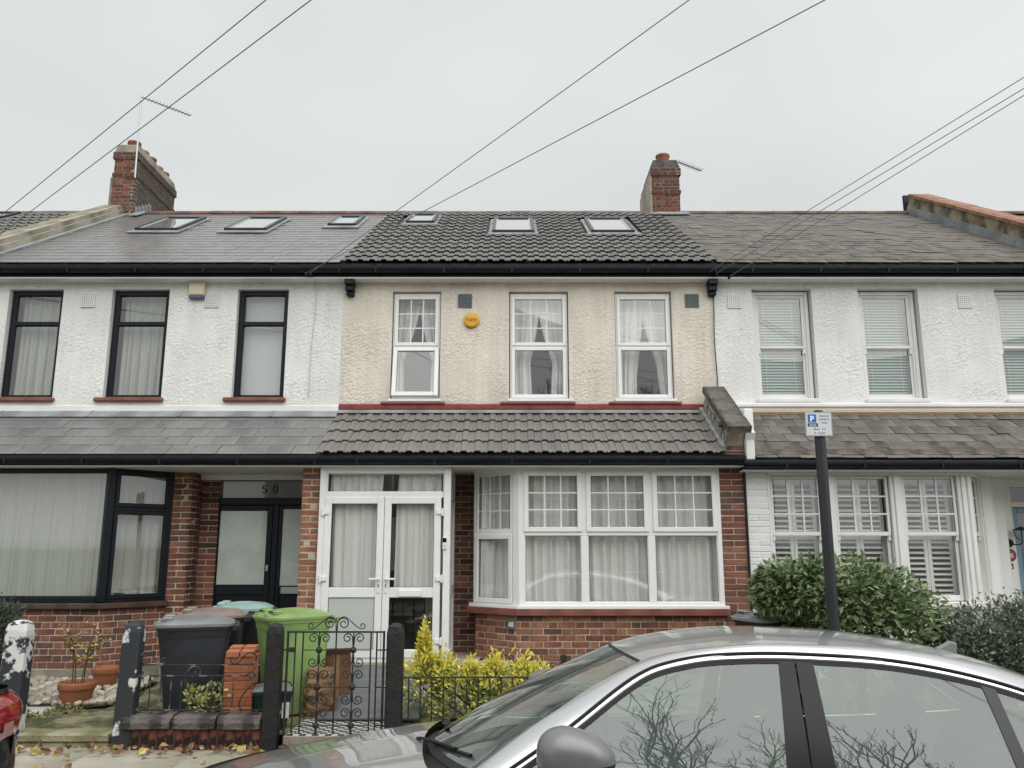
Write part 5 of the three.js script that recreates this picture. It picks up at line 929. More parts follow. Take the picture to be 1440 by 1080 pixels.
{
  const t = thing('brick_pier', 'short unfinished pier of bright orange bricks between the bins', 'pier', [-2.57, 0.235, -8.22]); t.rotation.y = 0.16;
  const om = [[0.42, 0.145, 0.065], [0.46, 0.165, 0.078], [0.38, 0.125, 0.058], [0.44, 0.15, 0.07]].map(c => mat(c, 0.85, { map: ['soft', 0.75, 1, 0.3], bump: ['grain', 0.2, 0.002] }));
  P(t, 'mortar_core', B(-0.125, 0.125, 0, 0.66, -0.20, 0.155, 0), mat([0.30, 0.15, 0.09], 0.95));
  const f = rng(4); const put = (x, y, z, l, turn) => { const b = new THREE.Mesh(BRICKS[l > 0.15 ? 'S' : 'H'][Math.floor(f() * 5)], om[Math.floor(f() * 4)]); b.name = 'brick'; b.position.set(x, y, z); b.rotation.y = turn; b.scale.x = l / (l > 0.15 ? 0.215 : 0.1025); b.castShadow = b.receiveShadow = true; t.add(b); };
  for (let r = 0; r < 9; r++) { const y = 0.035 + r * 0.0745; if (r % 2) { put(-0.025, y, 0.163, 0.205, 0); put(0.083 + 0.02, y, 0.163, 0.05, 0); } else { put(-0.077, y, 0.163, 0.105, 0); put(0.05, y, 0.163, 0.135, 0); } for (const s of [-1, 1]) { put(s * 0.133, y, 0.05, 0.215, s * Math.PI / 2); put(s * 0.133, y, -0.12, 0.105, s * Math.PI / 2); } }
  for (const [x, z, l] of [[-0.07, 0.09, 0.2], [0.06, 0.09, 0.2], [-0.07, -0.11, 0.2], [0.06, -0.11, 0.2]]) { const b = P(t, 'brick', B(-0.058, 0.058, 0, 0.055, -0.09, 0.09, 0.006), om[1]); b.position.set(x, 0.66 + (z < 0 ? 0.02 : 0), z); b.rotation.y = rr(-0.06, 0.06); }
}
{
  const paper = mat([0.23, 0.135, 0.065], 0.85, { map: ['stain', 0.6, 1, 0.4, 1.3], bump: ['soft', 0.15, 0.012] });
  const crumple = (g, a) => { const p = g.attributes.position; for (let i = 0; i < p.count; i++) { const x = p.getX(i), y = p.getY(i), z = p.getZ(i), k = a * (Math.abs(SX.noise3d(x * 7, y * 7, z * 7)) * 1.4 + 0.5 * Math.abs(SX.noise3d(x * 17, y * 17, z * 17)) - 0.6); const l = Math.hypot(x, z) || 1; p.setXYZ(i, x + x / l * k, y + k * 0.4, z + z / l * k); } g.computeVertexNormals(); return g; };
  const t = thing('paper_sack', 'crumpled brown paper sack standing behind the iron gate', 'sack', [-1.93, 0.25, -8.72]); t.rotation.y = 0.3;
  const secs = []; for (let i = 0; i <= 22; i++) { const v = i / 22; secs.push([v * 0.42, 0.30 * (1 - 0.12 * Math.pow(v, 3)), 0.24 * (1 - 0.5 * Math.pow(v, 4)), 5]); } P(t, 'sack', crumple(loft(secs, 56), 0.032), paper); P(t, 'folded_top', crumple(loft([[0.405, 0.26, 0.10, 5], [0.44, 0.25, 0.06, 4], [0.46, 0.22, 0.03, 4]], 40), 0.02), paper);
  const c = thing('cardboard_box', 'flattened dark brown cardboard box leaning behind the paper sack', 'box', [-1.86, 0.27, -9.12]); c.rotation.set(-0.12, 0.15, 0.03);
  P(c, 'panel', B(-0.15, 0.16, 0, 0.52, -0.02, 0.02, 0.006), mat([0.17, 0.085, 0.045], 0.85, { map: ['stain', 0.7, 1, 0.5] })); P(c, 'flap', xf(B(-0.145, 0.155, 0, 0.10, -0.004, 0.004, 0.002), { r: [0.9, 0, 0], t: [0, 0.515, 0.01] }), mat([0.19, 0.10, 0.055], 0.85)); P(c, 'tape', B(-0.02, 0.04, 0.02, 0.51, 0.0205, 0.022, 0), mat([0.25, 0.16, 0.09], 0.3));
  const r = thing('ramp', 'grey ribbed ramp sloping up to the white porch', 'ramp', [-1.45, 0.25, -9.35]); const rm = [[0.125, 0.13, 0.14], [0.11, 0.116, 0.126]].map(k => mat(k, 0.6, { map: ['stain', 0.75, 1, 0.6] }));
  for (let i = 0; i < 13; i++) { const b = P(r, 'board', B(-0.44, 0.55, -0.03, 0, -0.070, 0.070, 0.006), rm[i % 2]); b.position.set(0, 0.045 + i * 0.0205, 0.82 - i * 0.1445); b.rotation.x = 0.14; }
  for (const s of [-0.40, 0.50]) P(r, 'bearer', quadPrism(s), rm[1]);
}
function quadPrism(x) { const s = new THREE.Shape(); s.moveTo(-0.88, 0); s.lineTo(1.0, 0); s.lineTo(1.0, 0.265); s.lineTo(-0.88, 0.005); const g = new THREE.ExtrudeGeometry(s, { depth: 0.04, bevelEnabled: false }); g.rotateY(Math.PI / 2); g.translate(x - 0.02, -0.0, 0.0); g.computeVertexNormals(); return g; }
// black and white mosaic path inside the gate
{
  const p = structure('path', B(-2.05, -1.15, 0.10, 0.243, -8.98, -7.86, 0.006), M.mortarDark); const wg = [], bg = [], n = 0.058;
  for (let i = 0; i < 15; i++) for (let j = 0; j < 19; j++) { const x = -2.03 + (i + 0.5) * n, z = -7.87 - (j + 0.5) * n; ((i + j) % 2 ? wg : bg).push(B(x - n / 2 + 0.002, x + n / 2 - 0.002, 0.24, 0.2475 + rr(0, 0.0015), z - n / 2 + 0.002, z + n / 2 - 0.002, 0.0015)); }
  tag(P(p, 'white_tiles', wg, mat([0.58, 0.57, 0.53], 0.5, { map: ['soft', 0.8, 1, 0.4] })), null, null, null, 'stuff'); tag(P(p, 'black_tiles', bg, mat([0.035, 0.037, 0.04], 0.45)), null, null, null, 'stuff');
}
// cobbles, slabs
{
  const bed = structure('cobble_bed', sheet(-5.9, -4.22, -9.03, -10.36, 0, 20, 16, (x, z) => gardenY(z) + 0.012 + 0.012 * SX.noise(x * 2, z * 2)), mat([0.035, 0.03, 0.022], 0.95));
  const gs = [0, 1, 2, 3].map(v => { const g = fix(new THREE.SphereGeometry(0.5, 8, 6)); const p = g.attributes.position; for (let i = 0; i < p.count; i++) { const k = 1 + 0.18 * SX.noise3d(p.getX(i) * 2.2 + v * 7, p.getY(i) * 2.2, p.getZ(i) * 2.2); p.setXYZ(i, p.getX(i) * k, p.getY(i) * k, p.getZ(i) * k); } const q = g; q.computeVertexNormals(); return q; });
  const ms = [[0.54, 0.50, 0.43], [0.42, 0.37, 0.30], [0.62, 0.58, 0.51], [0.34, 0.295, 0.245], [0.50, 0.425, 0.33]].map(c => mat(c, 0.7, { map: ['soft', 0.75, 1, 0.5] }));
  const f = rng(31); let n = 0; const rest = [];
  for (let i = 0; i < 20 * 17; i++) { const x = -5.86 + (i % 20 + 0.5 + rr(-0.3, 0.3, f) + (Math.floor(i / 20) % 2) * 0.5) * 0.081, z = -9.05 - (Math.floor(i / 20) + 0.5 + rr(-0.3, 0.3, f)) * 0.077, s = rr(0.072, 0.102, f), m = new THREE.Matrix4().compose(new THREE.Vector3(x, gardenY(z) + 0.022 + s * 0.2, z), new THREE.Quaternion().setFromEuler(new THREE.Euler(rr(-0.4, 0.4, f), rr(0, 6, f), rr(-0.4, 0.4, f))), new THREE.Vector3(s * rr(0.9, 1.25, f), s * rr(0.6, 0.85, f), s * rr(0.75, 1, f))); n++; if (x > -5.35 && bed.children.length < 300) { const c = new THREE.Mesh(gs[n % 4], ms[n % 5]); c.name = 'cobble'; m.decompose(c.position, c.quaternion, c.scale); bed.add(c); } else rest.push(m); }
  const im = new THREE.InstancedMesh(gs[0], ms[1], rest.length); rest.forEach((m, i) => im.setMatrixAt(i, m)); im.name = 'cobbles'; im.userData.kind = 'stuff'; bed.add(im);
  const sl = thing('stone_slab', 'pale stone slab lying on the moss in front of the cobbles', 'slab', [-5.02, 0.255, -9.03]); sl.rotation.y = 0.12; const sm = mat([0.62, 0.60, 0.55], 0.8, { map: ['stain', 0.75, 1, 0.6], bump: ['grain', 0.3, 0.002] });
  P(sl, 'slab', B(-0.34, 0.28, -0.02, 0.03, 0.02, 0.34, 0.008), sm); P(sl, 'slab', B(-0.34, 0.20, -0.02, 0.028, -0.30, 0.012, 0.008), sm);
}
// ------------------------------------------------------------------ plants
const leafGeo = (len, w, fold = 0.25, n = 3) => { const pos = []; for (const s of [-1, 1]) for (let i = 0; i < n; i++) { const y0 = i / n, y1 = (i + 1) / n, k = (t) => w / 2 * Math.pow(Math.sin(Math.PI * Math.min(0.999, Math.pow(t, 0.8))), 0.8), dz = (t) => -0.12 * t * t * len; const a = [0, y0 * len, dz(y0)], b = [0, y1 * len, dz(y1)], c = [s * k(y0), y0 * len, dz(y0) + k(y0) * fold], d = [s * k(y1), y1 * len, dz(y1) + k(y1) * fold]; if (s > 0) pos.push(...a, ...c, ...d, ...a, ...d, ...b); else pos.push(...a, ...d, ...c, ...a, ...b, ...d); } const g = new THREE.BufferGeometry(); g.setAttribute('position', new THREE.Float32BufferAttribute(pos, 3)); return fix(g); };
const leafM = (rough = 0.45, tr = 0.25) => { const m = new THREE.MeshPhysicalMaterial({ color: 0xffffff, roughness: rough, transmission: tr, thickness: 0, side: THREE.DoubleSide }); return m; };
const Yax = new THREE.Vector3(0, 1, 0), Zax = new THREE.Vector3(0, 0, 1);
function leafQ(dir, f, roll = 0.9) { const q = new THREE.Quaternion().setFromUnitVectors(Yax, dir.clone().normalize()); const side = new THREE.Vector3(0, 0.8, 0.6).projectOnPlane(dir).normalize(); const z = Zax.clone().applyQuaternion(q); let a = Math.atan2(z.clone().cross(side).dot(dir), z.dot(side)); return new THREE.Quaternion().setFromAxisAngle(dir.clone().normalize(), a + rr(-roll, roll, f)).multiply(q); }
function leafCloud(parent, name, list, geo, m) {
  const im = new THREE.InstancedMesh(geo, m, list.length); list.forEach((l, i) => { im.setMatrixAt(i, l.m); im.setColorAt(i, l.c); }); im.name = name; im.userData.kind = 'stuff'; im.castShadow = im.receiveShadow = true; parent.add(im); return im;
}
const mixC = (cols, f, v = 0.25) => { const c = cols[Math.floor(f() * cols.length)]; const k = 1 + rr(-v, v, f); return new THREE.Color().setRGB(c[0] * k, c[1] * k, c[2] * k); };
function shrub(name, label, o) {
  const f = rng(o.seed), t = thing(name, label, 'shrub', o.pos, o.group), list = [], sn = new SimplexNoise({ random: rng(o.seed + 1) });
  const stems = [];
  for (let i = 0; i < (o.stems || 9); i++) { const a = f() * 6.28, l = o.lobes[i % o.lobes.length]; const e = [l[0] + Math.cos(a) * l[3] * 0.5, l[1] + rr(-0.2, 0.3, f) * l[4], l[2] + Math.sin(a) * l[5] * 0.5]; stems.push(tube([[rr(-0.1, 0.1, f), 0, rr(-0.1, 0.1, f)], [e[0] * 0.45 + rr(-0.1, 0.1, f), e[1] * 0.5, e[2] * 0.45], e], 0.012, 8, 5)); }
  P(t, 'stems', stems, mat([0.07, 0.05, 0.035], 0.9));
  const spots = [];
  for (let i = 0; i < o.n; i++) {
    const l = o.lobes[Math.floor(f() * o.lobes.length)], d = new THREE.Vector3(rr(-1, 1, f), rr(-0.7, 1, f), rr(-1, 1, f)).normalize();
    const rad = (1 + (o.lump || 1) * 0.20 * sn.noise3d(d.x * 2.6, d.y * 2.6, d.z * 2.6) + 0.10 * sn.noise3d(d.x * 7, d.y * 7, d.z * 7)) * (1 - Math.pow(f(), 2.2) * 0.55);
    const p = new THREE.Vector3(l[0] + d.x * l[3] * rad, l[1] + d.y * l[4] * rad, l[2] + d.z * l[5] * rad); if (p.y < 0.02) continue;
    const dir = new THREE.Vector3(d.x + rr(-0.9, 0.9, f), d.y * 0.6 + (o.up ?? 0.2) + rr(-0.8, 0.7, f), d.z + rr(-0.9, 0.9, f)).normalize();
    spots.push({ p, dir, q: leafQ(dir, f), s: rr(0.7, 1.25, f), out: rad, d });
  }
  const geo = o.geo; const cl = (s) => o.color ? o.color(s, f) : mixC(o.cols, f);
  let solo = o.solo || 0; const front = solo ? spots.filter(s => s.d.z > 0.35 && s.out > 0.93).slice(0, solo) : [];
  const fs = new Set(front); const sm = o.cols.map(c => { const m = leafM(o.rough, 0.2); m.color.setRGB(...c); return m; });
  front.forEach((s, i) => { const me = new THREE.Mesh(geo, sm[i % sm.length]); me.name = 'leaf'; me.position.copy(s.p); me.quaternion.copy(s.q); me.scale.setScalar(s.s); t.add(me); });
  spots.forEach(s => { if (!fs.has(s)) list.push({ m: new THREE.Matrix4().compose(s.p, s.q, new THREE.Vector3(s.s, s.s, s.s)), c: cl(s) }); });
  leafCloud(t, 'foliage', list, geo, leafM(o.rough, 0.2)); return t;
}
shrub('laurel_shrub', 'large glossy green shrub behind the parking sign pole', { seed: 51, pos: [3.37, 0.22, -8.75], lobes: [[0.22, 0.78, 0, 0.70, 0.72, 0.6], [-0.42, 1.26, 0.0, 0.42, 0.28, 0.42], [0.45, 0.72, 0.1, 0.58, 0.66, 0.5], [-0.58, 1.22, 0.05, 0.28, 0.22, 0.3], [0.05, 1.14, 0, 0.60, 0.42, 0.45]], n: 13500, geo: leafGeo(0.085, 0.032, 0.3, 3), cols: [[0.12, 0.18, 0.065], [0.085, 0.135, 0.05], [0.16, 0.225, 0.085], [0.23, 0.29, 0.13], [0.10, 0.15, 0.06]], rough: 0.35, solo: 280, up: 0.05 });
shrub('evergreen_shrub', 'dark small-leaved shrub with pale flecks in front of the blue door', { seed: 52, pos: [4.85, 0.2, -8.4], lobes: [[0, 0.62, 0, 0.75, 0.58, 0.5], [-0.35, 0.5, 0.1, 0.45, 0.5, 0.45], [0.5, 0.7, 0, 0.6, 0.58, 0.5]], n: 17000, geo: leafGeo(0.058, 0.026, 0.2, 2), cols: [[0.035, 0.055, 0.03]], rough: 0.5, color: (s, f) => f() < 0.045 ? mixC([[0.30, 0.33, 0.28]], f) : mixC([[0.075, 0.10, 0.06], [0.095, 0.125, 0.075], [0.055, 0.075, 0.045], [0.13, 0.16, 0.105]], f), up: 0.3 });
shrub('conifer_shrub', 'dark green conifer bush at the left edge behind the flaking post', { seed: 53, pos: [-5.42, 0.28, -8.9], lobes: [[-0.08, 0.55, 0, 0.40, 0.55, 0.4], [0.10, 0.42, 0.1, 0.30, 0.40, 0.35], [-0.25, 0.7, 0, 0.33, 0.4, 0.35]], n: 11000, geo: leafGeo(0.07, 0.02, 0.2, 2), cols: [[0.03, 0.06, 0.03]], rough: 0.6, color: (s, f) => f() < 0.03 ? mixC([[0.25, 0.11, 0.05]], f) : mixC([[0.028, 0.055, 0.028], [0.04, 0.07, 0.035], [0.022, 0.04, 0.022]], f), up: 0.5 });
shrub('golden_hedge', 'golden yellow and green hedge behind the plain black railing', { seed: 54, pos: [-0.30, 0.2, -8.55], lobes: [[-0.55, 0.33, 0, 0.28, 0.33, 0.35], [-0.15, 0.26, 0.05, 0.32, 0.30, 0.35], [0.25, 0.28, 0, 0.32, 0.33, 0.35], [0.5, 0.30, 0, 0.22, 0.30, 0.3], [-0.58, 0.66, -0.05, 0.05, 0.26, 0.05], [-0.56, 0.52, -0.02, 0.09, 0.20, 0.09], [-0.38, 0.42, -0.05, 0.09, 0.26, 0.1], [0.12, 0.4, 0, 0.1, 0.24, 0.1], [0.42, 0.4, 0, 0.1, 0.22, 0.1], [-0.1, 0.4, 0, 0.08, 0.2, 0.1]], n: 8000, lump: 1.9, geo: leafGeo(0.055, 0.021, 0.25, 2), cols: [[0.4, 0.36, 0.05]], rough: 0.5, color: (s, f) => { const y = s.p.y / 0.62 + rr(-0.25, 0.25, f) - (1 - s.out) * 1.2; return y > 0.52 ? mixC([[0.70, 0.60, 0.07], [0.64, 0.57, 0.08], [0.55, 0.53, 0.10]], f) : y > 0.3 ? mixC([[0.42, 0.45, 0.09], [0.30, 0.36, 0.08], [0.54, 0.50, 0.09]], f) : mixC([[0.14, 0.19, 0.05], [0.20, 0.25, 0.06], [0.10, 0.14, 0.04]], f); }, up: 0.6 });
shrub('shrub', 'small yellow-green self-seeded plant growing over the dwarf wall', { seed: 55, pos: [-2.83, 0.28, -8.08], lobes: [[0, 0.16, 0, 0.13, 0.16, 0.1], [0.08, 0.26, 0.02, 0.11, 0.12, 0.08], [-0.12, 0.25, 0, 0.07, 0.09, 0.06]], n: 230, stems: 6, geo: leafGeo(0.05, 0.024, 0.25, 3), cols: [[0.3, 0.3, 0.08]], rough: 0.5, color: (s, f) => mixC([[0.42, 0.40, 0.12], [0.25, 0.28, 0.07], [0.13, 0.18, 0.05], [0.50, 0.46, 0.18]], f), up: 0.5 });
shrub('groundcover_plant', 'low green weeds at the foot of the terracotta pot', { seed: 56, pos: [-4.55, 0.235, -8.85], lobes: [[0, 0.03, 0, 0.20, 0.05, 0.09], [-0.3, 0.02, 0.25, 0.22, 0.05, 0.06]], n: 420, stems: 2, geo: leafGeo(0.035, 0.02, 0.2, 2), cols: [[0.06, 0.10, 0.03]], rough: 0.6, color: (s, f) => mixC([[0.06, 0.095, 0.035], [0.10, 0.14, 0.04], [0.30, 0.28, 0.06]], f, 0.3), up: 0.4 });
{
  const terra = mat([0.36, 0.135, 0.06], 0.8, { map: ['stain', 0.65, 1, 0.4], bump: ['soft', 0.2, 0.002] }), soil = mat([0.035, 0.027, 0.02], 0.95, { bump: ['grain', 0.1, 0.008] });
  const pot = (label, pos, r, H) => { const t = thing('terracotta_pot', label, 'plant pot', pos); P(t, 'pot', lathe([[0, 0], [r * 0.62, 0], [r * 0.70, H * 0.08], [r * 0.90, H * 0.6], [r * 0.95, H * 0.72], [r * 0.99, H * 0.73], [r * 1.03, H * 0.78], [r * 1.03, H * 0.93], [r, H], [r * 0.9, H], [r * 0.88, H * 0.8], [0, H * 0.8]], 40), terra); P(t, 'soil', xf(new THREE.CircleGeometry(r * 0.89, 28), { r: [-Math.PI / 2, 0, 0], t: [0, H * 0.86, 0] }), soil); return t; };
  pot('wide terracotta pot on the moss holding a spindly shrub', [-4.60, 0.24, -9.18], 0.182, 0.27); pot('plain terracotta pot by the left bay wall, partly behind the flaking post', [-4.66, 0.295, -9.95], 0.155, 0.26);
  const f = rng(61), t = thing('potted_shrub', 'spindly yellowing shrub growing in the wide terracotta pot', 'shrub', [-4.58, 0.46, -9.18]), st = [], L = [];
  for (const [x, z, lean, h] of [[-0.04, 0, -0.10, 0.55], [0.05, 0.01, 0.05, 0.62], [0.0, -0.03, 0.16, 0.52], [-0.06, 0.03, -0.02, 0.42]]) {
    const top = [x + lean, h, z + rr(-0.08, 0.08, f)]; st.push(tube([[x, 0, z], [x + lean * 0.3, h * 0.5, z], top], 0.007, 10, 5));
    for (let k = 0; k < 7; k++) { const v = rr(0.4, 1, f), b = [lerp(x, top[0], v), h * v, lerp(z, top[2], v)], a = f() * 6.28, e = [b[0] + Math.cos(a) * 0.12, b[1] + rr(0.02, 0.12, f), b[2] + Math.sin(a) * 0.12]; st.push(tube([b, [(b[0] + e[0]) / 2, (b[1] + e[1]) / 2 + 0.01, (b[2] + e[2]) / 2], e], 0.003, 5, 4)); for (let q = 0; q < 12; q++) { const w = f(), p = new THREE.Vector3(lerp(b[0], e[0], w), lerp(b[1], e[1], w), lerp(b[2], e[2], w)), dir = new THREE.Vector3(rr(-1, 1, f), rr(-0.3, 1, f), rr(-1, 1, f)).normalize(), s = rr(0.7, 1.2, f); L.push({ m: new THREE.Matrix4().compose(p, leafQ(dir, f), new THREE.Vector3(s, s, s)), c: mixC([[0.40, 0.30, 0.07], [0.30, 0.16, 0.06], [0.22, 0.20, 0.06], [0.14, 0.16, 0.05], [0.45, 0.40, 0.12]], f) }); } }
  }
  P(t, 'stems', st, mat([0.12, 0.06, 0.035], 0.85)); leafCloud(t, 'foliage', L, leafGeo(0.046, 0.023, 0.25, 2), leafM(0.5, 0.2));
  const U = []; for (let i = 0; i < 160; i++) { const a = f() * 6.28, r = 0.15 * Math.sqrt(f()); U.push({ m: new THREE.Matrix4().compose(new THREE.Vector3(Math.cos(a) * r - 0.02, 0.012, Math.sin(a) * r), leafQ(new THREE.Vector3(rr(-1, 1, f), rr(0.3, 1, f), rr(-1, 1, f)).normalize(), f), new THREE.Vector3(0.8, 0.8, 0.8)), c: mixC([[0.09, 0.13, 0.045], [0.13, 0.17, 0.06]], f) }); } leafCloud(t, 'undergrowth', U, leafGeo(0.036, 0.017, 0.25, 2), leafM(0.5, 0.2));
}
{ // fallen leaves along the foot of the walls
  const f = rng(71), L = []; const g = leafGeo(0.075, 0.055, 0.7, 3);
  for (let i = 0; i < 190; i++) { const near = f() < 0.8, x = rr(-4.7, -1.2, f), z = near ? -7.98 + Math.abs(rr(-0.22, 0.22, f)) * (0.6 + f()) + 0.1 : rr(-7.7, -6.6, f); const onTop = f() < 0.06 && x > -3.4; const dir = new THREE.Vector3(rr(-1, 1, f), rr(0.0, 0.55, f), rr(-1, 1, f)).normalize(), s = rr(0.5, 1.2, f); L.push({ m: new THREE.Matrix4().compose(new THREE.Vector3(x, onTop ? 0.425 : 0.135 + rr(0, 0.02, f), onTop ? -7.95 : Math.max(z, -7.88)), leafQ(dir, f, 1.2), new THREE.Vector3(s, s, s)), c: mixC([[0.40, 0.27, 0.11], [0.24, 0.12, 0.065], [0.48, 0.40, 0.12], [0.16, 0.08, 0.05], [0.44, 0.34, 0.19], [0.28, 0.16, 0.09], [0.19, 0.10, 0.06]], f) }); }
  const im = leafCloud(scene, 'fallen_leaves', L, g, leafM(0.7, 0.15)); tag(im, 'yellow and brown autumn leaves along the foot of the garden walls', 'leaves', null, 'stuff');
}
// ------------------------------------------------------------------ parking sign
{
  const t = thing('parking_sign', 'dark grey pole with a white and blue residents parking sign in front of the shrub', 'sign', [2.705, 0.12, -7.2]);
  P(t, 'pole', loft([[0, 0.10, 0.10, 2], [2.70, 0.092, 0.092, 2], [2.95, 0.092, 0.092, 2], [2.97, 0.06, 0.06, 2]], 28), mat([0.020, 0.023, 0.027], 0.42, { map: ['stain', 0.7, 1, 0.5] }));
  const tx = textTex(768, 704, (g, w, h) => {
    g.fillStyle = '#c9cccf'; g.fillRect(0, 0, w, h); g.strokeStyle = '#43474b'; g.lineWidth = 10; g.strokeRect(12, 12, w - 24, h - 24);
    g.fillStyle = '#1f63b5'; g.fillRect(70, 60, 250, 250); g.fillStyle = '#eef0f2'; g.font = 'bold 240px sans-serif'; g.textAlign = 'center'; g.textBaseline = 'middle'; g.fillText('P', 196, 192);
    g.fillStyle = '#26292d'; g.fillRect(62, 326, 300, 104); g.fillStyle = '#c9cccf'; g.font = 'bold 88px sans-serif'; g.fillText('BGW', 212, 380);
    g.fillStyle = '#33373b'; g.font = 'bold 84px sans-serif'; g.fillText('Permit', 550, 112); g.fillText('holders', 550, 210); g.fillText('only', 550, 308);
    g.font = 'bold 86px sans-serif'; g.fillText('Mon - Fri', 400, 505); g.fillText('2 - 6 pm', 400, 616);
  });
  const s = P(t, 'sign_plate', B(-0.115, 0.115, -0.106, 0.106, -0.004, 0.0, 0.001), mat([0.34, 0.35, 0.36], 0.5)); s.position.set(-0.025, 2.838, 0.062); s.rotation.set(0, -0.06, -0.012);
  P(s, 'sign_face', face(0.226, 0.208, 0.0012), printed(tx, 0.55)); P(t, 'clip', [B(-0.055, 0.055, 2.90, 2.925, -0.05, 0.056, 0.004), B(-0.055, 0.055, 2.76, 2.785, -0.05, 0.056, 0.004)], M.steel);
}
// ------------------------------------------------------------------ telegraph pole behind the camera, wires
{
  const t = thing('telegraph_pole', 'brown wooden telegraph pole across the road, seen only in reflections', 'pole', [12, 0.1, 6]); P(t, 'pole', loft([[0, 0.26, 0.26, 2], [8.7, 0.18, 0.18, 2]], 16), mat([0.07, 0.05, 0.035], 0.9)); P(t, 'cross_bar', B(-0.5, 0.5, 8.3, 8.4, -0.05, 0.05, 0.01), mat([0.07, 0.05, 0.035], 0.9));
  const wm = mat([0.17, 0.17, 0.165], 0.8);
  const wires = [['leftmost overhead wire, rising from the far left roof past the aerial', [-8.13, 5.66, -11.0], [12, 7.2, 6]], ['second overhead wire from the left, crossing the aerial boom', [-7.87, 5.66, -11.0], [12, 6.7, 6]], ['steeper of the two overhead wires rising from the bracket beside the cream house', [-2.82, 5.66, -11.0], [12, 8.1, 6]], ['shallower of the two overhead wires rising from the bracket beside the cream house', [-2.88, 5.66, -11.0], [12, 5.81, 6]], ['uppermost overhead wire over the right-hand slate roof', [2.78, 5.70, -11.0], [12, 8.37, 6]], ['middle overhead wire over the right-hand slate roof', [2.86, 5.66, -11.0], [12, 8.2, 6]], ['lowest overhead wire over the right-hand slate roof', [3.05, 5.62, -11.0], [12, 8.45, 6]]];
  wires.forEach(([label, a, b]) => { const p = []; for (let i = 0; i <= 20; i++) { const v = i / 20; p.push([lerp(a[0], b[0], v) - a[0], lerp(a[1], b[1], v) - 0.02 * 4 * v * (1 - v) - a[1], lerp(a[2], b[2], v) - a[2]]); } const w = thing('overhead_wire', label, 'wire', a, 'overhead wires'); P(w, 'wire', tube(p, 0.0045, 40, 5), wm); P(w, 'clamp', B(-0.012, 0.012, -0.02, 0.012, -0.1, 0.012, 0.004), M.rubber); });
  const c = thing('wall_cable', 'thin dark cable running down the joint between cream and white walls', 'cable', [2.84, 3.8, -11.27]); P(c, 'cable', tube([[-0.02, 1.75, 0.06], [0.02, 1.6, 0.01], [0.01, 1.0, 0.0], [0.025, 0.4, 0.0], [0.03, 0.0, 0.0]], 0.007, 30, 5), M.rubber);
  const c2 = thing('wall_cable', 'thin cable looping down the white wall left of the cream house', 'cable', [-2.82, 4.4, -11.28]); P(c2, 'cable', tube([[-0.01, 1.26, 0.25], [0.02, 1.18, 0.03], [0.03, 0.8, 0.0], [0.0, 0.3, 0.0], [-0.01, -0.45, 0.0]], 0.004, 30, 5), M.alu);
}

// ================================================================== cars at the kerb
const CRV = {
  belt: crv([[-0.3, 0.935], [0.1, 0.918], [1.0, 0.918], [1.8, 0.925], [2.4, 0.945], [3.0, 0.99]]),
  beltW: crv([[-0.3, 0.785], [0.2, 0.82], [1.2, 0.845], [2.2, 0.825], [2.9, 0.77], [3.3, 0.70]]),
  top: crv([[-0.06, 0.925], [0.213, 1.09], [0.57, 1.32], [0.80, 1.385], [1.05, 1.405], [1.35, 1.402], [1.73, 1.375], [2.1, 1.305], [2.4, 1.205], [2.62, 1.085], [2.79, 0.965]]),
  edgeY: crv([[-1.95, 0.60], [-1.75, 0.67], [-1.38, 0.745], [-0.83, 0.835], [-0.47, 0.88], [-0.2, 0.905], [0.1, 0.905], [1.0, 0.905], [1.8, 0.912], [2.4, 0.93], [3.0, 0.965], [3.35, 0.94]]),
  edgeW: crv([[-1.95, 0.60], [-1.75, 0.70], [-1.38, 0.765], [-0.8, 0.80], [-0.3, 0.815], [0.2, 0.83], [1.2, 0.857], [2.2, 0.84], [2.9, 0.78], [3.25, 0.68], [3.35, 0.60]]),
  maxW: crv([[-1.98, 0.60], [-1.8, 0.76], [-1.4, 0.87], [-0.8, 0.905], [1.0, 0.915], [2.4, 0.90], [3.0, 0.85], [3.25, 0.76], [3.36, 0.66]]),
};
const sideW = (x, y) => { const k = clamp((y - CRV.belt(x)) / 0.48, -0.1, 1.1); return CRV.beltW(x) - 0.195 * k - 0.035 * k * k; };
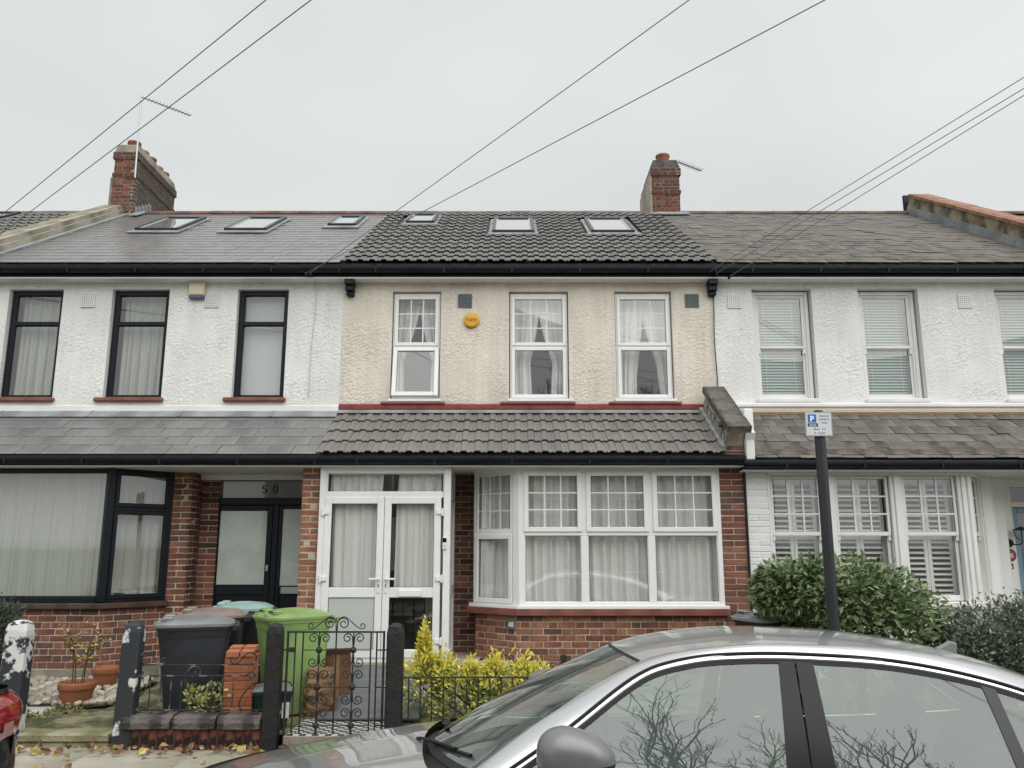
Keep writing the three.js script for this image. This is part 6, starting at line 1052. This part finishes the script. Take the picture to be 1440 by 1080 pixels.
function makeCar(name, label, group, pos, o) {
  const X0 = 0.7, t = thing(name, label, 'car', pos, group); t.rotation.x = o.tilt || 0;
  const paint = o.paint, S = (x) => x - X0;
  const mir = (p, s) => [S(p[0]), p[1], p[2] * s];
  // C1: outline of the side windows; C2: edge of windscreen, roof and rear window
  const c1 = [-0.06, 0.213, 0.57, 0.99, 1.4, 1.85, 2.3, 2.60, 2.79].map(x => { const y = CRV.top(x); return [x, y, sideW(x, y) + 0.006]; });
  const c2 = [[-0.19, 0.925, 0.725], [0.17, 1.15, 0.625], [0.60, 1.368, 0.515], [0.99, 1.437, 0.535], [1.4, 1.443, 0.545], [1.9, 1.408, 0.54], [2.38, 1.30, 0.53], [2.74, 1.13, 0.56], [3.02, 1.005, 0.60]];
  const K1 = new THREE.CatmullRomCurve3(c1.map(V3)), K2 = new THREE.CatmullRomCurve3(c2.map(V3));
  const at1 = (u) => K1.getPoint(u).toArray(), at2 = (u) => K2.getPoint(u).toArray();
  for (const s of [1, -1]) {
    P(t, 'roof_rail', grid(72, 6, (u, v) => { const a = at1(u), b = at2(u), k = Math.sin(Math.PI * v) * 0.012; return mir([lerp(a[0], b[0], v), lerp(a[1], b[1], v) + k * 1.0, lerp(a[2], b[2], v) + k * 0.9], s); }), paint);
  }
  const r0 = 2 / 8, r1 = 6 / 8;                       // roof lies between these on C2
  const roofP = (u, v) => { const b = at2(lerp(r0, r1, u)), q = 1 - v * v; return [b[0] - 0.065 * q * Math.pow(1 - u, 4) + 0.05 * q * Math.pow(u, 4), b[1] + 0.042 * q * (0.55 + 0.45 * Math.sin(Math.PI * u)), b[2] * v]; };
  P(t, 'roof', grid(40, 24, (u, v) => { const p = roofP(u, v * 2 - 1); return [S(p[0]), p[1], p[2]]; }), paint);
  const wsB = (v) => [-0.43 + 0.24 * v * v, 0.90 + 0.028 * (1 - v * v), 0.725 * v];
  const ws = (u, v, off = 0) => { const a = wsB(v), e = at2(u * r0), w = roofP(0, v), l = [lerp(a[0], w[0], u), lerp(a[1], w[1], u), lerp(a[2], w[2], u)]; const q = Math.abs(v); const ed = [e[0], e[1], e[2] * Math.sign(v)], k = Math.pow(q, 6); const bul = 0.03 * Math.sin(Math.PI * u) * (1 - k); return [lerp(l[0], ed[0], k) - bul * 0.6 - off * 0.6, lerp(l[1], ed[1], k) + bul * 0.8 + off * 0.8, lerp(l[2], ed[2], k)]; };
  P(t, 'windscreen', grid(20, 28, (u, v) => { const p = ws(u, v * 2 - 1); return [S(p[0]), p[1], p[2]]; }), o.screen);
  P(t, 'windscreen_seal', [...[-1, 1].map(s => grid(1, 40, (u, v) => { const p = ws(v, s * lerp(0.975, 1, u), 0.0025); return [S(p[0]), p[1], p[2]]; })), grid(40, 1, (u, v) => { const p = ws(lerp(0.985, 1, v), u * 2 - 1, 0.0025); return [S(p[0]), p[1], p[2]]; }), grid(40, 1, (u, v) => { const p = ws(lerp(0, 0.04, v), u * 2 - 1, 0.0025); return [S(p[0]), p[1], p[2]]; })], M.rubber);
  const blB = (v) => [3.08 - 0.06 * v * v, 1.0 + 0.02 * (1 - v * v), 0.60 * v];
  P(t, 'rear_window', grid(16, 20, (u, v) => { v = v * 2 - 1; const a = roofP(1, v), b = blB(v), e = at2(lerp(r1, 1, u)), k = Math.pow(Math.abs(v), 6), l = [lerp(a[0], b[0], u), lerp(a[1], b[1], u) + 0.02 * Math.sin(Math.PI * u), lerp(a[2], b[2], u)]; return [S(lerp(l[0], e[0], k)), lerp(l[1], e[1], k), lerp(l[2], e[2] * Math.sign(v), k)]; }), o.glass);
  // bonnet, scuttle, boot
  const hx = (v) => -0.445 + 0.10 * v * v + 0.13 * Math.pow(Math.abs(v), 10), fx = (v) => -1.88 + 0.08 * v * v + 0.08 * Math.pow(v, 6);
  P(t, 'bonnet', grid(40, 40, (u, v) => { v = v * 2 - 1; const x = lerp(fx(v), hx(v), u), w = CRV.edgeW(x) - 0.012, a = Math.abs(v), cr = 0.07 * (1 - v * v) + 0.006 * Math.exp(-Math.pow((a - 0.62) / 0.18, 2)); return [S(x), CRV.edgeY(x) + cr * (0.55 + 0.45 * u) + 0.004 - 0.05 * Math.pow(1 - u, 8), w * v]; }), paint);
  P(t, 'scuttle', grid(10, 40, (u, v) => { v = (v * 2 - 1) * 0.985; const a = wsB(v), x0 = hx(v) - 0.02; return [S(lerp(x0, a[0] + 0.015, u)), lerp(CRV.edgeY(x0) + 0.05 * (1 - v * v) - 0.022, a[1] + 0.004, u) - 0.016 * Math.sin(Math.PI * u), v * 0.735]; }), M.rubber);
  for (const s of [1, -1]) P(t, 'fender_top', grid(12, 8, (u, v) => { const x = lerp(-0.38, -0.03, u), w = CRV.edgeW(x), b = [lerp(-0.36, -0.06, u), lerp(0.885, 0.93, u), lerp(0.70, 0.79, u)]; return mir([lerp(b[0], x, v), lerp(b[1], CRV.edgeY(x), v) + 0.012 * Math.sin(Math.PI * v), lerp(b[2], w, v)], s); }), paint);
  P(t, 'boot_lid', grid(14, 28, (u, v) => { v = v * 2 - 1; const x = lerp(2.98 + 0.08 * (1 - v * v), 3.34 + 0.06 * (1 - v * v), u); return [S(x), CRV.edgeY(Math.min(x, 3.34)) + 0.045 * (1 - v * v) + 0.02 * u, CRV.edgeW(Math.min(x, 3.34)) * v]; }), paint);
  // sides in panels with shut lines
  const sideP = (x, v) => { const q = [[CRV.edgeW(x), CRV.edgeY(x)], [lerp(CRV.edgeW(x), CRV.maxW(x), 0.75), CRV.edgeY(x) - 0.035], [CRV.maxW(x) - 0.004, CRV.edgeY(x) - 0.12], [CRV.maxW(x), 0.58], [CRV.maxW(x) - 0.03, 0.36], [CRV.maxW(x) - 0.06, 0.20]]; const k = v * 5, i = Math.min(4, Math.floor(k)), f = k - i, g = (a) => q[clamp(a, 0, 5)]; const cr = (c) => { const [p0, p1, p2, p3] = [g(i - 1)[c], g(i)[c], g(i + 1)[c], g(i + 2)[c]]; return 0.5 * ((2 * p1) + (-p0 + p2) * f + (2 * p0 - 5 * p1 + 4 * p2 - p3) * f * f + (-p0 + 3 * p1 - 3 * p2 + p3) * f * f * f); }; return [x, cr(1), cr(0)]; };
  const spans = [['front_wing', -1.9, -0.085], ['front_door', -0.078, 1.262], ['rear_door', 1.270, 2.33], ['rear_wing', 2.337, 3.36]];
  for (const s of [1, -1]) for (const [n, a, b] of spans) { const d = P(t, n, grid(30, 20, (u, v) => mir(sideP(lerp(a, b, u), v), s)), paint); if (n.endsWith('door')) { const c = sideP(b - 0.16, 0.3); P(d, 'door_handle', tube([[-0.11, 0, 0], [-0.07, 0.004, 0.03], [0.07, 0.004, 0.03], [0.10, 0, 0]].map(p => mir([c[0] + p[0], c[1] + p[1], c[2] + p[2]], s)), 0.012, 16, 8), paint); } }
  P(t, 'floor_pan', B(S(-1.8), S(3.25), 0.2, 0.30, -0.8, 0.8, 0.02), M.rubber);
  P(t, 'front_bumper', grid(30, 16, (u, v) => { const a = (u - 0.5) * Math.PI, y = lerp(0.64, 0.2, v), k = 0.06 * Math.sin(Math.PI * v); return [S(-1.62 - (0.27 + k) * Math.pow(Math.cos(a), 0.6)), y, (0.74 + 0.06 * Math.sin(Math.PI * v)) * Math.sin(a)]; }), paint);
  for (const s of [1, -1]) P(t, 'headlight', xf(new THREE.SphereGeometry(1, 20, 12), { s: [0.16, 0.06, 0.13], t: [S(-1.70), 0.62, 0.56 * s] }), M.glass);
  P(t, 'grille', B(S(-1.97), S(-1.92), 0.30, 0.58, -0.35, 0.35, 0.02), M.rubber);
  P(t, 'rear_bumper', grid(30, 18, (u, v) => { const a = (u - 0.5) * Math.PI, y = lerp(0.985, 0.2, v), k = 0.05 * Math.sin(Math.PI * clamp(v * 1.4 - 0.4)) + 0.02 * Math.exp(-Math.pow((v - 0.02) / 0.05, 2)); return [S(3.16 + (0.22 + k) * Math.pow(Math.cos(a), 0.5)), y, (0.70 + 0.14 * clamp(v * 4)) * Math.sin(a)]; }), paint);
  const lampM = mat([0.30, 0.008, 0.014], 0.12, { coat: 1, coatR: 0.02 });
  for (const s of [1, -1]) {
    const l = P(t, 'tail_lamp', grid(24, 10, (u, v) => { const a = lerp(0.50, 1.52, u), y = lerp(0.955, 0.72, v) - 0.06 * (1 - u) * v * 0, k = 0.035 * Math.pow(Math.sin(Math.PI * v), 0.6); return [S(3.17 + (0.225 + k) * Math.pow(Math.cos(a), 0.5)), y, (0.745 + 0.07 * clamp(v * 3) + k * 0.6) * Math.sin(a) * s]; }), lampM);
    P(l, 'reversing_lens', grid(8, 4, (u, v) => { const a = lerp(0.62, 0.80, u), y = lerp(0.82, 0.75, v); return [S(3.215 + 0.225 * Math.pow(Math.cos(a), 0.5)), y, 0.80 * Math.sin(a) * s]; }), mat([0.42, 0.22, 0.22], 0.3, { coat: 1 }));
  }
  P(t, 'bumper_trim', [1, -1].map(s => tube([[3.30, 0.70, 0.50], [3.20, 0.66, 0.72], [3.12, 0.55, 0.82], [3.10, 0.35, 0.85]].map(p => mir(p, s)), 0.010, 20, 6)), M.chrome);
  // wheels
  for (const [x, s] of [[-1.05, 1], [-1.05, -1], [2.0 + 0.35, 1], [2.35, -1]]) {
    const wz = s * 0.80, w = P(t, 'wheel', xf(lathe([[0.20, -0.10], [0.30, -0.105], [0.325, -0.07], [0.325, 0.07], [0.30, 0.105], [0.20, 0.10]], 36), { r: [Math.PI / 2, 0, 0], t: [S(x), 0.325, wz] }), M.rubber);
    P(w, 'rim', [xf(lathe([[0, 0.06], [0.06, 0.06], [0.07, 0.04], [0.19, 0.05], [0.215, 0.09], [0.215, -0.09]], 36), { r: [s * Math.PI / 2, 0, 0], t: [S(x), 0.325, wz] })], M.alu);
    P(t, 'wheel_arch', xf(new THREE.CylinderGeometry(0.37, 0.37, 0.22, 36), { r: [Math.PI / 2, 0, 0], t: [S(x), 0.36, s * 0.815] }), M.rubber);
  }
  // side glass, pillars, trims
  const patch = (xb0, xb1, xt0, xt1, s, inset, off, nx = 24, ny = 12) => grid(nx, ny, (u, v) => { const x = lerp(lerp(xb0, xb1, u), lerp(xt0, xt1, u), v), b = CRV.belt(x) + 0.002, tp = Math.max(b + 0.0005, CRV.top(x) - inset), y = lerp(b, tp, v); return mir([x, y, sideW(x, y) + off], s); });
  for (const s of [1, -1]) {
    P(t, 'front_side_window', patch(0.02, 1.150, 0.02, 1.212, s, 0.036, 0, 40), o.glass);
    P(t, 'rear_side_window', patch(1.352, 2.128, 1.357, 2.092, s, 0.036, 0, 30), o.glass);
    P(t, 'quarter_light', patch(2.176, 2.74, 2.142, 2.74, s, 0.036, 0, 24), o.glass);
    P(t, 'centre_pillar', [patch(1.146, 1.248, 1.208, 1.277, s, 0.03, 0.006, 8, 10), patch(1.256, 1.356, 1.285, 1.361, s, 0.03, 0.006, 8, 10)], M.blackGloss);
    P(t, 'rear_pillar', patch(2.125, 2.180, 2.089, 2.146, s, 0.03, 0.004, 6, 10), mat([0.02, 0.02, 0.022], 0.35));
    const along = (dy, off, r, xa = -0.045, xb = 2.765) => tube(Array.from({ length: 34 }, (_, i) => { const x = lerp(xa, xb, i / 33), y = CRV.top(x) + dy; return mir([x, y, sideW(x, y) + off], s); }), r, 110, 8);
    const strip = (d0, d1, off, rise = 0) => grid(90, 3, (u, v) => { const x = lerp(-0.02, 2.755, u), e = 0.02, sl = (CRV.top(x + e) - CRV.top(x - e)) / (2 * e), L = Math.hypot(1, sl), d = lerp(d0, d1, v), xx = x + d * sl / L, y = CRV.top(x) - d / L; return mir([xx, y, sideW(xx, y) + off + rise * Math.sin(Math.PI * v)], s); });
    P(t, 'window_seal', [along(0.004, 0.004, 0.0065), strip(0.021, 0.040, 0.0035)], M.rubber);
    P(t, 'window_trim', [strip(0.004, 0.023, 0.005, 0.006)], M.chrome);
    P(t, 'belt_trim', [grid(80, 3, (u, v) => { const x = lerp(-0.05, 2.78, u), y = CRV.belt(x) + lerp(0.004, -0.017, v); return mir([x, y, sideW(x, CRV.belt(x)) + 0.006 + 0.008 * Math.sin(Math.PI * v) + (v > 0.5 ? 0.006 : 0)], s); })], M.chrome);
  }
  // mirrors
  for (const s of [1, -1]) {
    const mz = 1.01, my = 1.055, mx = 0.255;
    const e = (v, n) => Math.sign(v) * Math.pow(Math.abs(v), n);
    const shellP = (lon, lat) => { let x = Math.cos(lat) * Math.cos(lon), y = Math.sin(lat), z = Math.cos(lat) * Math.sin(lon); x = e(x, 0.7); y = e(y, 0.78); z = e(z, 0.85); const k = clamp((x + 0.35) / 1.35), tp = 1 - 0.42 * Math.pow(k, 1.7); return [S(mx) + x * 0.158, my + 0.112 * y * tp - 0.018 * k, (mz + z * 0.115) * s]; };
    const mm = P(t, 'door_mirror', grid(48, 20, (u, v) => shellP(u * 2 * Math.PI, lerp(-0.12 + 0.10 * Math.cos(u * 2 * Math.PI), Math.PI / 2, v)), true), o.mirror);
    P(mm, 'underside_shade', grid(48, 16, (u, v) => shellP(u * 2 * Math.PI, lerp(-Math.PI / 2, -0.125 + 0.10 * Math.cos(u * 2 * Math.PI), v)), true), M.rubber);  // underside coloured black for the dark ground and car it would mirror
    P(mm, 'indicator', xf(new THREE.SphereGeometry(1, 24, 12), { s: [0.075, 0.016, 0.10], t: [S(mx + 0.08), my - 0.055, (mz + 0.012) * s] }), M.chrome);
    P(mm, 'mirror_base', [loft([[my - 0.13, 0.26, 0.14, 4, S(mx - 0.02), (mz - 0.03) * s], [my - 0.06, 0.29, 0.20, 4, S(mx), (mz - 0.01) * s], [my - 0.035, 0.295, 0.215, 4, S(mx), mz * s]], 30)], M.rubber);
    P(mm, 'mirror_stalk', tube([[S(0.16), 0.95, 0.80 * s], [S(0.20), 0.965, 0.88 * s], [S(0.24), 0.985, 0.97 * s]], 0.035, 12, 10), M.rubber);
  }
  // wipers, fin, interior
  for (const [v0, v1, u1] of [[0.10, 0.80, 0.10], [-0.62, 0.16, 0.12]]) {
    const a = ws(0.015, v0, 0.02), n = 12, bl = []; for (let i = 0; i <= n; i++) bl.push(ws(lerp(0.02, u1, i / n), lerp(v0 - 0.02, v1, i / n), 0.009)); const w = P(t, 'wiper_arm', tube([[S(a[0] - 0.07), a[1] - 0.02, a[2] - 0.05], [S(a[0] - 0.03), a[1] + 0.012, a[2] + 0.08], ...[0.5, 0.8].map(k => { const q = ws(lerp(0.02, u1, k), lerp(v0, v1, k), 0.02); return [S(q[0]), q[1], q[2]]; })], 0.0085, 24, 8), M.rubber); P(w, 'wiper_blade', tube(bl.map(p => [S(p[0]), p[1], p[2]]), 0.008, 30, 6), M.rubber);
  }
  P(t, 'aerial_fin', (() => { const s = new THREE.Shape(); s.moveTo(-0.12, 0); s.quadraticCurveTo(-0.02, 0.02, 0.03, 0.07); s.lineTo(0.055, 0.065); s.lineTo(0.06, 0); s.lineTo(-0.12, 0); const g = new THREE.ExtrudeGeometry(s, { depth: 0.02, bevelEnabled: true, bevelSize: 0.008, bevelThickness: 0.012, bevelSegments: 3 }); g.translate(0, 0, -0.01); g.rotateZ(-0.16); g.translate(S(2.27), 1.345, 0); g.computeVertexNormals(); return g; })(), mat([0.16, 0.165, 0.17], 0.35, { coat: 0.6 }));
  const seatM = mat([0.10, 0.10, 0.095], 0.7, { bump: ['fine', 0.1, 0.002] });
  P(t, 'dashboard', [B(S(-0.2), S(0.35), 0.55, 0.90, -0.70, 0.70, 0.05), B(S(-0.30), S(0.05), 0.80, 0.895, -0.70, 0.70, 0.03)], mat([0.022, 0.022, 0.023], 0.7));
  for (const [x, z] of [[1.12, 0.36], [1.12, -0.36], [2.05, 0.36], [2.05, -0.36]]) { const st = P(t, 'seat', [xf(loft([[0, 0.14, 0.50, 5], [0.30, 0.15, 0.48, 5], [0.52, 0.12, 0.38, 4], [0.57, 0.06, 0.3, 3]], 24), { r: [0, 0, -0.28], t: [S(x), 0.55, z] }), B(S(x - 0.5), S(x + 0.02), 0.38, 0.56, z - 0.25, z + 0.25, 0.05)], seatM); P(st, 'headrest', xf(loft([[0, 0.07, 0.20, 4], [0.08, 0.10, 0.27, 4], [0.17, 0.07, 0.22, 4]], 20), { r: [0, 0, -0.2], t: [S(x + 0.17), 1.10, z] }), seatM); }
  P(t, 'steering_wheel', xf(new THREE.TorusGeometry(0.18, 0.016, 10, 32), { r: [0, Math.PI / 2 - 0.35, 0], t: [S(0.48), 0.90, -0.36] }), M.rubber);
  P(t, 'headlining', grid(20, 12, (u, v) => { const p = roofP(u, v * 2 - 1); return [S(p[0]), p[1] - 0.025, p[2]]; }), mat([0.28, 0.27, 0.25], 0.9));
  return t;
}
const silver = new THREE.MeshPhysicalMaterial({ color: new THREE.Color().setRGB(0.60, 0.605, 0.615), metalness: 0.8, roughness: 0.29, clearcoat: 1, clearcoatRoughness: 0.015, side: THREE.DoubleSide });
const darkBlue = new THREE.MeshPhysicalMaterial({ color: new THREE.Color().setRGB(0.012, 0.017, 0.026), metalness: 0.3, roughness: 0.35, clearcoat: 1, clearcoatRoughness: 0.02, side: THREE.DoubleSide });
const tint = mat([0.53, 0.67, 0.60], 0, { trans: 0.88, ior: 1.85 }), screen = mat([0.62, 0.72, 0.67], 0, { trans: 0.9, ior: 2.33 });
tint.specularColor = new THREE.Color().setRGB(0.86, 1.0, 0.93);
makeCar('parked_car', 'silver grey saloon car parked in front of the cream house', 'cars parked along the kerb', [0.7, 0, -4.5], { paint: silver, glass: tint, screen, mirror: mat([0.20, 0.20, 0.205], 0.4, { metal: 0.4, coat: 0.4, coatR: 0.2 }), tilt: -0.03 });
const far = makeCar('parked_car', 'dark car cut by the left edge, showing only its red tail lamp', 'cars parked along the kerb', [-5.97, 0, -4.5], { paint: darkBlue, glass: tint, screen, mirror: M.blackGloss, tilt: -0.03 });
far.scale.setScalar(1.12);

// ================================================================== across the road: bare trees and houses that the glass reflects
function bareTree(label, x, z, H, seed, spread = 1) {
  const f = rng(seed), t = thing('bare_tree', label, 'tree', [x, 0.1, z], 'bare street trees across the road'), br = [];
  P(t, 'trunk', tube([[0, 0, 0], [0.05, H * 0.2, 0.03], [0.0, H * 0.42, 0]], 0.15, 10, 9), mat([0.05, 0.042, 0.035], 0.95));
  const grow = (p, d, len, r, n) => { const m = p.clone().addScaledVector(d, len * 0.5).add(new THREE.Vector3(rr(-1, 1, f), rr(-0.5, 1, f), rr(-1, 1, f)).multiplyScalar(len * 0.10)), e = p.clone().addScaledVector(d, len).add(new THREE.Vector3(rr(-1, 1, f), rr(0, 1, f), rr(-1, 1, f)).multiplyScalar(len * 0.12)); const g = new THREE.TubeGeometry(new THREE.CatmullRomCurve3([p, m, e]), n > 2 ? 5 : 3, r, n > 2 ? 6 : 4); br.push(g); if (n <= 0) return; const k = n > 4 ? 3 : 2 + (f() < 0.25 ? 1 : 0); for (let i = 0; i < k; i++) { const nd = d.clone().add(new THREE.Vector3(rr(-1, 1, f) * spread, rr(-0.15, 0.7, f), rr(-1, 1, f) * spread).multiplyScalar(0.75)).normalize(); grow(e, nd, len * rr(0.55, 0.86, f), r * 0.66, n - 1); } };
  for (let i = 0; i < 4; i++) { const a = i * 1.57 + f(); grow(new THREE.Vector3(0, H * 0.40, 0), new THREE.Vector3(Math.cos(a) * 0.65 * spread, 1, Math.sin(a) * 0.65 * spread).normalize(), H * 0.18, 0.055, 6); }
  P(t, 'branches', br, mat([0.04, 0.034, 0.03], 0.95)); return t;
}
bareTree('bare branching street tree across the road, mirrored in the front window of the silver car', 2.5, 3.4, 7.2, 81, 1.15);
bareTree('smaller bare street tree across the road, mirrored in the rear window of the silver car', 4.5, 3.5, 6.7, 85, 0.8);
{
  const wallM = mat([0.27, 0.12, 0.08], 0.9, { map: ['soft', 0.7, 1, 0.5] }), roofM = mat([0.11, 0.11, 0.115], 0.7), labels = ['left brick terraced house across the road with white windows, seen only in reflections', 'middle brick terraced house across the road with white windows, seen only in reflections', 'right brick terraced house across the road with white windows, seen only in reflections'];
  let src = null;
  labels.forEach((label, i) => {
    if (src) { const c = src.clone(); c.name = numbered('facing_house'); c.userData = { ...src.userData, label }; c.position.x = -6.4 + i * 6.4; scene.add(c); return; }
    const t = thing('facing_house', label, 'house', [-6.4, 0.1, 9.5], 'houses across the road'); src = t;
    const s = new THREE.Shape(); s.moveTo(-3.2, 0); s.lineTo(3.2, 0); s.lineTo(3.2, 5.6); s.lineTo(0.2, 5.6); s.lineTo(-1.5, 7.3); s.lineTo(-3.2, 5.6); const g = new THREE.ExtrudeGeometry(s, { depth: 0.3, bevelEnabled: false }); P(t, 'wall', g, wallM);
    P(t, 'roof', [quad([-3.2, 5.5, -0.2], [3.2, 5.5, -0.2], [3.2, 8.2, 4.2], [-3.2, 8.2, 4.2]), quad([-3.2, 8.2, 4.2], [3.2, 8.2, 4.2], [3.2, 5.5, 8.6], [-3.2, 5.5, 8.6])], roofM);
    for (const [x, y, w, h] of [[-1.6, 0.9, 2.2, 1.6], [-2.2, 3.5, 0.9, 1.4], [-0.9, 3.5, 0.9, 1.4], [1.6, 3.5, 1.0, 1.4]]) { const win = P(t, 'window', rim(x - w / 2, x + w / 2, y, y + h, -0.02, 0.06, 0.08), M.upvc); P(win, 'pane', B(x - w / 2 + 0.06, x + w / 2 - 0.06, y + 0.06, y + h - 0.06, 0.0, -0.005, 0), mat([0.25, 0.27, 0.27], 0.05, { coat: 1 })); }
    P(t, 'door', B(1.1, 2.1, 0.2, 2.4, -0.04, 0.02, 0.01), mat([0.10, 0.16, 0.13], 0.4));
  });
}
renderer.render(scene, camera);
